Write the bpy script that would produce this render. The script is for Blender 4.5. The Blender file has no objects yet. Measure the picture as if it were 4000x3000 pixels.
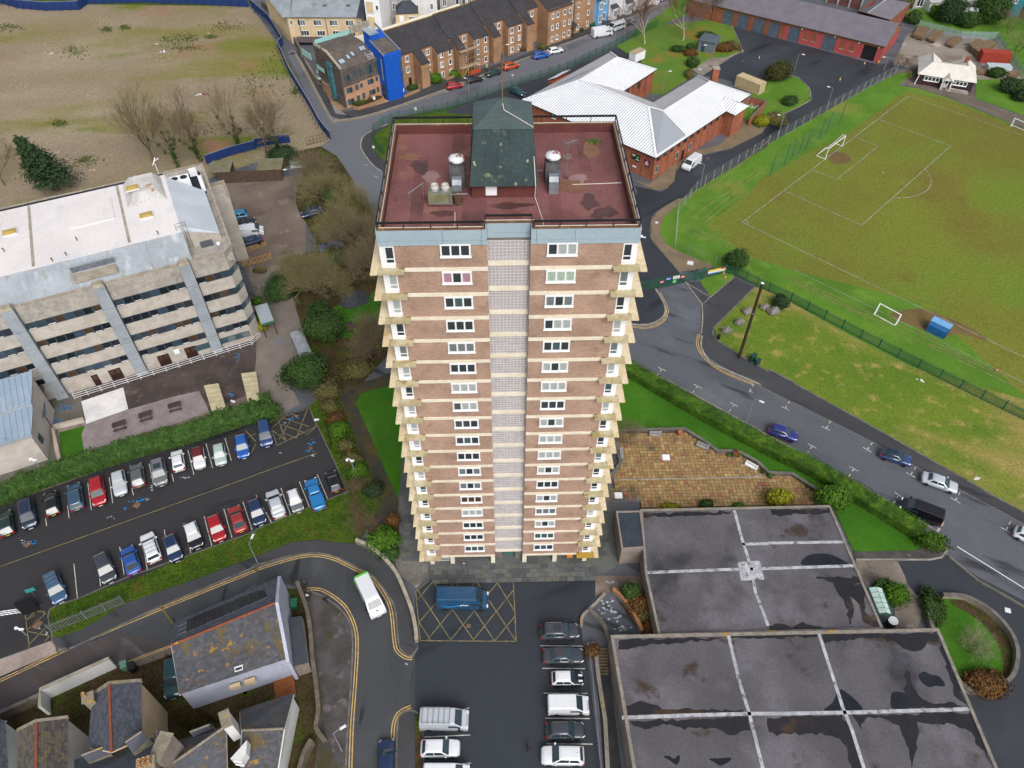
import bpy,bmesh,math,random
from mathutils import Vector,Matrix
from mathutils.geometry import tessellate_polygon
random.seed(7)
PI=math.pi
S=bpy.context.scene
C=S.collection
# ---------------------------------------------------------------- camera
FPX,PITCH,ROLL,CAMH=2950.0,math.radians(47.15),math.radians(0.25),83.5
cam=bpy.data.cameras.new('camera')
cam.sensor_width=36.0
cam.lens=FPX/4000.0*36.0
cam.clip_start,cam.clip_end=1.0,6000.0
camo=bpy.data.objects.new('camera',cam)
C.objects.link(camo)
fw=Vector((0,math.cos(PITCH),-math.sin(PITCH)))
up0=Vector((0,math.sin(PITCH),math.cos(PITCH)))
rt0=Vector((1,0,0))
rt=rt0*math.cos(ROLL)+up0*math.sin(ROLL)
upv=up0*math.cos(ROLL)-rt0*math.sin(ROLL)
camo.matrix_world=Matrix(((rt.x,upv.x,-fw.x,0),(rt.y,upv.y,-fw.y,0),(rt.z,upv.z,-fw.z,CAMH),(0,0,0,1)))
S.camera=camo
# ---------------------------------------------------------------- world, sun, exposure
SUN_EL,SUN_AZ=math.radians(46),math.radians(160)
wd=bpy.data.worlds.new('World')
S.world=wd
wd.use_nodes=True
nt=wd.node_tree
sky=nt.nodes.new('ShaderNodeTexSky')
sky.sky_type='NISHITA'
sky.sun_disc=False
sky.sun_elevation=SUN_EL
sky.sun_rotation=SUN_AZ
sky.air_density=1.0
sky.dust_density=5.0
sky.ozone_density=1.0
hsv=nt.nodes.new('ShaderNodeHueSaturation')
hsv.inputs['Saturation'].default_value=0.42
nt.links.new(sky.outputs[0],hsv.inputs['Color'])
nt.links.new(hsv.outputs[0],nt.nodes['Background'].inputs[0])
nt.nodes['Background'].inputs[1].default_value=0.12
sl=bpy.data.lights.new('sun','SUN')
sl.energy=1.3
sl.angle=math.radians(35)
sl.color=(1.0,0.97,0.93)
so=bpy.data.objects.new('sun',sl)
C.objects.link(so)
sd=Vector((math.sin(SUN_AZ)*math.cos(SUN_EL),math.cos(SUN_AZ)*math.cos(SUN_EL),math.sin(SUN_EL)))
so.rotation_euler=sd.to_track_quat('Z','Y').to_euler()
so.location=(0,0,150)
S.view_settings.view_transform='Standard'
S.view_settings.look='None'
S.view_settings.gamma=1
S.view_settings.use_curve_mapping=False
S.view_settings.exposure=0.36
# ---------------------------------------------------------------- survey: bearings read off the photograph meet a level plane
def gp(px,py,z=0.0):
 x,y=px-2000.0,1500.0-py
 d=rt*x+upv*y+fw*FPX
 t=(z-CAMH)/d.z
 return Vector((d.x*t,d.y*t,z))
def q(cell,x,y,z=0.0):
 return gp(int(cell[0])*1000+x/2.212,int(cell[1])*750+y/2.212,z)
def pl(s,z=0.0):
 out,cell=[],'00'
 for t in s.split():
  if ',' in t:
   a,b=t.split(',')
   out.append(q(cell,float(a),float(b),z))
  else:
   cell=t
 return out
# ---------------------------------------------------------------- materials
MATS={}
def rgb(c):
 if isinstance(c,str):
  c=hx(c)
 if isinstance(c,(int,float)):
  return (c,c,c,1)
 return (c[0],c[1],c[2],1)
def hx(h):
 v=[int(h[i:i+2],16)/255 for i in (0,2,4)]
 return tuple(x/12.92 if x<=.04045 else ((x+.055)/1.055)**2.4 for x in v)
def mat(name,col,col2=None,scale=1.0,rough=.8,metal=0.0,var=.12,fine=None,patches=(),bump=0.0,bscale=None,coord='obj',spec=.4,stretch=None,emit=0,alpha=1,coat=0,detail=6):
 """col: base; col2+scale: broad two-tone; patches: (colour, scale, lo, hi, roughness or None, stretch or None)"""
 if name in MATS:
  return MATS[name]
 m=bpy.data.materials.new(name)
 m.use_nodes=True
 n,l=m.node_tree.nodes,m.node_tree.links
 b=n['Principled BSDF']
 b.inputs['Roughness'].default_value=rough
 b.inputs['Metallic'].default_value=metal
 b.inputs['Specular IOR Level'].default_value=spec
 if coat:
  b.inputs['Coat Weight'].default_value=coat
  b.inputs['Coat Roughness'].default_value=.08
 if alpha<1:
  b.inputs['Alpha'].default_value=alpha
 if coord=='world':
  src=n.new('ShaderNodeNewGeometry').outputs['Position']
 else:
  src=n.new('ShaderNodeTexCoord').outputs['Object']
 def noise(sc,st=None,det=detail,off=0,rgh=.55):
  s2=src
  if st or off:
   mp=n.new('ShaderNodeMapping')
   l.new(src,mp.inputs[0])
   if st:
    k=st[0]
    mp.vector_type='TEXTURE'
    mp.inputs['Rotation'].default_value[2]=st[1]+(PI/2 if k<1 else 0)
    mp.inputs['Scale'].default_value=(max(k,1/k),1,1)
   mp.inputs['Location'].default_value=(off,off*.7,off*.3)
   s2=mp.outputs[0]
  t=n.new('ShaderNodeTexNoise')
  t.inputs['Scale'].default_value=sc
  t.inputs['Detail'].default_value=det
  t.inputs['Roughness'].default_value=rgh
  l.new(s2,t.inputs['Vector'])
  return t.outputs['Fac']
 def ramp(f,lo,hi):
  r=n.new('ShaderNodeMapRange')
  r.inputs['From Min'].default_value=lo
  r.inputs['From Max'].default_value=hi
  r.interpolation_type='SMOOTHSTEP'
  l.new(f,r.inputs[0])
  return r.outputs[0]
 def mix(f,a,c,mode='MIX'):
  x=n.new('ShaderNodeMix')
  x.data_type='RGBA'
  x.blend_type=mode
  if isinstance(f,float):
   x.inputs[0].default_value=f
  else:
   l.new(f,x.inputs[0])
  for i,v in ((6,a),(7,c)):
   if isinstance(v,bpy.types.NodeSocket):
    l.new(v,x.inputs[i])
   else:
    x.inputs[i].default_value=rgb(v)
  return x.outputs[2]
 cur=rgb(col)
 if col2 is not None:
  cur=mix(ramp(noise(scale,stretch),.35,.65),col,col2)
 rc=None
 for i,p in enumerate(patches):
  pc,ps,lo,hi=p[:4]
  pr=p[4] if len(p)>4 else None
  ps_=p[5] if len(p)>5 else None
  f=ramp(noise(ps,ps_,off=13.7*(i+1)),lo,hi)
  cur=mix(f,cur,pc)
  if pr is not None:
   x=n.new('ShaderNodeMix')
   l.new(f,x.inputs[0])
   x.inputs[2].default_value=rough
   if rc is not None:
    l.new(rc,x.inputs[2])
   x.inputs[3].default_value=pr
   rc=x.outputs[0]
 if var:
  fs=fine or scale*8
  f=noise(fs,det=3,off=3.1,rgh=.7)
  r=n.new('ShaderNodeMapRange')
  r.inputs['From Min'].default_value=.25
  r.inputs['From Max'].default_value=.75
  r.inputs['To Min'].default_value=1-var*1.6
  r.inputs['To Max'].default_value=1+var*1.6
  l.new(f,r.inputs[0])
  cb=n.new('ShaderNodeCombineColor')
  for i in range(3):
   l.new(r.outputs[0],cb.inputs[i])
  cur=mix(1.0,cur,cb.outputs[0],'MULTIPLY')
 if isinstance(cur,tuple):
  b.inputs['Base Color'].default_value=cur
 else:
  l.new(cur,b.inputs['Base Color'])
 if rc is not None:
  l.new(rc,b.inputs['Roughness'])
 if bump:
  bp=n.new('ShaderNodeBump')
  bp.inputs['Strength'].default_value=min(1,bump)
  bp.inputs['Distance'].default_value=.05 if bump<=1 else .05*bump
  l.new(noise(bscale or (fine or scale*8),det=4,off=7.7),bp.inputs['Height'])
  l.new(bp.outputs[0],b.inputs['Normal'])
 if emit:
  b.inputs['Emission Color'].default_value=rgb(col)
  b.inputs['Emission Strength'].default_value=emit
 MATS[name]=m
 return m
def brickmat(name,c1,c2,mortar,bw=.225,bh=.075,coord='obj',patches=(),ms=.012,sides=True):
 """bricks too small to tell apart from here: courses follow height, run along whichever wall it is on"""
 if name in MATS:
  return MATS[name]
 m=mat(name,c1,patches=patches,var=0,rough=.9)
 n,l=m.node_tree.nodes,m.node_tree.links
 b=n['Principled BSDF']
 tc=n.new('ShaderNodeTexCoord')
 sx=n.new('ShaderNodeSeparateXYZ')
 l.new(tc.outputs['Object'],sx.inputs[0])
 ad=n.new('ShaderNodeMath')
 ad.operation='ADD'
 l.new(sx.outputs[0],ad.inputs[0])
 l.new(sx.outputs[1],ad.inputs[1])
 cx=n.new('ShaderNodeCombineXYZ')
 l.new(ad.outputs[0],cx.inputs[0])
 l.new(sx.outputs[2],cx.inputs[1])
 t=n.new('ShaderNodeTexBrick')
 t.inputs['Scale'].default_value=1
 t.inputs['Brick Width'].default_value=bw
 t.inputs['Row Height'].default_value=bh
 t.inputs['Mortar Size'].default_value=ms
 t.inputs['Color1'].default_value=rgb(c1)
 t.inputs['Color2'].default_value=rgb(c2)
 t.inputs['Mortar'].default_value=rgb(mortar)
 l.new(cx.outputs[0],t.inputs['Vector'])
 nz=n.new('ShaderNodeTexNoise')
 nz.inputs['Scale'].default_value=.35
 nz.inputs['Detail'].default_value=8
 l.new(tc.outputs['Object'],nz.inputs['Vector'])
 r=n.new('ShaderNodeMapRange')
 r.inputs['From Min'].default_value,r.inputs['From Max'].default_value=.3,.7
 r.inputs['To Min'].default_value,r.inputs['To Max'].default_value=.78,1.18
 l.new(nz.outputs[0],r.inputs[0])
 cb=n.new('ShaderNodeCombineColor')
 for i in range(3):
  l.new(r.outputs[0],cb.inputs[i])
 x=n.new('ShaderNodeMix')
 x.data_type='RGBA'
 x.blend_type='MULTIPLY'
 x.inputs[0].default_value=1
 l.new(t.outputs['Color'],x.inputs[6])
 l.new(cb.outputs[0],x.inputs[7])
 n2=n.new('ShaderNodeTexNoise')
 n2 .inputs['Scale'].default_value=.8
 n2 .inputs['Detail'].default_value=5
 l.new(tc.outputs['Object'],n2 .inputs['Vector'])
 r2=n.new('ShaderNodeMapRange')
 r2 .inputs['From Min'].default_value,r2 .inputs['From Max'].default_value=.55,.75
 r2 .inputs['To Max'].default_value=.55
 l.new(n2 .outputs[0],r2 .inputs[0])
 y=n.new('ShaderNodeMix')
 y.data_type='RGBA'
 l.new(r2 .outputs[0],y.inputs[0])
 l.new(x.outputs[2],y.inputs[6])
 y.inputs[7].default_value=rgb(tuple(v*.55 for v in rgb(c2)[:3]))
 l.new(y.outputs[2],b.inputs['Base Color'])
 return m
# ---------------------------------------------------------------- mesh building
class MB:
 def __init__(s):
  s.v,s.f,s.mi,s.m=[],[],[],0
 def add(s,vs,fs):
  o=len(s.v)
  s.v+=[Vector(v) for v in vs]
  for f in fs:
   s.f.append([i+o for i in f])
   s.mi.append(s.m)
  return s
 def box(s,x0,x1,y0,y1,z0,z1,skip=''):
  vs=[(x0,y0,z0),(x1,y0,z0),(x1,y1,z0),(x0,y1,z0),(x0,y0,z1),(x1,y0,z1),(x1,y1,z1),(x0,y1,z1)]
  return s.add(vs,[(3,2,1,0),(4,5,6,7),(0,1,5,4),(1,2,6,5),(2,3,7,6),(3,0,4,7)])
 def obox(s,a,b,w,z0,z1):
  """box of width w along the plan line a-b"""
  a,b=Vector(a),Vector(b)
  d=(b-a).to_2d()
  if d.length<1e-6:
   return s
  n=Vector((-d.y,d.x)).normalized()*(w/2)
  p=[(a.x+n.x,a.y+n.y),(a.x-n.x,a.y-n.y),(b.x-n.x,b.y-n.y),(b.x+n.x,b.y+n.y)]
  return s.prism(p,z0,z1)
 def prism(s,poly,z0,z1,top=None):
  poly=[Vector((p[0],p[1],0)) for p in poly]
  if sum(a.x*b.y-b.x*a.y for a,b in zip(poly,poly[1:]+poly[:1]))<0:
   poly=poly[::-1]
  n=len(poly)
  tris=tessellate_polygon([poly])
  vs=[(p.x,p.y,z0) for p in poly]+[(p.x,p.y,z1) for p in poly]
  fs=[]
  for t in tris:
   a,b,c=(poly[i] for i in t)
   if (b-a).cross(c-a).z<0:
    t=(t[0],t[2],t[1])
   fs.append((t[0]+n,t[1]+n,t[2]+n))
   fs.append((t[2],t[1],t[0]))
  for i in range(n):
   j=(i+1)%n
   fs.append((i,j,j+n,i+n))
  return s.add(vs,fs)
 def sheet(s,poly,z=None):
  poly=[Vector(p) for p in poly]
  tris=tessellate_polygon([[Vector((p.x,p.y,0)) for p in poly]])
  fs=[]
  for t in tris:
   a,b,c=(poly[i] for i in t)
   if (b-a).cross(c-a).z<0:
    t=(t[0],t[2],t[1])
   fs.append(t)
  return s.add([(p.x,p.y,p.z if z is None else z) for p in poly],fs)
 def face(s,*vs):
  return s.add(vs,[tuple(range(len(vs)))])
 def slab(s,poly,th):
  """planar polygon in space thickened downwards along its normal"""
  poly=[Vector(p) for p in poly]
  nrm=Vector((0,0,0))
  for a,b in zip(poly,poly[1:]+poly[:1]):
   nrm+=a.cross(b)
  nrm.normalize()
  if nrm.z<0:
   poly,nrm=poly[::-1],-nrm
  n=len(poly)
  vs=poly+[p-nrm*th for p in poly]
  fs=[tuple(range(n)),tuple(range(2*n-1,n-1,-1))]
  fs+=[((i+1)%n,i,i+n,(i+1)%n+n) for i in range(n)]
  return s.add(vs,fs)
 def tube(s,pts,r,n=6,cap=True):
  pts=[Vector(p) for p in pts]
  k=len(pts)
  rs=r if isinstance(r,(list,tuple)) else [r]*k
  o=len(s.v)
  ref=None
  for i,p in enumerate(pts):
   d=(pts[min(i+1,k-1)]-pts[max(i-1,0)])
   d=d.normalized() if d.length>1e-9 else Vector((0,0,1))
   if ref is None:
    ref=d.orthogonal().normalized()
   ref=ref-d*ref.dot(d)
   if ref.length<1e-5:
    ref=d.orthogonal()
   ref.normalize()
   b=d.cross(ref)
   for j in range(n):
    a=2*PI*j/n
    s.v.append(p+(ref*math.cos(a)+b*math.sin(a))*rs[i])
  for i in range(k-1):
   for j in range(n):
    a,b2=o+i*n+j,o+i*n+(j+1)%n
    s.f.append((a,b2,b2+n,a+n))
    s.mi.append(s.m)
  if cap and n>2:
   s.f.append(tuple(o+j for j in range(n))[::-1])
   s.f.append(tuple(o+(k-1)*n+j for j in range(n)))
   s.mi+=[s.m,s.m]
  return s
 def lathe(s,prof,n=16,c=(0,0,0)):
  o=len(s.v)
  for r,z in prof:
   for j in range(n):
    a=2*PI*j/n
    s.v.append(Vector((c[0]+r*math.cos(a),c[1]+r*math.sin(a),c[2]+z)))
  for i in range(len(prof)-1):
   for j in range(n):
    a,b=o+i*n+j,o+i*n+(j+1)%n
    s.f.append((a,b,b+n,a+n))
    s.mi.append(s.m)
  s.f.append(tuple(o+j for j in range(n))[::-1])
  s.f.append(tuple(o+(len(prof)-1)*n+j for j in range(n)))
  s.mi+=[s.m,s.m]
  return s
 def mesh(s,name,mats,smooth=False,off=None):
  me=bpy.data.meshes.new(name)
  vs=s.v if off is None else [v-off for v in s.v]
  me.from_pydata([tuple(v) for v in vs],[],[tuple(f) for f in s.f])
  for m in (mats if isinstance(mats,(list,tuple)) else [mats]):
   me.materials.append(m)
  if any(s.mi):
   me.polygons.foreach_set('material_index',s.mi)
  if smooth:
   me.polygons.foreach_set('use_smooth',[True]*len(me.polygons))
  me.update()
  return me
 def obj(s,name,mats,parent=None,smooth=False,world=False):
  off=None
  if world and parent is not None:
   off=wloc(parent)
  return link(name,s.mesh(name,mats,smooth,off),parent)
def wloc(o):
 l=Vector(o.location)
 while o.parent:
  o=o.parent
  l+=o.location
 return l
def link(name,me,parent=None,loc=None,rz=0,rot=None,scale=None):
 o=bpy.data.objects.new(name,me)
 C.objects.link(o)
 if parent is not None:
  o.parent=parent
 if loc is not None:
  o.location=loc
 if rot is not None:
  o.rotation_euler=rot
 elif rz:
  o.rotation_euler=(0,0,rz)
 if scale is not None:
  o.scale=scale if isinstance(scale,(tuple,list,Vector)) else (scale,)*3
 return o
def recolor(o,m):
 o.material_slots[0].link='OBJECT'
 o.material_slots[0].material=m
 return o
def tag(o,label,cat,group=None):
 o['label']=label
 o['category']=cat
 if group:
  o['group']=group
 return o
def thing(name,label,cat,loc=(0,0,0),rz=0,group=None):
 o=link(name,None,None,loc,rz)
 o.empty_display_size=.3
 return tag(o,label,cat,group)
def struct(name,mb,m,smooth=False):
 o=mb.obj(name,m,None,smooth)
 o['kind']='structure'
 return o
def stuff(o):
 o['kind']='stuff'
 return o
def ang(a,b):
 return math.atan2(b.y-a.y,b.x-a.x)
def lerp(a,b,t):
 return a+(b-a)*t
def smoothline(pts,k=6,closed=False):
 """Catmull-Rom through plan points"""
 P=[Vector(p) for p in pts]
 n=len(P)
 out=[]
 rng=range(n if closed else n-1)
 for i in rng:
  p0=P[(i-1)%n] if (closed or i>0) else P[0]
  p1,p2=P[i],P[(i+1)%n]
  p3=P[(i+2)%n] if (closed or i+2<n) else P[-1]
  for j in range(k):
   t=j/k
   out.append(.5*((2*p1)+(p2-p0)*t+(2*p0-5*p1+4*p2-p3)*t*t+(3*p1-p0-3*p2+p3)*t**3))
 if not closed:
  out.append(P[-1])
 return out
def offs(pts,d):
 """offset a plan polyline sideways (left positive)"""
 out=[]
 n=len(pts)
 for i,p in enumerate(pts):
  t=(pts[min(i+1,n-1)]-pts[max(i-1,0)]).to_2d()
  t.normalize()
  out.append(Vector((p.x-t.y*d,p.y+t.x*d,p.z)))
 return out
def ribbon(mb,pts,w,z):
 a,b=offs(pts,w/2),offs(pts,-w/2)
 o=len(mb.v)
 for x,y in zip(a,b):
  mb.v+=[Vector((x.x,x.y,z)),Vector((y.x,y.y,z))]
 for i in range(len(pts)-1):
  mb.f.append((o+2*i+1,o+2*i+3,o+2*i+2,o+2*i))
  mb.mi.append(mb.m)
 return mb
def wallline(mb,pts,w,z0,z1):
 a,b=offs(pts,w/2),offs(pts,-w/2)
 return mb.prism(a+b[::-1],z0,z1)
# ================================================================ the setting: ground, roads, pavements, grass
def asph(name,c,wet,scale=.25,rough=.7,lo=.5,hi=.62,light=None,hd=-.52,**k):
 c_,w_=rgb(c),rgb(wet)
 pt=[(tuple(a*.55+b*.45 for a,b in zip(c_,w_)),scale,lo-.1,hi+.16,.45,(3.5,hd)),(wet,scale*2.2,.58,.68,.33,(6,hd))]
 if light is not None:
  pt.insert(0,(light,scale*.6,.5,.7))
 return mat(name,c,patches=pt,rough=rough,var=.16,fine=9,bump=.25,bscale=30,coord='world',**k)
m_road=asph('asphalt_road','565960','3a3c41',.22,light='62656c',lo=.52,hi=.6)
m_street=asph('asphalt_street','63666d','4f5156',.1,hd=.7)
m_dark=asph('asphalt_dark','31353c','24272d',.12,light='3b3f47',hd=.7)
m_lot=asph('asphalt_lot','2c323a','22272e',.07,light='3a414b',hd=.3)
m_carpark=asph('asphalt_carpark','302f32','262528',.15,hd=.45)
m_wetroad=asph('asphalt_wet','3f4245','292b2d',.3,light='4b4e51',hd=1.5)
m_pave=asph('asphalt_footway','3e3f42','2f3033',.25,light='494a4e')
m_mosspave=mat('mossy_footway','514d4e','3d3a38',.4,patches=[('3c3a1a',.25,.52,.66),('655f63',.6,.58,.7)],fine=5,coord='world',bump=.3)
m_kerb=mat('kerb_stone','9a938a','7d776f',1.2,fine=6,coord='world')
m_kerbd=mat('kerb_stone_dark','6e6b66','59564f',1.2,fine=6,coord='world')
m_conc=mat('concrete_yard','8a8279','6f665d',.12,patches=[('a89e92',.2,.58,.72),('55504a',.3,.6,.72)],fine=3,coord='world',bump=.2)
m_brownconc=mat('brown_concrete','75695f','62564e',.12,patches=[('857b72',.25,.55,.7),('4b423c',.2,.6,.75)],fine=3,coord='world')
m_grass=mat('grass_bright','587d2c','4c7026',.12,patches=[('6c8636',.3,.5,.78),('7a7a3c',.09,.55,.8)],var=.22,fine=4,coord='world',bump=.8,bscale=12,rough=.95,spec=.1)
m_lawn=mat('grass_lawn','3d6a1c','345e18',.1,patches=[('4d7428',.2,.5,.8)],var=.2,fine=5,coord='world',bump=.8,bscale=12,rough=.95,spec=.1)
m_pitch=mat('grass_pitch','6d742f','686a2e',.03,patches=[('64782e',.05,.45,.75),('6b6030',.03,.5,.75),('665a2a',.12,.58,.85)],var=.18,fine=2.2,coord='world',bump=.8,bscale=10,rough=.95,spec=.1)
m_bank=mat('grass_bank','66782a','577026',.12,patches=[('94834f',.07,.42,.62,None,(3,-.52)),('a08c58',.5,.52,.8),('546d2a',.11,.55,.72,None,(3,-.52))],var=.22,fine=3,coord='world',bump=.8,bscale=10,rough=.95,spec=.1)
m_strip=mat('grass_rough','4a5c1e','39501a',.35,patches=[('5a5226',.5,.55,.7)],var=.4,fine=5,coord='world',bump=1,bscale=9,rough=.95,spec=.1)
m_waste=mat('waste_ground','8b7e6c','847860',.06,patches=[('948874',.05,.48,.7,None,(3,.15)),('77723f',.045,.50,.66,None,(2.2,.12)),('66702f',.07,.54,.7,None,(2,0)),('8a6c56',.055,.60,.72),('9c9080',1.2,.66,.8)],var=.18,fine=2.5,coord='world',bump=1,bscale=5,rough=1,spec=.1)
m_soil=mat('planting_soil','4a3d2c','3a3420',.5,patches=[('3f4a1c',.4,.5,.65)],var=.35,fine=4,coord='world',bump=1,rough=1,spec=.1)
m_white=mat('paint_white_line','c9c6bd','a3a099',2.5,var=.2,fine=8,coord='world')
m_wworn=mat('paint_white_worn','a5a49c','7b7c72',.8,var=.2,fine=5,coord='world')
m_yellow=mat('paint_yellow_line','c6a566','a38c63',1.5,var=.2,fine=8,coord='world')
m_ydull=mat('paint_yellow_worn','8f8455','6b6647',1.0,var=.25,fine=6,coord='world')
m_yorange=mat('paint_yellow_orange','c9952f','a9843c',1.0,var=.25,fine=6,coord='world')
m_gravel=mat('pale_gravel','8d8484','7d7473',.5,var=.35,fine=14,coord='world',bump=1,bscale=20)
m_whiteslab=mat('white_screed','d6d4d4','c4c3c6',.4,fine=2,coord='world',var=.05)
m_darkpave=mat('dark_brown_paving','4b413e','3a3331',.3,patches=[('5b524d',.5,.55,.7)],fine=4,coord='world',var=.2)
m_bluepaint=mat('spray_paint_blue','2f7fc0','2a6aa0',3,var=.2,coord='world')
m_sprayw=mat('spray_paint_white','b9c4cc','93a0aa',3,var=.2,coord='world')
m_cover=mat('inspection_cover_rust','7a604f','64503f',2,coord='world')
NAREA=[0]
def area(name,s,m,z,smooth=0,th=None):
 NAREA[0]+=1
 z+=NAREA[0]*.00015
 p=pl(s) if isinstance(s,str) else s
 if smooth:
  p=smoothline(p,smooth,True)
 mb=MB()
 if th:
  mb.prism(p,z-th,z)
 else:
  mb.sheet(p,z)
 return struct(name,mb,m)
def kerbline(s,w=.16,z=.13,m=None,k=6,name='kerb'):
 p=smoothline(pl(s) if isinstance(s,str) else s,k) if k else pl(s)
 mb=MB()
 wallline(mb,p,w,-.02,z)
 return struct(name,mb,m or m_kerb)
g_far=mat('ground_far','6c6a58','5c6040',.03,fine=.5,coord='world')
big=MB()
big.sheet([Vector((-3000,-2500,0)),Vector((3000,-2500,0)),Vector((3000,3500,0)),Vector((-3000,3500,0))],-.05)
struct('ground',big,g_far)
area('road','00 -700,-900 40 700,-900 43 900,2600 03 -900,2600',m_road,0)
area('road','10 640,1225 560,1260 840,1560 11 830,30 1030,205 21 1000,1140 10 1085,1480 1000,1420 920,1310 905,1250 930,1180 1010,1130 1240,1010 1660,900 2212,730 20 480,560 900,390 1250,230 1500,130 2100,-250 1800,-330 1400,-10 700,285 0,545 10 1640,775 1000,985 740,1035 640,1000 350,470 270,470',m_street,.004)
# ---- waste ground behind the hoarding
area('waste_ground','00 -900,-500 -900,20 2150,55 10 30,150 210,420 640,1210 560,1262 300,1330 0,1400 00 1760,1560 -300,2100 -900,2000',m_waste,.006)
area('waste_ground','00 -900,-500 1200,-500 2180,-30 2150,55 -900,20',m_strip,.004)
area('planting_bed','10 300,1320 560,1265 700,1350 840,1560 11 870,60 1030,205 1060,320 1150,700 21 -200,500 12 1000,-100 870,60 690,60 560,-40 11 380,1120 330,960 270,640 430,520 550,500 430,260 380,200 345,90 350,0 10 420,1500 380,1420',m_soil,.02)
area('lawn','11 640,1050 700,980 980,900 1060,800 1080,1000 1130,1180 1000,1250 740,1260 700,1140',m_lawn,.03,4)
# ---- office forecourt and yard
area('office_yard','10 -60,1570 420,1500 380,1420 470,1380 11 345,90 380,200 430,260 430,520 270,640 330,960 380,1120 420,1300 520,1480 12 200,-150 380,180 200,280 02 2212,330 0,1050 -400,1200 -400,500 01 2150,1300 2212,900 1900,100 1800,-60',m_brownconc,.008)
area('paved_court','02 370,60 760,-20 1000,-80 1900,-380 2212,-480 2212,60 1780,250 720,330 500,380 400,330 380,60',m_darkpave,.012)
area('paved_court','02 380,60 700,-10 720,320 500,390 530,680 380,800 -100,950 -100,820 410,660 400,330',mat('grey_slab_paving','69665f','5a5851',.4,fine=3,coord='world'),.016)
area('screed_slab','02 703,150 1065,30 1108,218 745,345',m_whiteslab,.03,th=.03)
area('gravel_bed','02 720,340 1108,222 1500,110 1720,60 1810,240 1560,330 1220,430 900,560 730,600 705,440',m_gravel,.02)
area('lawn','02 510,420 735,360 705,440 730,600 540,680',m_lawn,.024)
area('road','12 -20,-10 0,-200 11 100,900 -60,760 -60,640 200,690 270,640 330,960 390,1120 450,1330 520,1500 12 200,-180 380,170 200,260 40,130',mat('granite_setts','6e6964','7b7069',.6,fine=7,coord='world',bump=.5),.014)
# ---- upper left car park
area('car_park','02 -300,1160 0,1050 1000,700 2212,330 12 180,290 455,195 700,720 790,930 0,1258 02 2212,1270 1640,1480 1230,1659 03 660,200 430,290 450,480 440,560 0,715 -500,900 -500,-300',m_carpark,.02)
area('grass_verge','03 430,295 650,205 02 1230,1659 1640,1485 2212,1275 12 0,1262 790,937 870,1000 1080,970 1090,1000 960,1250 880,1380 700,1370 550,1345 300,1370 0,1490 03 1740,8 1080,240 700,470 460,540',m_strip,.09,th=.1)
area('grass_verge','12 455,195 520,150 690,60 860,480 1080,960 870,1000 790,930 700,720',m_strip,.06,th=.1)
kerbline('03 660,205 1080,20 02 1640,1480 2212,1272 12 0,1260 790,932 700,720 455,195',.14,.1,m_kerbd,0)
kerbline('03 660,205 430,295 450,500 460,570 500,625 600,632',.16,.13,m_kerbd,3)
area('crossover','03 -500,960 -500,860 0,720 440,560 500,625 600,640 0,875',mat('crossover_concrete','a2948c','8d7f78',.3,fine=3,coord='world'),.012)
# ---- path and lawn left of the tower
area('footpath','12 690,60 950,-20 1165,-100 1165,20 900,90 865,170 920,300 1040,560 1210,960 1235,1000 1225,1110 1010,1430 960,1250 1090,1000 860,480',mat('mossy_path','38352b','4a431c',.3,patches=[('2f3131',.5,.5,.62)],fine=5,coord='world'),.03)
area('lawn','12 1165,10 900,90 865,170 920,300 1040,560 1130,780 1215,960 1240,960 1265,620 22 100,-100 21 100,1200 12 1400,-300',m_lawn,.08,th=.1)
area('planting_bed','12 1225,1110 1240,1300 1205,1530 1080,1480 1010,1420 960,1380 1010,1250',m_soil,.1,th=.1)
# ---- paving round the tower
m_towpave=mat('tower_paving','5f6160','4b4d4d',.3,patches=[('6b6858',.2,.55,.7),('383a3c',.25,.55,.7)],fine=3,coord='world')
towpave=area('pavement','12 1275,620 1400,600 22 700,500 870,430 880,440 935,700 870,830 860,1000 880,1180 930,1430 935,1530 890,1595 820,1625 720,1640 13 1490,5 1385,110 1290,0 12 1240,1659 1205,1530 1240,1300 1232,1000',m_towpave,.12,th=.13)
area('ramp_slab','12 1240,1659 1205,1560 1250,1500 1480,1560 1490,1659 13 1490,5 1385,110 1330,60',mat('wet_concrete','76726d','5c5853',.5,patches=[('8d8a87',.8,.55,.7)],fine=4,coord='world'),.128)
# ---- right lawn and hedge bed
area('lawn','21 950,1440 22 1050,-30 32 1440,1330 1300,1445 740,1452 560,1060 420,935 200,795 0,775 22 2110,690 1940,590 1770,595 1640,495 1480,405 870,415 700,300 21 700,1300',m_lawn,.1,th=.1)
# ---- verges round the street corner behind the tower
area('pavement','10 1085,1480 1000,1420 920,1310 905,1250 930,1180 1010,1130 1140,1080 1140,1100 1050,1140 995,1200 1010,1290 1100,1390 1200,1500',m_pave,.12,th=.12)
kerbline('10 1140,1075 1010,1130 930,1180 905,1250 920,1310 1000,1420 1085,1485',.3,.13)
area('lawn','10 1050,1140 1240,1010 1660,930 2000,830 2212,760 20 0,750 480,610 900,410 1100,520 700,900 200,1000 10 1300,1300 1180,1500 1100,1390 1010,1290 1000,1200',m_strip,.05,th=.05)
area('car_park','10 1620,975 1900,860 2212,745 20 0,750 480,605 900,410 1190,540 850,700 100,900 10 1900,1000',m_dark,.06)
area('pavement','10 270,475 350,468 650,1000 740,1033 1000,985 1640,770 20 0,540 300,430 700,285 800,230 1400,-30 1700,-200 1500,-250 1000,10 500,280 290,400 0,520 10 1640,690 1290,840 1040,920 700,985 640,880 380,440',m_pave,.12,th=.12)
kerbline('10 280,470 350,468 640,1000 690,1030 740,1035 1000,987 1640,772 20 0,547 700,287 1400,-5',.2,.13,m_kerb,4)
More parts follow.
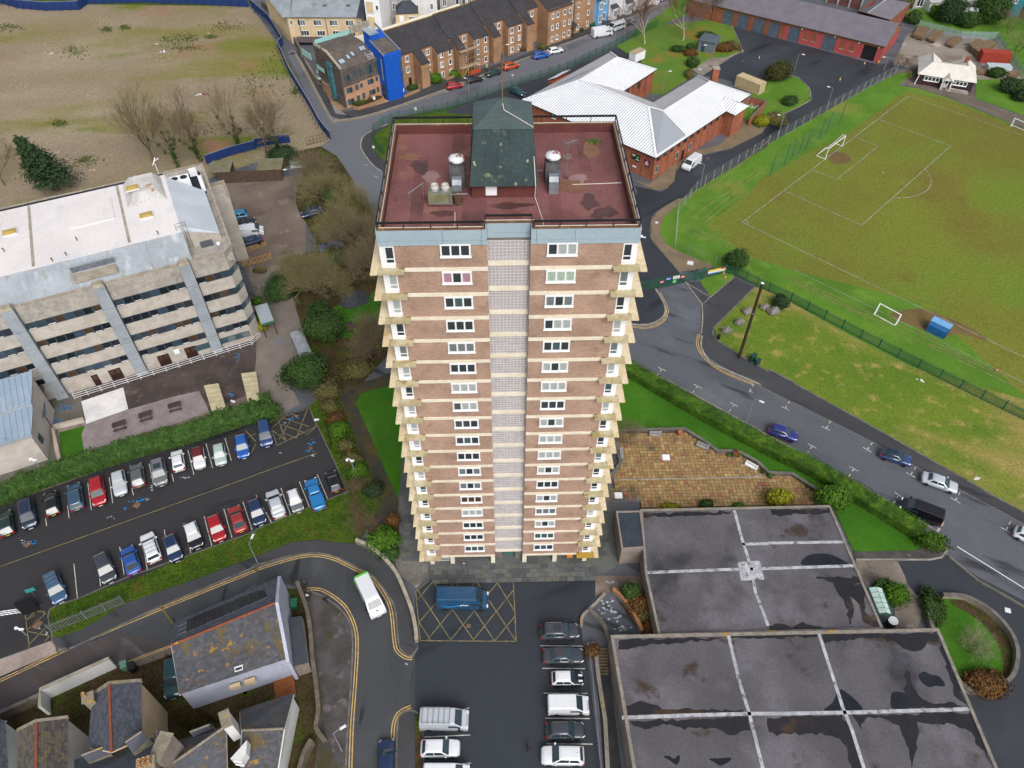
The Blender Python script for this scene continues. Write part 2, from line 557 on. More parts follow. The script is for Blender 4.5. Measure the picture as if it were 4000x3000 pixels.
area('yard','10 640,880 780,1000 690,985',m_gravel,.13)
area('yard','10 1040,915 1155,880 1080,845 1050,870',mat('buff_paving','a58c6c','937a5c',.5,fine=3,coord='world'),.14)
area('forecourt','10 430,540 560,740 790,940 700,985 660,900 400,470',mat('buff_gravel','967a5a','806a50',.5,fine=6,coord='world'),.128)
# ---- youth-centre grounds: lawns, fire-station yard
area('lawn','20 900,400 1000,340 1500,130 1900,150 2100,-50 2212,-120 30 300,-300 -200,-300 20 1400,-250 1380,40 1000,330',m_grass,.05,th=.05)
area('lawn','20 900,400 1280,220 1870,150 1890,200 1975,410 1960,450 1850,495 1720,500 1560,600 1500,700 1310,820 1190,810 1140,560',mat('grass_leafy','5c7420','4a701c',.12,patches=[('7a6a24',.13,.5,.66)],var=.3,fine=4,coord='world',bump=.8,bscale=12),.08,th=.08)
area('road','20 2180,30 1900,170 1890,200 1980,410 1960,460 1850,500 1640,650 2212,760 30 -40,1090 0,1060 130,990 350,880 370,830 350,760 250,670 150,655 0,620 0,1235 20 2212,1255 1580,1645 21 1440,70 1260,170 1205,250 1200,400 1320,550 1440,690 1240,840 1100,760 1000,400 1080,0 20 1060,1600 1290,1650 1400,1560 1400,1480 1650,1330 1900,1270 2110,1120 2212,1060 30 60,1040 1100,620 1080,540 950,560 0,310 0,-100',m_dark,.03)
area('road','30 1100,610 700,600 370,900 130,1005 -40,1095 20 2130,1120 1900,1285 1650,1345 1420,1475 1405,1570 1290,1660 1060,1605 21 1080,0 1000,400 1090,850 1240,840 1500,780 1440,690 1320,550 1200,400 1205,250 1260,170 1440,70 20 1585,1645 2212,1262 30 500,962 820,775',m_dark,.036)
area('footpath','20 1560,600 1700,510 1960,455 1640,660',m_conc,.034)
area('footway','20 1045,1560 1190,1590 1390,1420 1600,1300 1780,1260 1900,1160 2000,1040 2130,1115 2212,1070 2160,1150 1900,1280 1650,1335 1420,1460 1400,1560 1340,1630 1240,1645',mat('buff_aggregate','7c6c55','6c604e',.4,fine=6,coord='world'),.09,th=.08)
area('lawn','20 2212,700 1990,880 2000,1030 2150,1110 2212,1060 30 130,990 350,880 368,830 350,760 250,670 150,655 0,615',m_grass,.1,th=.1)
kerbline('30 -40,1090 130,990 350,880 368,830 350,760 250,670 150,655',.16,.13,m_kerb)
kerbline('20 1890,200 1980,410 1960,460 1850,500 1560,605',.14,.12,m_kerb,3)
area('concrete_yard','30 1080,560 1200,300 1300,250 1990,340 2200,680 1790,690 1780,640 1290,600',m_conc,.04)
area('concrete_yard','20 2212,-60 2040,100 2212,140 30 150,20 300,-200',m_conc,.045)
area('garden','30 1180,110 1300,60 2300,60 2500,700 2200,680 1990,340 1300,240',m_grass,.045)
area('footpath','30 1105,640 1160,600 1290,600 1290,730 1790,780 1800,860 2212,1010 2600,1150 2600,1230 2212,1110 1580,850 1300,760 1120,735 960,850 700,1000 470,1140 380,1190 600,1000 750,890 1060,680',mat('cinder_path','6d645b','5a5148',.2,fine=3,coord='world'),.042)
area('lawn','30 1790,690 2200,680 2700,820 2700,1180 2212,1000 1800,855',m_grass,.06,th=.06)
# ---- playing field
area('field','30 1110,640 820,780 500,965 0,1245 20 2212,1265 1590,1645 21 1490,60 1440,110 1300,220 1275,360 1330,450 1405,500 1750,650 1930,700 31 0,880 1200,1500 33 2900,400 43 2400,0 40 2212,1400 30 2600,1240 2212,1115 1580,855 1300,765 1120,740 1290,620',m_grass,.05)
area('pitch','30 1190,790 1580,870 2212,1130 40 2000,1900 41 1500,2400 32 2212,100 31 1300,960 230,680 21 2060,560 1660,300 2030,20 20 2200,1500 30 60,1490 330,1330 700,1150',m_pitch,.056)
cA,cB=q('30',1205,830),q('21',1985,262)
gdir=(cB-cA).normalized()
pdir=Vector((-gdir.y,gdir.x,0))
gmid=(q('30',945,1030)+gp(3063,747))/2
marks=MB()
def mline(a,b,w=.12):
 d=(b-a).normalized()
 marks_pts=[a-d*w/2,b+d*w/2]
 ribbon(marks,marks_pts,w,.085)
def pp(u,v):
 return gmid+gdir*u+pdir*v
ua,ub=(cA-gmid).dot(gdir),(cB-gmid).dot(gdir)
mline(pp(ua,0),pp(ub,0))
mline(pp(ua,0),pp(ua,103));mline(pp(ub,0),pp(ub,103));mline(pp(ua,51),pp(ub,51))
for hw,dp in ((20.16,16.5),(9.16,5.5)):
 mline(pp(-hw,0),pp(-hw,dp));mline(pp(hw,0),pp(hw,dp));mline(pp(-hw,dp),pp(hw,dp))
arc=[pp(math.sin(a)*9.15,11+math.cos(a)*9.15) for a in [(-.926+1.852*i/24) for i in range(25)]]
ribbon(marks,arc,.12,.085)
arc=[pp(ub-math.cos(a),math.sin(a)) for a in [PI/2*i/8 for i in range(9)]]
ribbon(marks,arc,.12,.085)
marks.sheet([pp(math.cos(a)*.2,11+math.sin(a)*.2) for a in [PI*i/6 for i in range(12)]],.085)
ribbon(marks,pl('31 230,680 900,1000 1560,1330 2212,1650 2600,1850'),.08,.085)
struct('pitch_markings',marks,m_wworn)
area('goalmouth_mud','30 520,1330 600,1310 690,1340 720,1390 640,1420 540,1400',mat('mud','6d5a35','5f4d2c',.3,coord='world',fine=3),.06,5)
area('touchline_mud','31 1060,1060 1300,1010 1500,1070 1750,1180 1900,1290 1650,1230 1500,1250 1250,1160',mat('mud',0),.06,5)
te=MB()
for s in ('21 1540,245 1700,110 1880,0','21 1610,270 1760,140 1930,0','21 1640,285 1800,160 2010,0','20 1690,1640 2000,1400 2212,1220','20 1880,1640 2130,1465','20 1980,1620 2212,1440','21 1490,270 1540,340 1700,415 1850,480 1980,555','21 1540,260 1580,320 1740,390 1900,460 2010,545','21 1510,320 1560,350 1620,370','31 150,735 470,880 780,1040 1200,1240 1500,1390 2212,1720','31 210,740 500,870 900,1060 1300,1230 1700,1430 2212,1670','31 180,760 420,890 800,1060','31 1400,1320 1640,1420 2000,1590'):
 p=[v for v in smoothline(pl(s),3)]
 wallline(te,p,.10,.03,.14)
struct('terrace_edging',te,mat('old_timber_edging','8a8158','6e6a45',.8,fine=5,coord='world'))
# ---- bank along the road on the right, and its footways
area('grass_bank','21 2095,825 1930,760 1750,1175 1760,1285 2212,1555 31 0,1535 240,1659 32 230,5 790,310 1600,770 2212,1115 3300,1650 42 2800,600 31 2212,1800 1200,1500 600,1190 180,950 0,865',m_bank,.12,th=.12)
area('pavement','21 1640,985 1920,740 2095,825 1760,1160 1752,1180 1765,1285 2212,1558 31 0,1540 240,1665 32 230,8 790,315 1600,775 2212,1120 3300,1655 3300,1790 2212,1200 1350,745 1000,545 0,48 21 2130,1659 1900,1545 1720,1440 1650,1360 1635,1250',m_pave,.12,th=.12)
area('pavement','21 1500,780 1640,780 1715,912 1640,985 1610,930',m_pave,.118,th=.12)
area('lawn','21 1620,770 1840,640 1930,690 1910,740 1712,905',m_grass,.13,th=.13)
area('pavement','21 1440,60 1490,60 1440,110 1310,220 1275,360 1330,450 1405,500 1750,650 1690,665 1440,690 1320,550 1200,400 1205,250 1260,170',mat('buff_aggregate',0),.1,th=.1)
area('pavement','21 1080,850 1240,840 1310,960 1325,1030 1300,1080 1220,1130 1130,1145 1000,1140 900,1100',m_dark,.12,th=.12)
kerbline('21 1240,840 1310,960 1325,1030 1300,1085 1220,1135 1130,1150 990,1140',.28,.13)
kerbline('21 1500,780 1570,880 1610,930 1640,985 1645,1110 1635,1225',.2,.13,m_kerb)
kerbline('21 1640,1245 1635,1340 1680,1430 1760,1500 2130,1659 32 0,46 1000,543 1350,743 2212,1200 3300,1790',.3,.13)
kerbline('21 2095,828 1760,1160 1750,1180 1765,1285 2212,1556 31 0,1537 240,1660 32 230,6 790,312 1600,772 2212,1117 3300,1652',.25,.2,m_kerbd,2)
kerbline('21 1505,790 1712,912 1640,982',.12,.14,m_kerb,0)
kerbline('21 1712,912 1920,742',.12,.14,m_kerb,0)
kerbline('21 1440,60 1260,170 1205,250 1200,400 1320,550 1440,690',.16,.13,m_kerbd)
kerbline('21 950,1445 1130,1530 1400,1659 32 -30,430 600,770 900,940 1330,1195 1450,1270 1530,1370 1545,1440 1500,1500 1400,1520 760,1520',.2,.14,m_kerb,0)
area('pavement','32 1290,1440 1450,1300 1520,1370 1540,1440 1500,1495 1400,1515 750,1515 738,1455',m_mosspave,.12,th=.12)
area('forecourt','32 755,1525 1120,1535 1180,1659 33 1200,60 1150,90 850,80 790,-10',m_conc,.05)
area('service_road','32 1120,1535 1560,1490 33 1800,0 2300,260 2300,1800 1960,1700 1450,450 1350,250 1200,60',m_dark,.01)
area('footpath','33 1215,100 1365,245 1330,330 1290,450 1100,450 1090,250',m_conc,.05)
# ---- road lower left, footways, front car park
area('road','12 -60,1600 400,1480 640,1490 860,1590 1010,1659 13 1200,280 1230,560 1375,700 1375,1150 1230,1230 1210,1800 780,1800 830,800 830,520 800,380 600,160 400,120 250,60 0,130 03 2212,60 1480,600 0,900 -500,1150 -500,960 0,870 1380,280 2212,-90',m_wetroad,.006)
area('road','03 -500,1180 0,905 1000,480 1480,600 1000,780 430,1040 -500,1480',asph('asphalt_brown','443c3b','5c5758',.3),.01)
area('pavement','03 460,545 700,475 1080,245 1740,13 12 0,1495 300,1375 550,1350 700,1375 880,1385 1080,1505 1215,1655 13 1200,0 1340,200 1395,560 1405,620 1340,690 1260,650 1230,560 1200,280 1130,150 1010,0 12 1010,1659 860,1580 640,1480 400,1470 0,1565 03 2150,-55 1380,270 600,630 490,620',m_pave,.12,th=.12)
kerbline('03 490,625 600,632 1380,272 2150,-53 12 0,1567 400,1472 640,1482 860,1582 1010,1661 13 1130,152 1200,282 1230,562 1260,652 1340,692 1400,625',.2,.13,m_kerbd)
area('pavement','13 420,120 540,160 700,260 800,380 835,520 830,800 790,1400 775,1800 480,1800 560,1300 550,1100 500,730 450,330',m_mosspave,.12,th=.12)
kerbline('13 420,122 540,162 700,262 800,382 835,522 830,802 790,1402 775,1800',.2,.13,m_kerbd)
area('car_park','13 1375,560 1375,130 1490,30 23 715,0 720,180 590,330 610,560 650,700 780,1800 13 1450,1800 1450,1320 1375,1150',m_lot,.02)
area('pavement','13 1210,1800 1220,1300 1260,1195 1340,1165 1400,1185 1440,1330 1445,1800',m_pave,.12,th=.12)
kerbline('13 1212,1800 1222,1300 1262,1195 1340,1165 1400,1187',.18,.13,m_kerbd)
area('planting_bed','13 1375,1190 1400,1200 1440,1330 1430,1800 1375,1800',m_soil,.14)
area('forecourt','03 1480,610 1180,750 1230,850 1440,1150 1620,1080 1560,1000',m_soil,.02)
area('footpath','03 1010,770 1480,600 1480,680 1180,790',m_brownconc,.03)
area('yards','03 1000,780 430,1040 -300,1400 -300,2200 13 560,1700 500,730 400,100 200,120 03 1500,600',m_soil,.012)
area('pavement','23 720,0 1150,0 1170,300 860,130 790,170 720,180',m_brownconc,.1,th=.1)
area('planting_bed','23 860,130 1170,200 1250,500 1120,510',m_soil,.1,th=.1)
# ---------------------------------------------------------------- road paint
yl,wl,yo,yd=MB(),MB(),MB(),MB()
def dbl(s,gap=.28,w=.13,k=6,side=1,z=.04):
 p=smoothline(pl(s),k)
 ribbon(yl,offs(p,gap/2),w,z);ribbon(yl,offs(p,-gap/2),w,z)
dbl('03 -500,1120 0,905 700,580 1380,290 2180,-35 12 0,1605 400,1492 640,1504 860,1604 1000,1680 13 1100,150 1165,290 1195,560 1220,650 1290,705 1352,712')
dbl('13 425,115 560,120 700,200 800,310 868,500 865,800 830,1300 812,1800')
dbl('13 1180,1440 1190,1280 1240,1180 1340,1130')
dbl('03 1480,606 1250,690 1040,775',.2,.1)
dbl('21 1275,870 1330,980 1342,1040 1310,1110 1230,1160 1140,1175 1015,1160')
dbl('21 1615,1230 1600,1300 1620,1370 1680,1450 1780,1530 1950,1610 2080,1659')
dbl('10 340,462 640,1015 690,1040 740,1045 1000,1000 1640,790',.3,.1,4,1,.05)
dbl('10 440,540 550,735',.3,.08,2,1,.14)
def dash(mb,cell,x0,y0,x1,y1,w=.1,z=.04):
 ribbon(mb,[q(cell,x0,y0),q(cell,x1,y1)],w,z)
for cell,a,b,c,d in [('32',115,195,185,230),('32',460,365,535,402),('32',820,548,895,592),('32',1190,765,1275,810),('32',1575,983,1662,1032),('32',2012,1240,2100,1290),('32',345,517,418,557),('32',703,713,780,755),('32',1092,937,1170,985),('21',1262,1515,1328,1548),('22',1570,3,1638,38),('22',1888,162,1952,195)]:
 dash(wl,cell,a,b,c,d,.12)
for cell,a,b,c,d in [('32',183,150,174,172),('32',160,190,148,213),('32',540,322,528,342),('32',518,360,503,385),('32',903,507,888,527),('32',872,547,858,570),('32',1278,718,1262,740),('32',1247,762,1232,788),('32',1660,935,1645,960),('32',1632,985,1617,1008),('32',2097,1187,2080,1215),('32',2070,1237,2057,1262),('32',382,537,365,560),('32',350,583,335,605),('32',742,735,727,755),('32',712,780,695,805),('32',1130,960,1113,985),('32',1097,1010,1078,1035),('32',1500,1190,1480,1220),('32',1520,1195,1500,1228),('32',1475,1245,1455,1275),('32',1487,1250,1467,1280),('21',1295,1532,1280,1552),('21',1265,1567,1247,1590),('22',1603,22,1590,40),('22',1573,60,1557,85),('22',1920,180,1908,197),('22',1890,222,1873,243),('22',2090,0,2075,22),('22',2065,45,2050,62),('22',2050,62,2080,75)]:
 dash(wl,cell,a,b,c,d,.12)
for cell,a,b,c,d in [('10',1630,765,1650,800),('10',1480,850,1500,855),('10',1275,900,1320,915),('10',1100,960,1120,970),('10',1950,690,1990,680),('20',170,520,220,530),('20',460,420,490,430),('20',660,330,690,325),('10',1020,1520,1060,1540),('10',930,1425,970,1430),('10',1640,800,1670,790)]:
 dash(wl,cell,a,b,c,d,.12,.05)
dash(wl,'21',1100,437,1318,550,.25,.04)
for y,x0,x1 in [(604,245,615),(799,260,632),(1013,272,650),(1230,288,672),(1451,302,697)]:
 dash(wl,'23',x0,y,x1,y+3,.1,.05)
for y,x0,x1 in [(1150,1780,1842),(1385,1450,1850),(1628,1460,1858)]:
 dash(wl,'13',x0,y+8,x1,y-10,.1,.05)
for a,b,c,d in [(1945,470,2000,665),(1780,515,1838,725),(1625,575,1677,785),(1487,780,1502,845),(1290,690,1325,860),(1140,900,1155,965),(945,810,975,1030),(760,860,790,1090),(585,1050,598,1160),(395,1160,405,1230),(2100,1020,2180,1265),(1935,1080,2005,1330),(1765,1145,1830,1398),(1590,1205,1650,1465),(1420,1260,1465,1535),(1230,1340,1275,1610),(1035,1410,1075,1650),(845,1480,870,1750),(640,1555,670,1850),(420,1640,460,1900)]:
 dash(wl,'02',a,b,c,d,.09,.05)
for a,b,c,d in [(215,900,300,1135),(375,845,465,1070),(530,785,625,1008),(0,960,135,1200)]:
 dash(wl,'12',a,b,c,d,.09,.05)
dash(yd,'12',0,785,530,597,.09,.05)
dash(yd,'02',0,1580,2212,788,.09,.05)
def px(mb,pts,w,z,ox,oy,k):
 for a,b,c,d in pts:
  ribbon(mb,[gp(ox+a/k,oy+b/k),gp(ox+c/k,oy+d/k)],w,z)
def seg(mb,cell,pts,w,z):
 for x0,y0,x1,y1 in pts:
  dash(mb,cell,x0,y0,x1,y1,w,z)
px(yd,[(157,140,180,385),(180,385,655,388),(640,68,655,388),(157,140,225,85),(225,76,640,68),(165,130,332,383),(235,80,447,385),(340,73,548,386),(445,71,652,383),(545,69,648,240),(168,285,232,383),(255,78,165,182),(370,73,175,292),(470,72,215,381),(585,70,330,382),(645,130,440,385),(648,265,548,386)],.09,.05,1500,2200,1.269)
seg(yd,'12',[(120,330,460,205),(460,205,525,365),(525,365,180,535),(180,535,120,330),(190,300,260,500),(220,290,460,370),(200,345,440,430),(140,400,250,480),(445,215,350,470),(350,230,200,480),(525,365,440,440),(270,265,130,390),(350,470,230,420)],.1,.05)
seg(yd,'02',[(2212,430,2130,470),(2212,520,2170,600),(2120,400,2212,500)],.1,.05)
seg(yd,'03',[(365,250,220,390),(215,305,390,310),(390,330,235,470),(220,390,300,340),(405,440,255,590),(240,480,430,520),(430,520,390,565),(215,305,255,620),(330,290,400,330)],.1,.05)
for x0,y0,x1,y1,h in ((37,330,163,292,16),(55,382,186,345,24)):
 L4=[(x0,y0,x1,y1),(x0+5,y0+h,x1+5,y1+h),(x0,y0,x0+5,y0+h),(x1,y1,x1+5,y1+h)]
 for i in range(5):
  a,b,yy,y2=x0+(x1-x0)*i/5,x0+(x1-x0)*(i+1)/5,y0+(y1-y0)*i/5,y0+(y1-y0)*(i+1)/5
  L4+=[(a,yy,b+5,y2+h),(b,y2,a+5,yy+h)]
 px(yo,L4,.1,.05,900,700,1.19)
for n_,mb_,m_ in (('road_markings_yellow',yl,m_yellow),('road_markings_white',wl,m_white),('bay_hatching_yellow',yd,m_ydull),('bay_hatching_orange',yo,m_yorange)):
 struct(n_,mb_,m_)
sp,sw,cv=MB(),MB(),MB()
def splat(mb,cell,x,y,n=10,sx=40,sy=15,r=.18,z=.05):
 for i in range(n):
  c=q(cell,x+random.gauss(0,sx),y+random.gauss(0,sy))
  k=random.uniform(.5,1.6)*r
  a0=random.random()*6
  mb.sheet([c+Vector((math.cos(a0+i2*1.05)*k*random.uniform(.5,1.4),math.sin(a0+i2*1.05)*k*random.uniform(.3,.9),0)) for i2 in range(6)],z)
for a in [('02',600,200,16,40,12),('02',470,235,10,30,15),('02',470,310,12,30,25),('02',440,700,10,20,10),('02',1180,1010,10,40,10),('02',280,1370,8,25,15),('02',1080,1080,4,12,5),('01',2065,1420,10,15,30),('11',110,890,6,30,12),('11',180,900,6,15,15),('11',200,1300,6,20,15),('12',340,290,8,30,15),('12',470,540,8,15,25),('12',440,580,3,10,3),('02',1990,95,4,12,6),('12',335,215,4,8,8)]:
 splat(sp,*a)
for a in [('02',1310,910,6,10,20),('02',1615,815,7,15,8),('02',960,1155,9,25,10),('02',1265,1000,5,20,6),('12',250,340,3,5,5),('12',490,620,4,10,5),('12',210,597,3,8,3),('02',190,1360,4,20,15),('13',1300,765,2,6,3),('03',340,455,3,6,6),('03',400,490,4,5,10)]:
 splat(sw,*a,r=.1)
for a in [('12',1790,1610,14,14,20),('12',1870,1620,14,16,15)]:
 splat(sw,*a,r=.16,z=.135)
for a in [('23',820,270,22,40,50),('23',890,350,10,25,30),('23',960,470,14,40,15),('23',850,55,6,25,8)]:
 splat(sw,*a,r=.16,z=.115)
def cover(cell,x,y,s=.35,a=.4,z=.05):
 c=q(cell,x,y)
 cv.sheet([c+Vector((math.cos(a+PI/2*i)*s,math.sin(a+PI/2*i)*s,0)) for i in range(4)],z)
for a in [('02',1183,1048,.55),('02',235,1385,.55),('12',350,270,.5),('13',1838,432,.35,.8),('12',475,557,.35,.1),('03',320,420,.7),('20',1700,553,.4),('20',1995,530,.4),('20',2030,185,.4),('20',1695,1370,.4)]:
 cover(*a)
struct('survey_marks_blue',sp,m_bluepaint);struct('survey_marks_white',sw,m_sprayw);struct('inspection_covers',cv,m_cover)
wc=MB()
for cell,x,y,s,z in [('21',1540,618,.75,.12),('21',1250,268,.4,.12),('33',2072,298,.45,.03),('20',1625,600,.5,.06)]:
 c=q(cell,x,y)
 wc.sheet([c+Vector((math.cos(.5+PI/2*i)*s,math.sin(.5+PI/2*i)*s,0)) for i in range(4)],z)
struct('inspection_covers',wc,m_whiteslab)
# ================================================================ window helper
CACHE={}
def glassmat(name,c,rough=.12,spec=.6):
 return mat(name,c,var=.25,fine=1.3,rough=rough,spec=spec)
g_dark=glassmat('glass_dark','333a40')
g_teal=glassmat('glass_teal','41595e')
g_grey=glassmat('glass_grey','6d7679')  # dark, teal and grey panes lightened to stand in for reflected sky
g_net=glassmat('glass_net_curtain','a3aaaa',.3)
g_mint=glassmat('glass_mint_curtain','9fb3a4',.3)
g_pink=glassmat('glass_pink_curtain','a5838f',.3)
g_brown=glassmat('glass_brown_curtain','4a3426',.3)
m_upvc=mat('white_upvc','e4e6ea',var=.03,rough=.45)
def winmesh(w,h,n,fr,dep,sill,m,trans=0):
 k=('win',round(w,3),round(h,3),n,fr,dep,sill,m.name,trans)
 if k not in CACHE:
  b=MB()
  b.box(-w/2,w/2,-dep,.02,h-fr,h)
  b.box(-w/2,w/2,-dep,.02,0,fr)
  pw=(w-fr*(n+1))/n
  for i in range(n+1):
   x=-w/2+i*(pw+fr)
   b.box(x,x+fr,-dep+.002,.018,fr,h-fr)
  if trans:
   b.box(-w/2+fr,w/2-fr,-dep+.004,.016,trans-fr/2,trans+fr/2)
  if sill:
   b.box(-w/2-.04,w/2+.04,-dep-.07,0,-.07,0)
  CACHE[k]=b.mesh('window',m)
  p=MB()
  p.box(0,pw,-.03,0,0,h-2*fr)
  CACHE[k+('p',)]=(p.mesh('pane',g_dark),pw)
 return CACHE[k],CACHE[k+('p',)]
def window(parent,x,y,z,w,h,n=1,rz=0,fr=.07,dep=.08,sill=True,m=None,glass=None,trans=0,panes=True,name='window'):
 m=m or m_upvc
 wm,(pm,pw)=winmesh(w,h,n,fr,dep,sill,m,trans)
 o=link(name,wm,parent,(x,y,z),rz)
 for i in range(n):
  c=link('pane',pm,o,(-w/2+fr+i*(pw+fr),-dep*.35,fr))
  gl=glass[i%len(glass)] if isinstance(glass,(list,tuple)) else (glass or g_dark)
  recolor(c,gl)
 return o
# ================================================================ the tower block
TW=thing('tower_block','tall brick tower block with cream floor bands and dark red flat roof','tower block',(-.28,47.25,0),math.radians(1.63))
m_tbrick=brickmat('tower_brick','b08d79','94705d','a09488',.225,.085)
m_tcream=mat('cream_band','ddd6c6','d3cab6',.6,var=.06,fine=3)
m_tslab=mat('lichen_slab','bbb093','a59a78',.7,patches=[('8d7c4c',1.1,.56,.7),('94874f',.45,.55,.72)],var=.12,fine=4)
m_tslabtop=mat('slab_pale','d6c8ac','cbb893',.8,patches=[('b99a5a',.8,.6,.75)],fine=4)
m_tslaby=mat('lichen_slab_yellow','b08a20','9b8440',.8,fine=4)
m_fasc=mat('blue_grey_fascia','9aabb5','92a6b2',.4,var=.05,fine=3,rough=.6)
m_redroof=mat('red_roof_felt','7d5352','6d4644',.22,patches=[('5a3e3c',.16,.52,.7),('86604f',.3,.56,.72),('4f3a38',.45,.62,.72)],var=.18,fine=7,rough=.85)
m_redroof2=mat('red_roof_felt_b','74494a','654040',.22,patches=[('553a38',.2,.52,.7),('7d5a4c',.3,.58,.72)],var=.18,fine=7,rough=.85)
m_redup=mat('red_parapet_felt','663631','583230',.5,var=.12,fine=5)
m_cop=mat('coping_lichen','6e5038','5b4230',1,patches=[('8f7a3c',1.5,.58,.7)],fine=5)
m_black=mat('black_rail','1c1c20',var=.1,rough=.5)
m_wcable=mat('white_cable','c9c2b8',var=.1)
m_pent=mat('green_black_felt','2f3f41','273639',.5,patches=[('7d8460',.7,.60,.72),('9a9f78',1.8,.66,.74)],var=.2,fine=5,rough=.8)
NF,FH,Z0=18,2.588,46.18
HW,CW,DEP,REC=10.0,1.68,16.0,.75
def b1(name,m,*a,parent=TW):
 return MB().box(*a).obj(name,m,parent)
zt=Z0
for k in range(NF):
 zb=Z0-FH*k
 top=48.37 if k==0 else zb+FH-.36
 for s in (-1,1):
  x0,x1=sorted((s*CW,s*8.85))
  b1('wall',m_tbrick,x0,x1,0,.3,zb,top)
  w=s*4.13
  gl=random.choice([[g_dark]*3,[g_dark,g_teal,g_dark],[g_grey,g_dark,g_grey],[g_net,g_dark,g_net],[g_teal]*3,[g_dark,g_net,g_net],[g_grey]*3])
  if k==1:
   gl=[g_pink,g_dark,g_pink] if s<0 else [g_mint]*3
  if k==13 and s<0:
   gl=[g_brown]*3
  if k==0 and s<0:
   gl=[g_dark]*3
  if k==0 and s>0:
   gl=[g_dark,g_net,g_net]
  if k in (6,9,10) and s>0 or k in (6,14) and s<0:
   gl=[g_net]*3
  zo=1.08 if k==0 else 1.0
  window(TW,w,-.005,zb+zo,2.36,1.2,3,0,.13,.12,True,None,gl)
  b1('flank_wall',m_tbrick,*sorted((s*CW,s*(CW+.28))),.3,REC+.1,zb,top)
  b1('flank_wall',m_tbrick,*sorted((s*9.75,s*10.0)),4.6,DEP,zb,top)
  b1('floor_band',m_tcream,*sorted((s*(CW-.015),s*8.6)),-.06,.28,zb-.36,zb)
  b1('floor_band',m_tcream,*sorted((s*9.7,s*10.06)),5.6,DEP+.05,zb-.36,zb)
  bay=MB()
  bay.box(*sorted((s*8.85,s*9.98)),.05,.28,zb,top)
  bay.box(*sorted((s*9.72,s*9.98)),.28,4.6,zb,top)
  bo=bay.obj('corner_bay',m_upvc,TW)
  window(bo,s*9.22,.045,zb+.45,.74,top-zb-.55,1,0,.09,.09,True,None,random.choice([g_dark,g_dark,g_grey,g_net,g_teal]),.45)
  sl_=MB()
  sl_.box(*sorted((s*8.2,s*10.3)),-.68,.04,zb-.17,zb)
  sl_.m=1
  sl_.prism([(s*10.302,-.68),(s*10.85,-.72),(s*10.82,5.6),(s*9.9,5.6),(s*9.9,.3),(s*10.302,.04)],zb-.17,zb-.003)
  sl_.obj('balcony_slab',[m_tslaby if (k==17 and s>0) else m_tslab,m_tslabtop],TW)
 b1('rear_wall',m_tbrick,-9.75,9.75,DEP-.28,DEP,zb,top)
 b1('floor_band',m_tcream,-9.7,9.7,DEP-.2,DEP+.05,zb-.36,zb)
 b1('floor_band',m_tcream,-CW+.02,CW-.02,REC-.22,REC+.3,zb-.33,zb+.06)
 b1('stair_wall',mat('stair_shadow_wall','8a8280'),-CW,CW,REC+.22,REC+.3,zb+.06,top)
m_blk=mat('screen_block','c6c2c4','bab6b9',2,var=.08,fine=6)
m_tb=mat('screen_tile_blue','3b3a70');m_ty=mat('screen_tile_yellow','9c8a44');m_tr=mat('screen_tile_red','8d4a45');m_tk=mat('screen_tile_brown','75686a')
BW_,BH_=2*CW/11,(FH-.36-.04)/7
def blockmesh(mt):
 b=MB()
 w,h,d=BW_*.99,BH_*.99,.16
 f=.045
 b.box(-w/2,w/2,0,d,h/2-f,h/2);b.box(-w/2,w/2,0,d,-h/2,-h/2+f)
 b.box(-w/2,-w/2+f,.002,d,-h/2+f,h/2-f);b.box(w/2-f,w/2,.002,d,-h/2+f,h/2-f)
 r1,r2,th=.125,.06,.006
 o=[(r1,0),(0,r1*.85),(-r1,0),(0,-r1*.85)]
 i=[(r2,0),(0,r2*.85),(-r2,0),(0,-r2*.85)]
 vs=[(x,th,z) for x,z in o]+[(x,th,z) for x,z in i]
 b.add(vs,[((j+1)%4,j,j+4,(j+1)%4+4) for j in range(4)])
 b.m=1
 b.add([(x*.9,.05,z*.9) for x,z in i],[(3,2,1,0)])
 b.m=2
 b.add([(-w/2+f,.09,-h/2+f),(w/2-f,.09,-h/2+f),(w/2-f,.09,h/2-f),(-w/2+f,.09,h/2-f)],[(0,1,2,3)])
 return b,b.mesh('screen_block',[m_blk,mt,m_tk])
bms=[blockmesh(m) for m in (m_tb,m_tb,m_ty,m_tk,m_tr)]
nblk=0
rest=MB()
for k in range(NF):
 zb=Z0-FH*k+.08
 for r in range(7 if k else 8):
  for c in range(11):
   x,z_=-CW+BW_*(c+.5),zb+BH_*(6.5-r) if k else zb+BH_*(7.5-r)
   if k==0 and z_+BH_/2>48.42:
    continue
   bm_,me_=random.choice(bms)
   if nblk<300:
    link('screen_block',me_,TW,(x,REC-.1,z_))
    nblk+=1
   else:
    o=len(rest.v)
    rest.v+=[v+Vector((x,REC-.1,z_)) for v in bm_.v]
    rest.f+=[[i+o for i in f] for f in bm_.f]
    t={m_tb:1,m_ty:3,m_tk:2,m_tr:4}[me_.materials[1]]
    rest.mi+=[(0,t,2)[i] for i in bm_.mi]
stuff(rest.obj('screen_blocks',[m_blk,m_tb,m_tk,m_ty,m_tr],TW))
for s in (-1,1):
 fx=[CW,2.1,5.05,10.06]
 for a,b in zip(fx,fx[1:]):
  b1('fascia_panel',m_fasc,*sorted((s*(a+.012),s*(b-.012))),-.1,.12,48.37,48.78)
  b1('fascia_panel',m_fasc,*sorted((s*(a+.012),s*(b-.012))),-.09,.12,48.8,49.72)
 b1('fascia_side',m_fasc,*sorted((s*9.9,s*10.06)),.12,DEP+.05,48.37,49.72)
 b1('fascia_panel',m_fasc,*sorted((s*CW,s*(CW+.1))),.12,REC-.03,48.37,49.72)
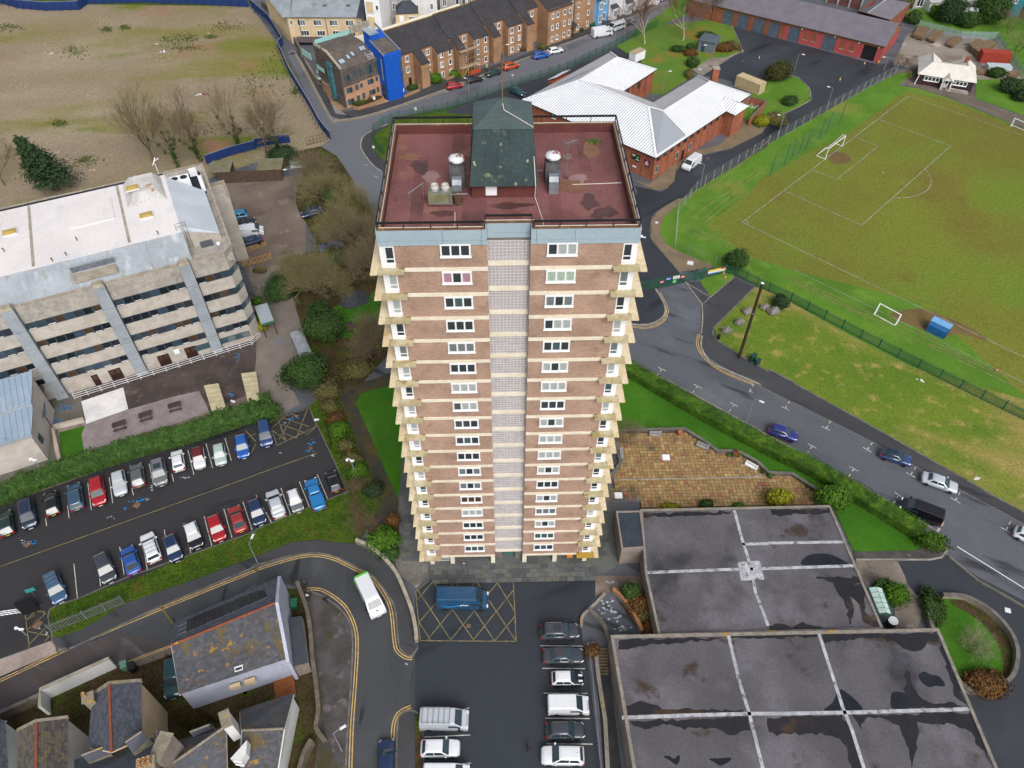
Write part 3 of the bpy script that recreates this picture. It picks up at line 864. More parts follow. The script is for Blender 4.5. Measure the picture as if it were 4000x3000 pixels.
b1('fascia_panel',m_fasc,-CW+.02,CW-.02,REC-.03,REC+.1,48.42,48.85)
b1('fascia_panel',m_fasc,-CW+.02,CW-.02,REC-.02,REC+.1,48.87,49.72)
b1('fascia_rear',m_fasc,-9.9,9.9,DEP-.1,DEP+.05,48.37,49.72)
par=[(-9.96,-.02),(-CW-.1,-.02),(-CW-.1,REC+.02),(CW+.1,REC+.02),(CW+.1,-.02),(9.96,-.02),(9.96,DEP),(-9.96,DEP)]
ins=[(-9.6,.35),(-CW-.45,.35),(-CW-.45,REC+.4),(CW+.45,REC+.4),(CW+.45,.35),(9.6,.35),(9.6,DEP-.35),(-9.6,DEP-.35)]
pm_,cm_=MB(),MB()
for i in range(8):
 j=(i+1)%8
 pm_.prism([par[i],par[j],ins[j],ins[i]],48.6,49.74)
 cm_.prism([par[i],par[j],ins[j],ins[i]],49.745,49.82)
pm_.obj('parapet',m_redup,TW)
cm_.obj('coping',m_cop,TW)
xs=-9.6
while xs<9.55:
 w=min(random.uniform(.92,1.05),9.6-xs)
 y0=.36
 if -CW-.5<xs+w/2<CW+.5:
  y0=REC+.41
 cut=random.uniform(5,11)
 for a,b in ((y0,cut),(cut,DEP-.36)):
  mb=MB()
  t=random.uniform(0,.03)
  mb.box(xs,xs+w+.03,a,b,48.6,48.95+t)
  mb.obj('felt_strip',random.choice([m_redroof,m_redroof,m_redroof2]),TW)
 xs+=w
def blot(cx,cy,rx,ry,m,z_,seed,name='roof_stain',parent=None):
 r_=random.Random(seed)
 pts_=[Vector((cx+math.cos(a*.42)*rx*r_.uniform(.6,1.25),cy+math.sin(a*.42)*ry*r_.uniform(.6,1.25),0)) for a in range(15)]
 return MB().sheet(smoothline(pts_,3,True),z_).obj(name,m,parent or TW)
m_pale_st,m_dark_st,m_tan_st=mat('dried_puddle','8d7471','83696a',.8),mat('damp_felt','4a3433','573c3a',.6,rough=.4),mat('silt_stain','7a5a46','70503f',.7)
for i,a in enumerate([(-6.4,8.6,.8,.9,m_pale_st),(-7.3,10.2,.9,1.2,m_dark_st),(-8.3,11.6,1.0,.6,m_tan_st),(6.0,8.1,.8,.8,m_pale_st),(5.3,7.0,1.4,.9,m_tan_st),(6.6,4.6,.7,1.2,m_dark_st),(7.8,3.2,1.0,.8,m_dark_st),(7.4,12.4,.8,1.6,m_tan_st),(.3,4.2,1.6,.5,m_dark_st),(-4.9,3.2,1.2,.5,m_dark_st)]):
 blot(*a,48.985+i*.0006,70+i)
MB().box(-.3,1.1,2.2,3.5,48.95,48.995).obj('felt_patch',m_redroof2,TW)
def rail(pts,name='guard_rail'):
 mb=MB()
 for a,b in zip(pts,pts[1:]):
  a,b=Vector(a),Vector(b)
  mb.obox(a,b,.07,50.28,50.46)
  n=max(1,int((b-a).length/2))
  for i in range(n+1):
   p=lerp(a,b,i/n)
   mb.box(p.x-.03,p.x+.03,p.y-.03,p.y+.03,49.82,50.28)
 return mb.obj(name,m_black,TW)
rail([(-9.9,.05),(-CW-.15,.05)]);rail([(CW+.15,.05),(9.9,.05)]);rail([(-CW-.1,REC+.1),(CW+.1,REC+.1)])
rail([(9.92,.1),(9.92,DEP-.05)]);rail([(-9.92,.1),(-9.92,DEP-.05)]);rail([(-9.9,DEP-.05),(9.9,DEP-.05)])
cb=MB()
for pts in ([(-9.75,.15),(-9.72,8),(-9.8,DEP-.2),(0,DEP-.22),(9.75,DEP-.2),(9.74,9),(9.8,.2),(CW+.3,.2),(CW+.25,REC+.25),(-CW-.2,REC+.25),(-CW-.25,.2),(-9.7,.2)],):
 cb.tube([(x,y,49.84) for x,y in pts],.035,5)
cb.tube([(-4.2,.5,48.99),(-4.15,2,48.99),(-4.2,3.4,48.99)],.035,5)
cb.tube([(9.5,7.3,48.99),(8,7.2,49),(5.4,7.1,48.99)],.035,5)
cb.obj('conductor_cable',m_wcable,TW)
px0,px1=-3.0,2.4
ph=MB().box(px0+.15,px1-.1,5.4,11.2,48.9,50.45)
ph.obj('lift_house',m_redup,TW)
b1('hatch_door',m_upvc,px0+1.25,px0+2.15,5.34,5.42,49.2,50.2)
rb=[(px0,4.85,50.32),(px1+.05,4.85,50.32),(px1+.05,11.7,50.32),(px0,11.7,50.32)]
rt_=[(px0+.42,6.75,54.2),(px1-.38,6.75,54.2),(px1-.38,11.0,54.2),(px0+.42,11.0,54.2)]
pr=MB()
pr.add(rb+rt_,[(0,1,5,4),(1,2,6,5),(2,3,7,6),(3,0,4,7),(3,2,1,0)])
cxp=((px0+px1)/2,8.6,54.75)
pr.obj('lift_house_roof',m_pent,TW)
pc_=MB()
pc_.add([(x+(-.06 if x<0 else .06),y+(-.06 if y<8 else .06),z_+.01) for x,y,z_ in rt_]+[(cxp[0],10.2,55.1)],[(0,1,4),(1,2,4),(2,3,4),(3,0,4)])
pc_.obj('lift_house_cap',mat('lightened_top_felt','4c5a5a','435152',.5,var=.15,fine=5),TW)  # cap felt lightened so the top facet looks brighter under the sky
ps=MB()
for i in range(1,5):
 t=i/5
 a,b=lerp(Vector(rb[0]),Vector(rb[1]),t),lerp(Vector(rt_[0]),Vector(rt_[1]),t)
 ps.tube([a+Vector((0,-.01,0)),b+Vector((0,-.01,0))],.02,4)
ps.obj('roof_seam',m_pent,TW)
cb=MB()
cb.tube([(cxp[0],9.6,54.9),(cxp[0]+.1,8.6,54.8),(px1-.42,6.9,54.28),(px1-.3,5.8,52.2),(px1-.18,4.82,50.4),(px1-.2,5.2,49.1),(px1+.1,3.5,48.99),(px1+.3,2,48.99),(px1+.35,1,48.99)],.04,5)
cb.obj('conductor_cable',m_wcable,TW)
mast=MB().tube([(cxp[0],9.8,54.6),(cxp[0],9.8,58.2)],[.05,.03],6)
mast.obj('lightning_mast',mat('bronze_mast','77664a'),TW)
gz=Z0-FH*17-.36
m_gfw=mat('ground_floor_render','6d6a68','5c5a57',.6,fine=4)
b1('ground_floor_wall',mat('dark_brick_wall','2f2d33','3a383e',1),-6.6,-2.0,.9,1.2,.1,gz)
b1('ground_floor_wall',mat('stained_wall','726250','574f47',.7,fine=4),1.9,9.2,.9,1.2,.1,gz)
b1('ground_floor_wall',m_gfw,-9.2,-6.6,1.3,1.5,.1,gz)
b1('ground_floor_wall',m_gfw,-9.6,9.6,14,14.3,.1,gz)
b1('ground_floor_wall',m_gfw,-9.6,-9.3,1.5,14,.1,gz)
b1('ground_floor_wall',m_gfw,9.3,9.6,1.5,14,.1,gz)
for x in (-9.4,-6.9,-1.95,1.9,5.6,9.3):
 b1('column',m_tcream,x-.25,x+.25,.02,.45,.1,gz)
for y in (5,9.5,14):
 for s in (-1,1):
  b1('column',m_tcream,s*9.6-.2,s*9.6+.2,y,y+.4,.1,gz)
b1('entrance_wall',m_gfw,-1.6,-.75,.6,.9,.1,gz+.05)
b1('entrance_wall',m_gfw,.75,1.6,.6,.9,.1,gz+.05)
b1('entrance_door',mat('door_green_glass','3d6a62',var=.1,rough=.3),-.7,.7,1.1,1.2,.12,gz-.2)
b1('entrance_sign',mat('sign_red','9d3b35'),-1.5,-1.1,.56,.6,.8,1.0)
rr=MB()
for z_ in (.5,.85,1.2):
 rr.tube([(-9.1,.3,z_),(-7.15,.3,z_)],.03,5)
rr.obj('handrail',m_upvc,TW)
b1('wall_lamp_box',mat('orange_box','b9772f'),7.05,7.75,-.35,.02,gz-.25,gz+.05)
b1('security_lamp',m_upvc,10.06,10.3,.3,.45,48.6,48.72)
# ---- roof plant (stands on the roof)
m_galv=mat('galvanised','8d939c','7a8088',1.5,metal=.4,rough=.5,var=.1)
m_galvd=mat('galvanised_weathered','62636a','4f4b4a',1.5,var=.2)
m_dome=mat('rusted_white_dome','c9cdd6','d5d8de',.8,patches=[('8a4a26',1.4,.54,.6)],var=.04)
def tloc(x,y,z):
 return TW.location+Matrix.Rotation(math.radians(1.63),3,'Z')@Vector((x,y,z))
def fan(x,y,label):
 t=thing('roof_extractor',label,'extractor fan',tloc(x,y,48.96),math.radians(1.63),'roof extractor fans')
 MB().box(-.62,.62,-.5,1.0,0,1.75).obj('casing',m_galvd,t)
 b=MB()
 prof=[(-.6,.15),(-.6,1.0),(-.75,1.25),(-1.05,1.45),(-1.5,1.42),(-1.8,1.1),(-1.85,0),(-.6,0)]
 n=len(prof)
 vs=[(-.38,y_,z_) for y_,z_ in prof]+[(.38,y_,z_) for y_,z_ in prof]
 b.add(vs,[tuple(range(n)),tuple(range(2*n-1,n-1,-1))]+[((i+1)%n,i,i+n,(i+1)%n+n) for i in range(n)])
 b.obj('duct',m_galv,t)
 MB().lathe([(.45,1.75),(.45,2.05),(.3,2.06)],18,(0,.25,0)).obj('fan_throat',m_galvd,t)
 MB().lathe([(.62,2.12),(.65,2.18),(.66,2.3),(.58,2.42),(.38,2.52),(.12,2.56),(.01,2.57)],24,(0,.25,0)).obj('dome',m_dome,t,True)
 r=MB()
 for a in range(4):
  r.tube([(.5*math.cos(a*1.57+.8),.25+.5*math.sin(a*1.57+.8),1.7),(.5*math.cos(a*1.57+.8),.25+.5*math.sin(a*1.57+.8),2.15)],.03,5)
 r.tube([(.66,.3,.9),(.66 if x<0 else -.66,.3,.9),((1.3 if x<0 else -1.3),.3,.9)],.035,5)
 r.obj('pipework',m_galv,t)
fan(-4.05,7.3,'roof extractor with rusty dome left of the lift house')
fan(3.75,7.6,'roof extractor with rusty dome right of the lift house')
t=thing('vent_unit','mossy box vent with two white round cowls on red roof','vent unit',tloc(-5.35,4.6,48.96),math.radians(1.63))
MB().box(-.95,.95,-.35,.75,.12,1.05).obj('casing',mat('mossy_metal','6a6c4c','83806c',1.5,fine=5),t)
MB().box(-1,1,-.4,.8,0,.12).obj('plinth',m_redup,t)
for x in (-.42,.42):
 MB().box(x-.36,x+.36,-.1,.6,1.05,1.15).obj('base_plate',m_galv,t)
 c=MB().lathe([(.26,1.15),(.26,1.3),(.33,1.34),(.33,1.42),(.27,1.45),(.27,1.62),(.2,1.62),(.18,1.5)],18,(x,.25,0)).obj('cowl',mat('cowl_white','b9b6b2'),t)
MB().tube([(.95,-.45,.3),(-.95,-.45,.3)],.03,5).obj('pipe',m_galv,t)
MB().tube([(.8,-.45,.3),(.8,-.45,1.1),(1.3,-.2,1.0),(2.2,0,.9)],.05,6).obj('pipe',m_galv,t)
t=thing('vent_drum','rusty brown drum vent beside the mossy vent box','vent',tloc(-3.95,4.6,48.96))
MB().lathe([(.36,0),(.36,.75),(.42,.76),(.42,.84),(.1,.86)],18).obj('drum',mat('rust_brown','4f3a30','5d4636',3),t)
MB().lathe([(.07,.86),(.07,.95),(.02,.96)],10).obj('knob',mat('brass','a58a4a'),t)
def yagi(x,y,label,big):
 t=thing('tv_aerial',label,'aerial',tloc(x,y,48.96),.3)
 h=3.2 if big else 1.4
 MB().tube([(0,0,0),(0,0,h)],.035,6).obj('mast',m_galv,t)
 b=MB()
 if big:
  b.tube([(-.3,-.1,h),(.9,.2,h)],.025,5)
  for i in range(9):
   xx=-.25+i*.14
   b.tube([(xx,-.45+i*.02,h),(xx,.45-i*.02,h)],.016,4)
  for i in range(5):
   b.tube([(-.35,-.35,h-.3+i*.15),(-.35,.35,h-.3+i*.15)],.016,4)
  ring=[(.32*math.cos(a),.32*math.sin(a),h-1.2) for a in [i*PI/8 for i in range(17)]]
  b.tube(ring,.025,5)
  b.tube([(-.32,0,h-1.2),(.32,0,h-1.2)],.02,4)
 else:
  b.tube([(-1.3,-.6,h-.35),(.1,0,h+.05)],.03,5)
  b.tube([(-1.3,-.6,h-.75),(-1.3,-.6,h+.1)],.025,5)
  b.tube([(-1.3,-.85,h-.35),(-1.3,-.35,h-.35)],.025,5)
 b.obj('antenna',m_galv,t)
 MB().box(-.2,.2,-.2,.2,0,.05).obj('base',m_redup,t)
yagi(4.95,8.2,'tall comb-shaped TV aerial on mast at right of red roof',True)
yagi(-6.75,5.4,'low slanting stick aerial at left of red roof',False)
b=MB()
for i in range(160):
 a,r=random.random()*6.28,random.random()**.6
 c=Vector((7.9+math.cos(a)*r*.75,13.9+math.sin(a)*r*.5,48.97))
 d=Vector((random.gauss(0,.12),random.gauss(0,.12),.15))
 b.face(c,c+Vector((.07,0,0)),c+d)
w=b.obj('weed_clump',mat('moss_green','4a6d22','3a4f1c',3),None)
w.location=TW.location
w.rotation_euler=TW.rotation_euler
tag(w,'small green weed clump growing in back corner of red roof','weeds')
# ================================================================ shared building helpers
def fr(o,a):
 """plan frame: local (u, v, z) -> world"""
 ca,sa=math.cos(a),math.sin(a)
 return lambda u,v,z=0:Vector((o[0]+u*ca-v*sa,o[1]+u*sa+v*ca,z))
def roofpiece(parent,quad,m,th=.12,name='roof'):
 return MB().slab(quad,th).obj(name,m,parent,world=True)
def clip_strip(poly,ax,lo,hi):
 def cut(P,s,lim):
  out=[]
  for a,b in zip(P,P[1:]+P[:1]):
   da,db=s*(a.dot(ax)-lim),s*(b.dot(ax)-lim)
   if da>=0:
    out.append(a)
   if (da>0)!=(db>0) and abs(da-db)>1e-9:
    out.append(a+(b-a)*(da/(da-db)))
  return out
 P=cut(poly,1,lo)
 return cut(P,-1,hi) if len(P)>2 else []
def ribbed(parent,poly,along,w,m,th=.05,rib=.09,name='roof_panel',ribw=.13,valley=None):
 """sheet-metal face laid panel by panel; each panel carries a raised seam"""
 poly=[Vector(p) for p in poly]
 ax=Vector((along[0],along[1],0)).normalized()
 lo,hi=min(p.dot(ax) for p in poly),max(p.dot(ax) for p in poly)
 n=max(1,round((hi-lo)/w))
 w=(hi-lo)/n
 if valley:
  MB().slab([p-Vector((0,0,.07)) for p in poly],th).obj('valley_shade_sheet',valley,parent,world=True)  # sheet below the panels, coloured as shade in the valleys
 for i in range(n):
  P=clip_strip(poly,ax,lo+i*w+(w*.3 if valley else 0),lo+(i+1)*w)
  if len(P)<3:
   continue
  mb=MB().slab(P,th)
  R=clip_strip(poly,ax,lo+i*w,lo+i*w+ribw)
  if len(R)>2 and not valley:
   mb.slab([p+Vector((0,0,rib)) for p in R],rib+.01)
  mb.obj(name,m,parent,world=True)
def slates(parent,quad,sw,sh,mats,cap=300,name='slate',lift=.03):
 """quad: eave-left, eave-right, ridge-right, ridge-left (3-D). Overlapping slates, nearest 300 apart, rest joined"""
 a,b,c,d=[Vector(p) for p in quad]
 nrm=(b-a).cross(d-a).normalized()
 if nrm.z<0:
  nrm=-nrm
 rows=max(1,round(((d-a).length+(c-b).length)/2/sh))
 cells=[]
 for r in range(rows):
  t0,t1=r/rows,(r+1.25)/rows
  l,rr=lerp(a,d,t0),lerp(b,c,t0)
  n=max(1,round((rr-l).length/sw))
  for i in range(n+(r%2)):
   s0,s1=(i-.5*(r%2))/n,(i+1-.5*(r%2))/n
   s0,s1=max(0,s0),min(1,s1)
   if s1-s0<.2/n:
    continue
   g_=.012/max(.5,(rr-l).length)
   p=[lerp(lerp(a,b,s0+g_),lerp(d,c,s0+g_),t0),lerp(lerp(a,b,s1-g_),lerp(d,c,s1-g_),t0),lerp(lerp(a,b,s1-g_),lerp(d,c,s1-g_),min(1,t1)),lerp(lerp(a,b,s0+g_),lerp(d,c,s0+g_),min(1,t1))]
   j=random.uniform(0,.018)
   p=[p[0]+nrm*(lift+.02+j),p[1]+nrm*(lift+.02+j),p[2]+nrm*(lift-.012),p[3]+nrm*(lift-.012)]
   cells.append(p)
 camp=camo.matrix_world.translation
 cells.sort(key=lambda p:(p[0]-camp).length)
 off=wloc(parent)
 rest=MB()
 for i,p in enumerate(cells):
  k=random.randrange(len(mats))
  if i<cap:
   MB().slab(p,.015).obj(name,mats[k],parent,world=True)
  else:
   rest.m=k
   rest.slab(p,.015)
 if rest.f:
  stuff(rest.obj(name+'_field',mats,parent,world=True))
def facade(parent,a,b,z,cols,w,h,n=1,glass=None,m=None,off=.02,**k):
 """windows along plan line a->b (seen left to right from outside); cols = distances from a"""
 a,b=Vector(a),Vector(b)
 d=(b-a).to_2d().normalized()
 rz=math.atan2(d.y,d.x)
 nrm=Vector((d.y,-d.x,0))
 pl_=wloc(parent)
 for c in cols:
  p=Vector((a.x+d.x*c,a.y+d.y*c,z))+nrm*off-pl_
  gl=glass
  if isinstance(glass,list) and glass and glass[0]=='rnd':
   gl=[random.choice(glass[1:]) for _ in range(n)]
  window(parent,p.x,p.y,p.z,w,h,n,rz,glass=gl,m=m,**k)
def walls(parent,poly,z0,z1,m,name='wall'):
 return MB().prism(poly,z0,z1).obj(name,m,parent,world=True)
def wquad(parent,pts,m,th=.2,name='wall',world=True):
 """upright wall panel with any outline, thickened"""
 pts=[Vector(p) for p in pts]
 nrm=Vector((0,0,0))
 for a,b in zip(pts,pts[1:]+pts[:1]):
  nrm+=a.cross(b)
 nrm.normalize()
 n=len(pts)
 mb=MB()
 vs=[p+nrm*(th/2) for p in pts]+[p-nrm*(th/2) for p in pts]
 mb.add(vs,[tuple(range(n)),tuple(range(2*n-1,n-1,-1))]+[((i+1)%n,i,i+n,(i+1)%n+n) for i in range(n)])
 return mb.obj(name,m,parent,world=world)
# ================================================================ office block (left)
OA=math.radians(25.84)
OL=fr((-56.27,79.26),OA)
OF=thing('office_block','long grey concrete office block with blue-framed ribbon windows and white roof','office block',(-56.27,79.26,0),OA)
m_peb=mat('pebbledash','b8b2aa','a9a299',.8,patches=[('837d76',.5,.62,.8)],var=.14,fine=6,bump=.4)
m_pebd=mat('pebbledash_top','aaa59d','96918a',.8,patches=[('6d6a66',.4,.55,.78)],var=.2,fine=6,bump=.4)
m_colm=mat('grey_column','98a0a7','8c949c',.5,patches=[('747b80',.8,.6,.75)],var=.07,fine=4)
m_ofr=mat('office_blue_frame','34475a','2d3f50',1,var=.08,rough=.5)
m_wroof=mat('white_roof_coat','dcd7d6','d2cdcd',.12,patches=[('b8a79d',.35,.64,.76,None,(.3,0)),('c5c6cc',.2,.55,.7)],var=.05,fine=2,rough=.6)
m_slope=mat('grey_metal_slope','9ca3ab','8d949b',.3,patches=[('858672',.5,.58,.72,None,(.12,0)),('b4bac2',.6,.56,.7,None,(.12,0))],var=.06,fine=3,rough=.5)
m_coping=mat('stone_coping','a49c8f','8d8578',1.2,fine=5)
g_dk2=glassmat('glass_black','1e2327')
g_office=[g_dk2,g_dk2,g_dk2,glassmat('glass_warm','4b3a2a'),glassmat('glass_blueish','38454f'),g_dark]
def ob(name,m,*a,parent=OF):
 return MB().box(*a).obj(name,m,parent)
U0,U1=-34.0,16.9
colsu=[-22.6,-11.3,0,11.3]
bays=[(-33.2,-23.5),(-21.75,-12.15),(-10.45,-.85),(.85,10.45),(12.15,16.9)]
ztops=[14.05,10.7,7.35,4.15]
chA,chB=(16.9,.4),(18.25,1.9)
for i,ztp in enumerate([17.0]+[z_-1.2 for z_ in ztops]):
 zb=([14.05]+[10.7,7.35,4.15,0])[i]
 for (a,b) in bays:
  ob('spandrel',m_pebd if i==0 else m_peb,a,b,.4,.7,zb,ztp)
 MB().prism([chA,chB,(18.0,2.05),(16.8,.7)],zb,ztp).obj('spandrel',m_pebd if i==0 else m_peb,OF)
 MB().prism([chB,(18.4,26),(18.1,26),(18.0,2.05)],zb,ztp).obj('spandrel',m_peb,OF)
for i,ztp in enumerate(ztops):
 for (a,b) in bays:
  L=b-a
  n=max(1,round(L/1.13))
  w=L/n
  for j in range(n):
   x=a+(j+.5)*w
   if n>4 and j==n//2:
    ob('blue_panel',m_ofr,x-w/2,x+w/2,.42,.72,ztp-1.2,ztp)
    continue
   wo=window(OF,x,.48,ztp-1.2,w,1.2,1,0,.08,.08,False,m_ofr,random.choice(g_office))
   if random.random()<.55:
    MB().box(-w/2+.14,w/2-.14,-.10,-.06,.09,.17).obj('sash',m_upvc,wo)
  ob('window_head',m_ofr,a,b,.42,.6,ztp-.04,ztp)
 d=math.atan2(chB[1]-chA[1],chB[0]-chA[0])
 window(OF,(chA[0]+chB[0])/2-.1,(chA[1]+chB[1])/2+.05,ztp-1.2,1.75,1.2,2,d,.07,.06,False,m_ofr,[g_teal,g_grey])
 for yy in (4,8,12,16,20,24):
  window(OF,18.3,yy,ztp-1.2,3.6,1.2,3,PI/2-.01,.07,.06,False,m_ofr,[g_dark,g_teal,g_grey])
for u in colsu:
 MB().box(u-.78,u+.78,-.35,.65,0,17.15).obj('column',m_colm,OF)
 b=MB()
 b.add([(u-.82,-.4,17.15),(u+.82,-.4,17.15),(u+.82,.75,17.15),(u-.82,.75,17.15),(u-.6,-.25,17.62),(u+.6,-.25,17.62),(u+.6,.75,17.62),(u-.6,.75,17.62)],[(0,1,5,4),(1,2,6,5),(2,3,7,6),(3,0,4,7),(4,5,6,7),(3,2,1,0)])
 b.obj('column_cap',m_coping,OF)
 for zz in (3.4,6.8,10.1,13.4):
  ob('panel_joint',m_kerbd,u-.785,u+.785,-.355,-.34,zz,zz+.04)
cpm=MB()
for (a,b) in bays:
 cpm.box(a,b,.34,.76,17.0,17.12)
cpm.prism([(16.9,.34),(18.3,1.88),(18.45,26.05),(18.05,26.05),(17.95,2.1),(16.8,.76)],17.003,17.115)
cpm.box(-34,18.4,25.7,26.1,17.0,17.11)
cpm.obj('coping',m_coping,OF)
ob('rear_wall',m_peb,-34,18.1,25.75,26.0,0,17)
ob('end_wall',m_peb,-34.2,-34,.4,26,0,17)
ob('roof_deck',m_pebd,-34,18.05,.72,25.7,15.2,16.0)
def osl(name,m,pts,th=.12):
 return MB().slab(pts,th).obj(name,m,OF)
for k in range(9):
 a=-34+k*5.17
 b=a+5.15
 if -3.6<(a+b)/2<3.6 and False:
  continue
 osl('slope_panel',m_slope,[(a,.78,16.75),(b,.78,16.75),(b,5.15,19.0),(a,5.15,19.0)])
lv=MB().box(-2.7,2.9,1.6,3.6,17.4,17.95)
lv.obj('louvre_recess',m_coping,OF)
lo_=MB().box(-2.75,2.95,3.3,3.45,17.7,18.95)
lo_.obj('louvre_frame',m_colm,OF)
for k in range(9):
 ob('louvre_slat',m_galv,-2.7,2.9,3.22,3.31,17.75+k*.13,17.82+k*.13)
ob('flat_roof',m_wroof,-34,12.4,5.1,21.6,18.6,19.03)
wd_=MB()
wd_.add([(12.4,6.6,19.03),(12.4,17,19.03),(17.3,5.7,16.9),(17.3,18,16.9)],[(0,2,3,1)])
wd_.add([(12.4,6.6,19.03),(11.9,5.15,19.03),(17.3,5.7,16.9),(17.3,5.7,16),(11.9,5.15,16)],[(1,4,3,2,0)])
wd_.add([(12.4,17,19.03),(17.3,18,16.9),(17.3,18,16),(12.4,21,16),(12.4,21,19.03)],[(0,4,3,2,1)])
wd_.obj('metal_wedge_roof',mat('pale_metal_roof','bfc6cf','b4bbc4',.2,var=.03,rough=.4),OF)
wquad(OF,[(11.9,5.1,16),(17.3,5.65,16),(17.3,5.65,16.85),(12.3,5.1,18.95),(11.9,5.1,18.9)],m_peb,.15,'gable_wall',False)
for u in (-20,-7.2,5.2):
 ob('roof_joint',m_coping,u,u+.35,5.5,21.4,19.03,19.1)
for u in (-14.5,1.2):
 ob('roof_panel',m_wroof,u-3.0,u+3.0,12.5,18.5,19.03,19.16)
b=MB()
b.add([(6.2,14.5,19.03),(11.8,14.5,19.03),(11.8,21.2,19.03),(6.2,21.2,19.03),(7.6,16.5,20.0),(10.6,16.5,20.0),(10.8,20.8,20.3),(7.4,20.8,20.3)],[(0,1,5,4),(1,2,6,5),(2,3,7,6),(3,0,4,7),(4,5,6,7)])
b.obj('raised_roof',mat('stained_white','c4c2c0','aeacaa',.4,patches=[('a0763c',.35,.62,.7)],fine=3),OF)
m_amber=mat('amber_dome','b39a52','a8914e',.8,rough=.25)
for (u,v,zz) in ((7.6,17.5,20.2),(8.4,11.2,19.03),(-9.7,15.2,19.03),(-22,12,19.03)):
 sk=ob('skylight',m_wroof,u-.95,u+.95,v-.75,v+.75,zz,zz+.25)
 b=MB()
 b.add([(u-.9,v-.7,zz+.25),(u+.9,v-.7,zz+.25),(u+.9,v+.7,zz+.25),(u-.9,v+.7,zz+.25),(u-.45,v-.3,zz+.45),(u+.45,v-.3,zz+.45),(u+.45,v+.3,zz+.45),(u-.45,v+.3,zz+.45)],[(0,1,5,4),(1,2,6,5),(2,3,7,6),(3,0,4,7),(4,5,6,7)])
 b.obj('dome',m_amber,sk)
for (u,v) in ((-1.2,9.2),(-4.6,5.6),(-12,8),(9.3,5.8),(-10.5,10.8),(-2.8,6.1)):
 MB().lathe([(.06,0),(.06,.5),(.1,.5),(.1,.6)],8,(u,v,19.03)).obj('vent_pipe',m_black,OF)
ob('tank',mat('grey_tank','4d545c'),14.2,15.9,4.2,4.9,16.2,16.75)
ob('roof_box',m_upvc,12.1,12.5,1.4,3.2,16.0,17.0)
b=MB()
for s in (-.2,.2):
 b.tube([(13.0+s,5.0,16),(13.0+s,5.0,18.9),(13.0+s,5.4,19.9),(13+s,6.2,19.9)],.035,5)
for k in range(9):
 b.tube([(12.8,5.0,16.3+k*.33),(13.2,5.0,16.3+k*.33)],.025,4)
b.tube([(11.8,5.6,19.03),(11.8,5.6,20.1),(13.2,5.6,20.1)],.035,5)
b.tube([(11.8,5.6,19.6),(13.2,5.6,19.6)],.03,5)
b.obj('access_ladder',m_galvd,OF)
ob('plant_well',mat('dark_plant_deck','23252e'),12.6,17.6,18.6,25.6,16.0,16.06)
acu=ob('chiller_unit',m_upvc,12.8,15.8,20.2,22.0,16.4,18.2)
for x in (13.6,15.0):
 MB().lathe([(.55,18.2),(.55,18.26),(.5,18.25),(.1,18.22)],16,(x,21.1,0)).obj('fan_grille',m_black,acu)
for k in range(4):
 ob('condenser_unit',m_upvc,17.0,17.6,19+k*.95,19.7+k*.95,16.2,17.1)
ob('condenser_unit',m_upvc,16.0,17.2,24,24.6,16.3,17.5)
b=MB().tube([(11.6,24.5,17),(11.6,24.5,20)],.06,6)
b.tube([(11.2,24.5,19.4),(11.9,24.9,20.4)],.07,5)
b.tube([(11.6,24.2,20.2),(12.4,24.2,20.5)],.07,5)
b.obj('antenna_mast',m_upvc,OF)
MB().lathe([(.4,0),(.36,.05),(.2,.12),(.02,.14)],14,(8.0,25.6,17.5)).obj('satellite_dish',m_upvc,OF)
ob('pipe_tray',m_black,-34,12.2,22.3,22.9,18.2,18.6)
ob('pipe_tray',m_ofr,-34,12.0,23.2,23.7,17.6,17.9)
MB().lathe([(.25,0),(.3,.15),(.25,.35),(.05,.4)],10,(16.6,2.6,17.1)).obj('floodlight',m_upvc,OF)
m_door=mat('brown_door','3a2320','2e1c1a',2,rough=.5)
for x,w in ((-6.2,.9),(-3.4,1.7),(3.6,1.7),(7.6,1.7)):
 dd=ob('door',m_door,x-w/2,x+w/2,.33,.42,.05,2.15)
 for s in ((-.25,.25) if w>1 else (0,)):
  ob('door_glass',g_brown,x+s*w-.28,x+s*w+.28,.3,.335,1.2,1.95,parent=dd)
ob('wall_box',m_upvc,5.3,6.1,.1,.4,1.7,2.4)
window(OF,9.6,.38,.9,2.6,1.1,3,0,.07,.06,False,m_ofr,g_teal)
window(OF,14.4,.38,.9,4.6,1.1,4,0,.07,.06,False,m_ofr,[g_teal,g_grey])
rl=thing('access_railing','white metal railing along office entrance ramp','railing',OL(-9.8,-1.4,0),OA)
b=MB()
for zz in (.35,.75,1.15):
 b.tube([(0,3.0,zz),(.1,.2,zz),(9,.25,zz),(19,.35,zz),(26.3,.45,zz),(28,1.7,zz)],.035,5)
b.obj('rails',m_upvc,rl)
for k in range(15):
 MB().tube([(.1+k*1.87,.2+k*.018,0),(.1+k*1.87,.2+k*.018,1.15)],.035,5).obj('post',m_upvc,rl)
cw=thing('entrance_canopy','flat green-edged entrance canopy at right end of office block','canopy',OL(19.6,2.2,0),OA)
MB().box(-.9,1.1,-2.5,2.2,2.9,3.05).obj('roof',m_colm,cw)
b=MB()
b.box(-.95,1.15,-2.56,-2.5,2.75,3.1);b.box(1.1,1.16,-2.5,2.2,2.75,3.1)
b.obj('fascia',mat('canopy_green','2f6a52'),cw)
for x,y in ((1.0,-2.3),(1.0,2.0),(-.8,-2.3)):
 MB().box(x-.06,x+.06,y-.06,y+.06,0,2.9).obj('post',m_black,cw)
t=thing('office_annexe','low pale flat-roofed annexe behind office block at far left','building',OL(-18,28,0),OA)
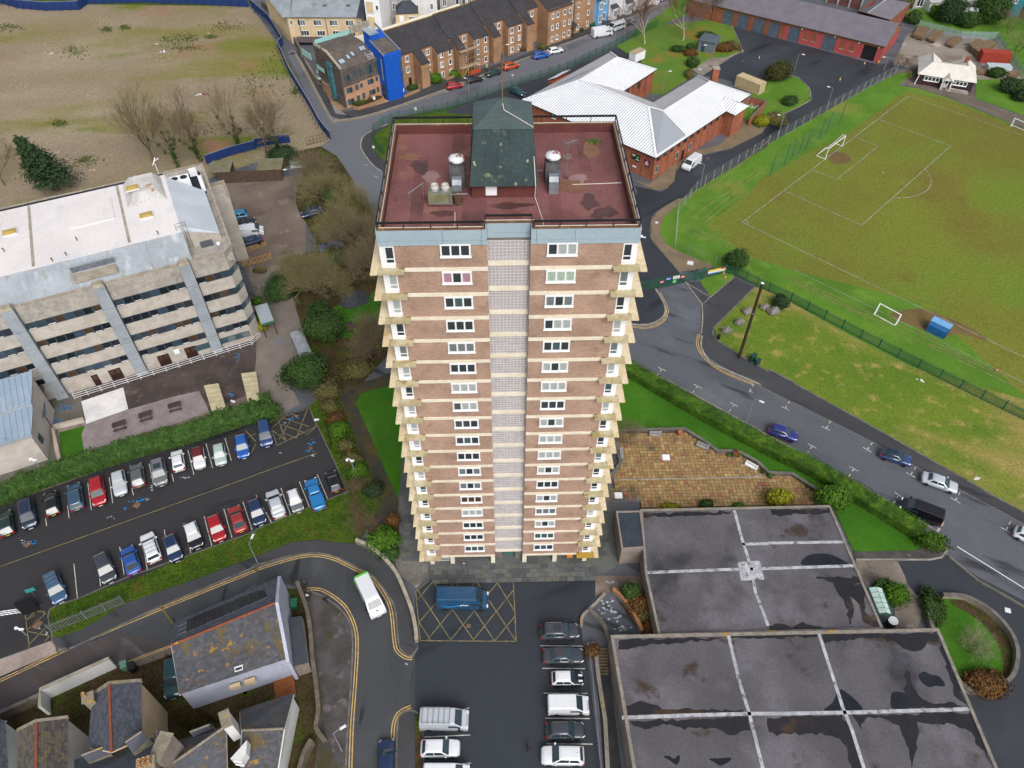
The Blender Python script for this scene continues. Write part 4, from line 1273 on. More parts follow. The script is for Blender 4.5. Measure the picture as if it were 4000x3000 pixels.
MB().box(-16,15.5,-1.6,1.8,0,14.6).obj('wall',m_peb,t)
b=MB()
b.box(-16,15.6,-1.7,-1.4,14.6,15.1);b.box(-16,15.6,1.6,1.9,14.6,15.1);b.box(15.3,15.62,-1.4,1.6,14.6,15.08)
b.obj('parapet',m_coping,t)
MB().box(-16,15.3,-1.4,1.6,14.6,14.75).obj('flat_roof',m_slope,t)
t=thing('stair_core','grey rendered block at rear right corner of office','building',OL(19.2,22,0),OA)
MB().box(-.8,1.6,-.5,4.2,0,12.6).obj('wall',m_peb,t)
b=MB()
b.box(-.8,1.7,4.0,4.3,12.6,13.2);b.box(1.4,1.7,-.5,4.0,12.6,13.18)
b.obj('parapet',m_coping,t)
# ---- small metal-roofed building front left of the office
m_corr=mat('blue_grey_metal','8f9fb0','8497aa',.3,patches=[('5d5f57',.3,.66,.78)],var=.06,fine=3,rough=.45)
m_render=mat('pale_render','bdb6b0','b0a9a3',.6,var=.05,fine=3)
t=thing('plant_house','pale rendered building with blue-grey corrugated metal roofs below office','building',(-63.8,62.8,0))
A_,B_=q('02',415,655),q('02',0,790)
C_=A_+(q('02',375,40,6)-q('02',310,480,6));C_.z=0
dA=(B_-A_)
A2,C2=A_+dA*3,C_+dA*3
walls(t,[A_,A2,C2,C_],0,5.6,m_render)
d2=dA.normalized()
n2=(C_-A_).normalized()
e=.35
for s0,s1,z0_,z1_ in ((-.03,.5,5.75,6.5),(.46,1.03,6.9,7.9)):
 pA,pC=lerp(A_,C_,s0)-d2*e,lerp(A_,C_,s1)-d2*e
 P=[pA+Vector((0,0,z0_)),pA+d2*18+Vector((0,0,z0_)),pC+d2*18+Vector((0,0,z1_)),pC+Vector((0,0,z1_))]
 ribbed(t,P,d2,.75,m_corr,.06,.09)
 wq=[pA+Vector((0,0,z0_-.45)),pA+d2*18+Vector((0,0,z0_-.45)),pA+d2*18+Vector((0,0,z0_-.02)),pA+Vector((0,0,z0_-.02))]
 wquad(t,wq,m_colm,.12,'eaves_fascia')
mid=lerp(A_,C_,.48)
walls(t,[mid,mid+d2*17,C2,C_],5.6,6.95,m_render)
facade(t,A_,C_,2.2,[1.6],1.0,1.2,1,g_dark,m_ofr)
t=thing('louvre_canopy','dark blue-green slatted canopy beside pale metal-roofed building','canopy',C_)
P=[q('02',320,300,3),q('02',395,290,3),q('02',370,0,3),q('02',275,0,3)]
b=MB()
for i in range(6):
 b.tube([lerp(P[0],P[1],i/5),lerp(P[3],P[2],i/5)],.05,5)
b.obj('beam',m_ofr,t,world=True)
for i in range(22):
 MB().tube([lerp(P[0],P[3],i/21)+Vector((0,0,.08)),lerp(P[1],P[2],i/21)+Vector((0,0,.08))],.06,4).obj('slat',mat('teal_slat','41606c'),t,world=True)
for p in (P[1],lerp(P[1],P[2],.5)):
 MB().tube([p,Vector((p.x,p.y,0))],.06,6).obj('post',m_black,t,world=True)
# ================================================================ youth centre: brick with white standing-seam roofs
m_rbrick=brickmat('orange_brick','a05437','8d4630','8f6a55')
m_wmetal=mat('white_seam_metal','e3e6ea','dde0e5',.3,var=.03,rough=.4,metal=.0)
m_wshade=mat('shaded_seam_metal','bcbcbf','b4b4b8',.3,var=.03,rough=.4)  # white metal greyed to paint shade on faces away from the sun
m_vly=mat('roof_valley_shade','8f949c',var=.05)  # grey stands in for the shade between roof ribs
YC=thing('youth_centre','orange brick hall with white standing-seam metal roofs behind tower','hall',(28,150,0))
he,hr=5.5,8.5
V3=lambda p,z_:Vector((p.x,p.y,z_))
yp={k:q('20',*p,he) for k,p in dict(SW=(90,865),SE=(1245,1365),NE=(2060,820),EN=(1605,655),I2=(1220,885),I1=(965,785),NN=(1250,600),NW=(850,450)).items()}
yr={k:q('20',*p,hr) for k,p in dict(J1=(590,690),NG=(912,495),J2=(1180,925),J3=(1310,960),EG=(1715,705)).items()}
cen=sum(yp.values(),Vector())/8
def shrink(p,k=.6):
 return p
order=['SW','SE','NE','EN','I2','I1','NN','NW']
plan=[yp[k] for k in order]
def inset(poly,d):
 out=[]
 n=len(poly)
 for i in range(n):
  a,b,c=poly[i-1],poly[i],poly[(i+1)%n]
  d1,d2_=(b-a).to_2d().normalized(),(c-b).to_2d().normalized()
  n1,n2_=Vector((-d1 .y,d1 .x)),Vector((-d2_.y,d2_.x))
  k=n1+n2_
  k=k/max(.3,k.dot(n1))
  out.append(Vector((b.x+k.x*d,b.y+k.y*d,0)))
 return out
ywall=inset(plan,.55)
walls(YC,ywall,0,5.35,m_rbrick)
wquad(YC,[V3(ywall[2],5.3),V3(ywall[3],5.3),V3(yr['EG'],8.25)+(yr['J3']-yr['EG']).normalized()*.6],m_rbrick,.2,'gable')
wquad(YC,[V3(ywall[6],5.3),V3(ywall[7],5.3),V3(yr['NG'],8.25)+(yr['J1']-yr['NG']).normalized()*.6],m_rbrick,.2,'gable')
J23=lerp(yr['J2'],yr['J3'],.5)
ribbed(YC,[yp['SW'],yp['SE'],yr['J2'],yr['J1']],(yp['SE']-yp['SW']),.58,m_wmetal,valley=m_vly)
ribbed(YC,[yp['SE'],yp['NE'],yr['EG'],yr['J3'],yr['J2']],(yp['NE']-yp['SE']),.58,m_wmetal,valley=m_vly)
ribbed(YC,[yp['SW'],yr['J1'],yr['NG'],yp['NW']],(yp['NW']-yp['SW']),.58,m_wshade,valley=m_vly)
ribbed(YC,[yr['J1'],yp['I1'],yp['NN'],yr['NG']],(yp['NN']-yp['I1']),.58,m_wmetal,valley=m_vly)
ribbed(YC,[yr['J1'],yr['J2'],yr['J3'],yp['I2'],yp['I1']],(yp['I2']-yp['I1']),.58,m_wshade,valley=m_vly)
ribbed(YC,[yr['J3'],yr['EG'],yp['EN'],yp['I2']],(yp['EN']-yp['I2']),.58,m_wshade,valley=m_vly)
for a,b in (('SW','J1'),('J1','NG'),('J1','J2'),('J2','J3'),('SE','J2'),('J3','EG'),('EG','NE'),('NG','NN'),('EG','EN'),('NG','NW')):
 A,B={**yp,**yr}[a],{**yp,**yr}[b]
 b_=MB()
 d=(B-A).normalized()
 s=d.cross(Vector((0,0,1))).normalized()*.22
 up_=Vector((0,0,.1))
 b_.add([A-s+up_,A+s+up_,B+s+up_,B-s+up_,A+up_*1.7,B+up_*1.7],[(0,4,5,3),(4,1,2,5),(0,1,4),(3,5,2),(0,3,2,1)])
 b_.obj('ridge_capping',m_wmetal,YC,world=True)
for i in range(8):
 a,b=plan[i],plan[(i+1)%8]
 MB().tube([V3(a,5.38),V3(b,5.38)],.09,6).obj('gutter',m_black,YC,world=True)
for i,spc in ((0,2.4),(1,2.4),(6,3),(5,2.4)):
 a,b=ywall[i],ywall[(i+1)%8]
 n=int((b-a).length/spc)
 d=(b-a).normalized()
 nn=Vector((d.y,-d.x,0))
 for k in range(n+1):
  p=a+d*(k*(b-a).length/n)
  mb=MB()
  mb.obox(p-d*.12+nn*.06,p+d*.12+nn*.06,.16,0,5.2)
  mb.obj('pier',m_rbrick,YC,world=True)
LSE=(ywall[2]-ywall[1]).length
facade(YC,ywall[1],ywall[2],4.1,[1.2+2.4*k for k in range(int(LSE/2.4))],1.0,.75,2,g_dark,m_door)
facade(YC,ywall[1],ywall[2],1.3,[1.2,8.4,13.2],1.0,1.5,1,g_teal,m_coping)
facade(YC,ywall[0],ywall[1],4.1,[(ywall[1]-ywall[0]).length-8,(ywall[1]-ywall[0]).length-14,(ywall[1]-ywall[0]).length-20,8,14],1.0,.75,2,g_dark,m_upvc)
facade(YC,ywall[5],ywall[6],3.4,[3,8],1.2,1.2,2,g_dark,m_door)
def poster(parent,a,b,c,w,z0,z1,m,name='banner'):
 d=(b-a).to_2d().normalized()
 nn=Vector((d.y,-d.x,0))
 p=a+Vector((d.x,d.y,0))*c+nn*.14
 mb=MB().obox(p-Vector((d.x,d.y,0))*w/2,p+Vector((d.x,d.y,0))*w/2,.05,z0,z1)
 return mb.obj(name,m,parent,world=True),p,math.atan2(d.y,d.x)
LS=(ywall[1]-ywall[0]).length
def letters(parent,txt,p,rz,size,m,name='lettering',nrm_off=.04):
 cu=bpy.data.curves.new(name,'FONT')
 cu.body=txt
 cu.size=size
 cu.extrude=.004
 cu.align_x='CENTER'
 tmp=bpy.data.objects.new('tmp',cu)
 C.objects.link(tmp)
 dg=bpy.context.evaluated_depsgraph_get()
 me=bpy.data.meshes.new_from_object(tmp.evaluated_get(dg))
 bpy.data.objects.remove(tmp)
 me.materials.clear()
 me.materials.append(m)
 l=Vector((p[0],p[1],p[2]))-wloc(parent)
 return link(name,me,parent,l,rot=(PI/2,0,rz))
m_lw,m_lg,m_ly=mat('letter_white','e6e6e6',var=0),mat('letter_green','4fae5a',var=0),mat('letter_yellow','d9a62f',var=0)
def strokes(parent,p,rz,rows,m,name='printed_line'):
 """small print that the distance leaves unreadable: (x, z, width, height) bars"""
 d=Vector((math.cos(rz),math.sin(rz),0))
 nn=Vector((math.sin(rz),-math.cos(rz),0))*.045
 for x,z_,w,h,mm in rows:
  c=p+d*x+nn
  MB().obox(c-d*w/2,c+d*w/2,.02,z_,z_+h).obj(name,mm or m,parent,world=True)
bo,p,rz=poster(YC,ywall[0],ywall[1],LS-4.3,2.0,2.9,4.2,mat('banner_black','17211f','1f3a2a',1.2))
strokes(bo,p,rz,[(-.5,3.82,.8,.16,m_lw),(-.55,3.58,.5,.14,m_ly),(.45,3.1,.8,.14,m_lw),(.5,3.5,.5,.4,m_lg)],m_lw)
bo,p,rz=poster(YC,ywall[0],ywall[1],LS-1.6,1.5,2.7,4.0,mat('banner_maroon','5d1733'))
strokes(bo,p,rz,[(0,3.72,.12,.16,m_lw),(0,3.48,.5,.13,m_lw),(0,3.3,.9,.1,m_ly),(0,3.14,.6,.1,m_lw),(0,2.95,1.0,.07,m_lw)],m_lw)
bo,p,rz=poster(YC,ywall[0],ywall[1],LS-4.4,.9,1.3,1.65,m_upvc,'name_plate')
d=(ywall[2]-ywall[1]).normalized()
nn=Vector((d.y,-d.x,0))
for c_,w_ in ((10.6,1.1),):
 p=ywall[1]+d*c_
 MB().obox(p-d*w_/2+nn*.03,p+d*w_/2+nn*.03,.1,0,2.3).obj('door',m_door,YC,world=True)
pb=ywall[1]+d*(LSE-9.0)
bay=[pb,pb+nn*2.4,pb+nn*2.4+d*4.6,pb+d*4.6]
walls(YC,bay,0,5.2,m_rbrick,'porch')
ov=[pb-d*.5+nn*-1.5,pb-d*.5+nn*2.9,pb+nn*2.9+d*5.1,pb+d*5.1+nn*-1.5]
ap=V3(pb+d*2.3-nn*1.6,7.0)
ap2=V3(pb+d*2.3+nn*1.2,6.6)
ribbed(YC,[V3(ov[0],5.7),V3(ov[1],5.45),ap2,ap],nn,.58,m_wmetal,valley=m_vly)
ribbed(YC,[V3(ov[1],5.45),V3(ov[2],5.45),ap2],d,.58,m_wmetal,valley=m_vly)
ribbed(YC,[V3(ov[2],5.45),V3(ov[3],5.7),ap,ap2],nn,.58,m_wmetal,valley=m_vly)
pbW=lerp(yp['SW'],yp['NW'],.43)
dW=(yp['NW']-yp['SW']).normalized()
nW=Vector((-dW.y,dW.x,0))
ow=[pbW-dW*2.6,pbW-dW*2.6+nW*2.2,pbW+dW*2.6+nW*2.2,pbW+dW*2.6]
ribbed(YC,[V3(ow[0],6.6),V3(ow[1],5.4),V3(ow[2],5.4),V3(ow[3],6.6)],dW,.58,m_wmetal,valley=m_vly)
walls(YC,[ow[0]*1,ow[1]-nW*.4,ow[2]-nW*.4,ow[3]],0,5.3,m_rbrick,'porch')
pc=q('20',1745,690,6)
MB().box(pc.x-.7,pc.x+.7,pc.y-.7,pc.y+.7,0,8.6).obj('chimney',m_rbrick,YC,world=True)
MB().box(pc.x-.78,pc.x+.78,pc.y-.78,pc.y+.78,8.6,8.8).obj('chimney_cap',m_coping,YC,world=True)
# ================================================================ street frame: flats, blue-tower block
SA=math.radians(40)
SF=fr((-25,169.5),SA)
m_bbrick=brickmat('buff_brick','a67c5c','97704f','8f7a64')
m_tile=mat('dark_roof_tile','38363a','302f33',.4,patches=[('5a5a4e',2.2,.66,.74)],var=.3,fine=3,bump=.6)
m_ridge=mat('lichen_ridge','6a5332','7f6a2c',1.5,var=.3)
FL_=thing('terraced_flats','long stepped row of buff brick flats with dark tiled catslide roofs','flats',(-25,169.5,0),SA)
def zr(v):
 return 8.1-.62*(3-v)
def flatroof(u0,u1,v0,v1=8.6,dz=0):
 MB().slab([(u0,v0-.25,zr(v0-.25)+dz),(u1,v0-.25,zr(v0-.25)+dz),(u1,v1,zr(v1)+dz),(u0,v1,zr(v1)+dz)],.18).obj('roof',m_tile,FL_)
seq=[]
u=-.4
for n in range(4):
 c0=4.6+10.75*n
 if n==0:
  seq.append((u,c0,3.0,'A0'))
 seq.append((c0,c0+2.2,-.3,'C'))
 seq.append((c0+2.2,c0+5.5,3.0,'A'))
 if n<3:
  seq.append((c0+5.5,c0+10.2,.9,'B'))
  seq.append((c0+10.2,c0+10.75,3.0,'D'))
seq.append((42.35,43.0,3.0,'A'))
for i,(a,b,v,k) in enumerate(seq):
 dz=.25*math.floor(max(0,(a-2)/10.75))
 MB().prism([(a,v),(b,v),(b,14),(a,14)],0,zr(v)-.1+dz).obj('wall',m_bbrick,FL_)
 if b-a>.4:
  pass
 flatroof(a,b,v,dz=dz)
 MB().slab([(a,8.6,zr(8.6)+dz),(b,8.6,zr(8.6)+dz),(b,14.2,zr(8.6)-3.4+dz),(a,14.2,zr(8.6)-3.4+dz)],.18).obj('roof',m_tile,FL_)
 MB().tube([(a,8.6,zr(8.6)+.05+dz),(b,8.6,zr(8.6)+.05+dz)],.14,6).obj('ridge_tiles',m_ridge,FL_)
 sides=MB()
 for uu in (a+.01,b-.01):
  sides.add([(uu,v,zr(v)-.15+dz),(uu,8.6,zr(8.6)-.15+dz),(uu,13.9,zr(8.6)-3.5+dz),(uu,13.9,5),(uu,v,5)],[(0,1,2,3,4)])
 sides.obj('gable_side',m_bbrick,FL_)
 if k=='A0':
  for zz in (.9,3.4,5.9):
   for uu in (.8,3.0):
    if zz<1 and uu>2:
     continue
    window(FL_,uu,v-.01,zz,1.0,1.35,2,0,.1,.08,True,None,[g_grey,g_dark])
  MB().box(2.9,3.7,v-.06,v,0,2.1).obj('door',m_door,FL_)
 if k=='A' and b-a>1:
  for zz in (.9,3.4,5.9):
   window(FL_,(a+b)/2+.4,v-.01,zz+dz,1.0,1.35,2,0,.1,.08,True,None,[g_grey,g_dark])
 if k=='B':
  for zz in (.6,3.0,5.3):
   for uu in (a+1.2,a+3.6):
    window(FL_,uu,v-.01,zz,1.0 if uu<a+2 else .8,1.3,2 if uu<a+2 else 1,0,.1,.08,True,None,[random.choice([g_grey,g_dark,g_net]),g_dark])
  MB().box(b+.05,b+.5,2.92,3.0,0,2.1).obj('door',m_door,FL_)
t=thing('stair_block_flats','three-storey buff brick flats with glazed stair at end of terrace','flats',SF(43,0),SA)
for a,b,v in ((0,8.2,-1.2),(8.2,10.4,.6),(10.4,17.4,0)):
 MB().prism([(a,v),(b,v),(b,13),(a,13)],0,8.9).obj('wall',m_bbrick,t)
 MB().slab([(a,v-.3,8.75),(b,v-.3,8.75),(b,7,12.2),(a,7,12.2)],.18).obj('roof',m_tile,t)
 MB().slab([(a,7,12.2),(b,7,12.2),(b,13.2,9),(a,13.2,9)],.18).obj('roof',m_tile,t)
 sd_=MB()
 for uu in (a+.01,b-.01):
  sd_.add([(uu,v,8.6),(uu,7,12.05),(uu,12.9,8.8)],[(0,1,2)])
 sd_.obj('gable',m_bbrick,t)
for zz in (.9,3.7,6.5):
 for uu,v in ((1.5,-1.2),(3.2,-1.2),(5.6,-1.2),(7.4,-1.2),(11.6,0),(15.2,0)):
  window(t,uu,v-.01,zz,.75,1.25,1,0,.1,.08,True,None,random.choice([g_dark,g_grey]))
window(t,9.3,.58,3.0,1.9,5.6,2,0,.1,.08,False,m_coping,[g_grey,g_net])
MB().slab([(8.1,-1.4,2.6),(10.5,-1.4,2.6),(10.5,.6,3.2),(8.1,.6,3.2)],.12).obj('porch_roof',m_tile,t)
MB().box(8.7,9.9,.5,.62,0,2.3).obj('door',m_door,t)
# ---- timber and brick block with blue tower
m_wood=mat('grey_timber','5d5652','4a4441',.8,patches=[('6d655f',2,.5,.7,None,(1,0))],var=.2,fine=4)
m_salmon=brickmat('salmon_brick','b88a6a','a97b5d','a58a72')
m_cobalt=mat('cobalt_render','0a52b8','0b4fae',.5,var=.05,fine=3,rough=.6)
m_feltb=mat('brown_felt','5f5753','524b47',.6,patches=[('6f5f4a',.7,.58,.7)],var=.12,fine=4)
WB=thing('timber_block','timber and salmon brick block with grey mansard roof on street corner','building',SF(0,0),SA)
MB().prism([(-14.2,3.0),(-5.0,2.6),(-5.0,13.5),(-14.0,13.8)],0,5.2).obj('wall',m_salmon,WB)
n_b=22
for i in range(n_b):
 a,b=-14.25+i*9.25/n_b,-14.25+(i+1)*9.25/n_b-.03
 MB().box(a,b,2.82-.02*(i%2),3.1,5.0,8.9).obj('timber_board',m_wood,WB)
for i in range(26):
 a=2.9+i*.42
 MB().box(-14.42-.02*(i%2),-14.1,a,a+.39,.4 if i<12 else 3.6,8.9 if i<8 else 10.6).obj('timber_board',m_wood,WB)
MB().prism([(-14.1,3.1),(-5.0,2.9),(-5.0,13.4),(-14.1,13.6)],5.2,8.85).obj('wall',m_wood,WB)
MB().slab([(-14.2,2.85,8.95),(-4.9,2.85,8.95),(-4.9,8.4,11.0),(-14.2,8.4,11.0)],.15).obj('roof',m_feltb,WB)
MB().box(-14.1,-4.9,8.4,13.5,8.85,10.95).obj('roof_deck',m_feltb,WB)
b=MB()
b.slab([(-14.45,2.8,9.3),(-13.95,2.8,9.3),(-13.95,8.4,11.35),(-14.45,8.4,11.35)],.4)
b.box(-14.45,-13.95,8.4,10.2,10.9,11.35);b.box(-14.45,-13.95,11.2,13.8,10.9,11.35);b.box(-4.9,.2,13.3,13.8,11,12.6)
b.obj('parapet',m_coping,WB)
for uu,vv in ((-12.9,4.4),(-12.3,4.4),(-10.6,5.0),(-9.2,5.4),(-6.6,6.0),(-5.9,6.0)):
 zz=8.95+(vv-2.85)*.37
 MB().slab([(uu-.25,vv,zz+.12),(uu+.25,vv,zz+.12),(uu+.25,vv+1.0,zz+.12+.37),(uu-.25,vv+1.0,zz+.12+.37)],.1).obj('rooflight',mat('rooflight_glass','9fb6cc',var=.1,rough=.15),WB)
bl=MB().box(-7.0,-5.6,3.2,4.6,9.1,9.25).obj('balcony',m_coping,WB)
b=MB()
for p0,p1 in (((-7,3.2),(-5.6,3.2)),((-7,3.2),(-7,4.6)),((-5.6,3.2),(-5.6,4.6))):
 b.tube([(*p0,10.2),(*p1,10.2)],.04,5);b.tube([(*p0,9.2),(*p0,10.2)],.04,5);b.tube([(*p0,9.7),(*p1,9.7)],.03,5)
b.obj('rail',m_upvc,bl)
for a in (('t',-13.4,6.4,1.4,1.1),('t',-11.3,6.7,.7,1.1),('t',-9.9,6.7,.7,1.2),('t',-7.6,6.3,1.3,1.9),('t',-5.7,7.2,.6,1.2)):
 window(WB,a[1]+.3,2.8,a[2],a[3],a[4],2 if a[3]>1 else 1,-.0,.06,.06,False,m_ofr,[g_teal,g_dark])
for a in ((-12.9,3.4,1.5,1.2),(-11.0,3.5,.8,1.2),(-9.8,3.8,.7,.9),(-7.4,3.9,1.5,1.1),(-5.8,4.1,.6,1.0),(-12.9,.7,1.6,1.3),(-11.0,.9,.8,1.3),(-9.6,1.1,.7,1.3),(-7.3,1.4,1.6,1.1),(-5.8,1.5,.6,1.2)):
 window(WB,a[0],2.95-(a[0]+14.2)*.043,a[1],a[2],a[3],2 if a[2]>1 else 1,-.04,.06,.05,False,m_ofr,[g_teal,g_dark,g_grey])
gb=MB().box(-15.0,-14.4,6.4,7.8,1.2,9.2).obj('glazed_bay',mat('bay_glass','4d8087','31565d',.8,rough=.15),WB)
b=MB()
for zz in (1.2,3.9,6.3,9.1):
 b.box(-15.05,-14.35,6.35,7.85,zz,zz+.12)
for vv in (6.35,7.1,7.8):
 b.box(-15.06,-15.0,vv,vv+.06,1.2,9.2)
b.obj('bay_frame',mat('teal_frame','2f6a70'),gb)
bp_=MB().box(-14.6,-14.35,10,12.4,2.9,3.0).obj('lane_balcony',m_coping,WB)
MB().box(-15.1,-15.05,9.2,12.6,6.2,7.2).obj('glass_screen',mat('mint_glass','8fc0bb',rough=.2),bp_)
b=MB()
b.box(-16,-15.9,12.8,17,8.2,9.6)
b.obj('glass_screen',mat('mint_glass',0),WB)
b=MB()
b.box(-14,-4.8,13.7,13.76,11,11.9)
b.obj('balustrade',mat('mint_glass',0),WB)
BT=MB()
pts=[(-4.95,-.35),(-.5,-.35)]
BT.add([(-4.95,-.35,0),(-.5,-.35,0),(-.5,7.5,0),(-4.95,7.5,0),(-4.95,-.35,10.4),(-.5,-.35,10.4),(-.5,4.6,12.0),(-4.95,4.6,12.0),(-.5,7.5,12.9),(-4.95,7.5,12.9)],[(0,1,5,4),(1,2,8,6,5),(2,3,9,8),(3,0,4,7,9),(4,5,6,7),(7,6,8,9)])
BT.obj('blue_tower',m_cobalt,WB)
MB().slab([(-4.5,.1,10.72),(-.9,.1,10.72),(-.9,4.6,12.15),(-4.5,4.6,12.15)],.1).obj('tower_roof',m_feltb,WB)
MB().box(-4.9,-2.9,4.6,7.6,12.2,13.6).obj('stair_head',m_cobalt,WB)
MB().slab([(-5.1,4.4,13.55),(-2.7,4.4,13.55),(-2.7,7.8,13.95),(-5.1,7.8,13.95)],.1).obj('stair_head_roof',m_slope,WB)
b=MB()
b.slab([(-5.1,-.4,10.75),(-4.75,-.4,10.75),(-4.75,5,12.4),(-5.1,5,12.4)],.3);b.slab([(-.75,-.4,10.75),(-.4,-.4,10.75),(-.4,9.5,13.6),(-.75,9.5,13.6)],.3)
b.obj('coping',m_galv,WB)
window(WB,-4.97,1.0,4.6,.5,5.0,1,-PI/2,.05,.05,False,m_ofr,g_net)
window(WB,-.95,-.36,3.6,.45,5.4,1,0,.05,.05,False,m_ofr,g_teal)
window(WB,-4.97,1.4,.2,1.3,3.2,2,-PI/2,.05,.05,False,m_ofr,g_dark)
strokes(WB,SF(-2.4,-.36,0),SA,[(0,6.1,1.5,.22,mat('letter_navy','0a2c66',var=0)),(-.3,2.5,1.0,.28,m_lw),(-.3,2.1,.9,.24,m_lw)],m_lw)
gw=thing('garden_wall','low brown brick wall with shrubs before timber block','wall',SF(-12,1))
b=MB()
wallline(b,[SF(-13.2,2),SF(-12.5,.6),SF(-9,.4),SF(-5.6,.8),SF(-5.4,2.2)],.25,0,.8)
b.obj('wall',m_bbrick,gw,world=True)
MB().sheet([SF(-12.4,.8,.7),SF(-5.7,1.0,.7),SF(-5.6,2.5,.7),SF(-12.4,2.8,.7)]).obj('soil',m_soil,gw,world=True)
# ================================================================ cream building, rear terraces
m_cream=mat('cream_render','cdb896','c2ac8a',.4,var=.06,fine=3)
m_slate=mat('grey_slate_far','8d949b','7f868c',.4,patches=[('6d6f70',.5,.6,.74,None,(.3,0))],var=.16,fine=3,bump=.3)
m_slated=mat('dark_slate_far','3c4047','343840',.5,var=.16,fine=4,bump=.3)
CB=thing('cream_block','cream rendered block with big grey slate roof beyond the lane','building',(-48,200,0))
cp=[Vector((-57.2,197.3,0)),Vector((-55.9,197.6,0)),Vector((-39.8,197.4,0)),Vector((-38.2,196.2,0)),Vector((-37.0,203.5,0)),Vector((-37,214,0)),Vector((-64,214,0)),Vector((-65,208.5,0))]
walls(CB,cp,0,6.7,m_cream)
rg=[(-58.2,196.7),(-56.2,196.9),(-39.6,196.9),(-37.6,195.6),(-36.2,203.6),(-38,212),(-59,213),(-66,208.6)]
R3=[Vector((x,y,6.75)) for x,y in rg]
top=[Vector((-57,210,11.5)),Vector((-38.5,210,11.5))]
ribbed(CB,[R3[0],R3[1],top[0]+Vector((-.5,0,0)),R3[7]+Vector((0,0,2.6))],(1,0),.55,m_slate,.1,.03)
ribbed(CB,[R3[1],R3[2],top[1],top[0]],(1,0),.55,m_slate,.1,.03)
MB().add([R3[2],R3[3],R3[4],top[1]],[(0,1,3),(1,2,3)]).obj('roof',m_slated,CB,world=True)
MB().add([top[0],top[1],Vector((-37,216,8)),Vector((-64,216,8))],[(0,1,2,3)]).obj('roof',m_slate,CB,world=True)
facade(CB,cp[1],cp[2],4.5,[2.0,6.1,10.2,14.3],2.0,1.35,3,[g_dark,g_grey,g_grey],m_upvc)
facade(CB,cp[1],cp[2],1.9,[2.5,6.6,10.6,14.4],2.0,1.3,3,g_dark,m_upvc)
facade(CB,cp[0],cp[1],4.6,[.8],.7,1.2,1,g_grey,m_upvc)
facade(CB,cp[2],cp[3],4.6,[1.1],.7,1.2,1,g_dark,m_upvc)
MB().box(-56,-39,195.9,197.5,.9,1.0).obj('lean_to_floor',m_slated,CB,world=True)
MB().slab([(-55.8,195.6,1.0),(-40,195.6,1.0),(-40,197.4,1.7),(-55.8,197.4,1.7)],.1).obj('lean_to_roof',mat('brown_slate','4d4446'),CB,world=True)
for x in (-48,-42):
 MB().box(x-.5,x+.5,200.4,201,7.9,8.3).obj('roof_vent',m_feltb,CB,world=True)
for x in (-54.4,-47.6):
 MB().tube([(x,197.3,0),(x,197.3,6.6)],.06,5).obj('drainpipe',m_black,CB,world=True)
t=thing('white_end_house','tall white and cream gabled house end beside the grey slate roof','house',(-34.5,201,0))
walls(t,[Vector((-37,196.4,0)),Vector((-33.2,195.6,0)),Vector((-32.2,206,0)),Vector((-37,206,0))],0,11.5,m_upvc)
for zz in (1.0,4.6,8.2):
 MB().obox(Vector((-36.6,196.2,0)),Vector((-34.9,195.85,0)),.12,zz,zz+2.6).obj('cream_panel',m_cream,t,world=True)
facade(t,Vector((-37,196.4,0)),Vector((-33.2,195.6,0)),9.0,[3.2],.7,1.1,1,g_dark,m_upvc)
def simple_house(name,label,a,b,depth,ze,zr_,mw,mr,wins=(),cat='house',group=None,gl=None,hip=0):
 """house whose front runs a->b (left to right), roof ridge parallel to the front"""
 a,b=Vector((*a,0)),Vector((*b,0))
 rz=ang(a,b)
 L=(b-a).length
 t=thing(name,label,cat,a,rz,group)
 MB().box(0,L,0,depth,0,ze).obj('wall',mw,t)
 e=.25
 MB().slab([(-e*0,-e,ze-.1),(L,-e,ze-.1),(L-hip,depth/2,zr_),(hip,depth/2,zr_)],.14).obj('roof',mr,t)
 MB().slab([(hip,depth/2,zr_),(L-hip,depth/2,zr_),(L,depth+e,ze-.1),(0,depth+e,ze-.1)],.14).obj('roof',mr,t)
 if not hip:
  g=MB()
  for x in (.01,L-.01):
   g.add([(x,0,ze-.05),(x,depth/2,zr_-.12),(x,depth,ze-.05)],[(0,1,2)])
  g.obj('gable',mw,t)
 else:
  MB().slab([(0,-e,ze-.1),(hip,depth/2,zr_),(0,depth+e,ze-.1)],.1).obj('roof',mr,t)
  MB().slab([(L,-e,ze-.1),(L-hip,depth/2,zr_),(L,depth+e,ze-.1)],.1).obj('roof',mr,t)
 for (x,z_,w,h,n) in wins:
  window(t,x,-.02,z_,w,h,n,0,.1,.07,True,None,gl or [random.choice([g_dark,g_grey])])
 return t
m_wr=mat('white_render','cfd0d2','c2c3c6',.5,var=.05,fine=3)
m_gr=mat('grey_render','a6a3a2','989594',.5,var=.07,fine=3)
m_pinkr=mat('pale_pink_render','c9c0be','bfb5b3',.5,var=.06)
m_blue_r=mat('sky_blue_render','6d9cc4','6494be',.5,var=.05)
w3=lambda*xs:[(x,z_,1.1,1.5,2) for x in xs for z_ in (1.0,4.0,6.6)]
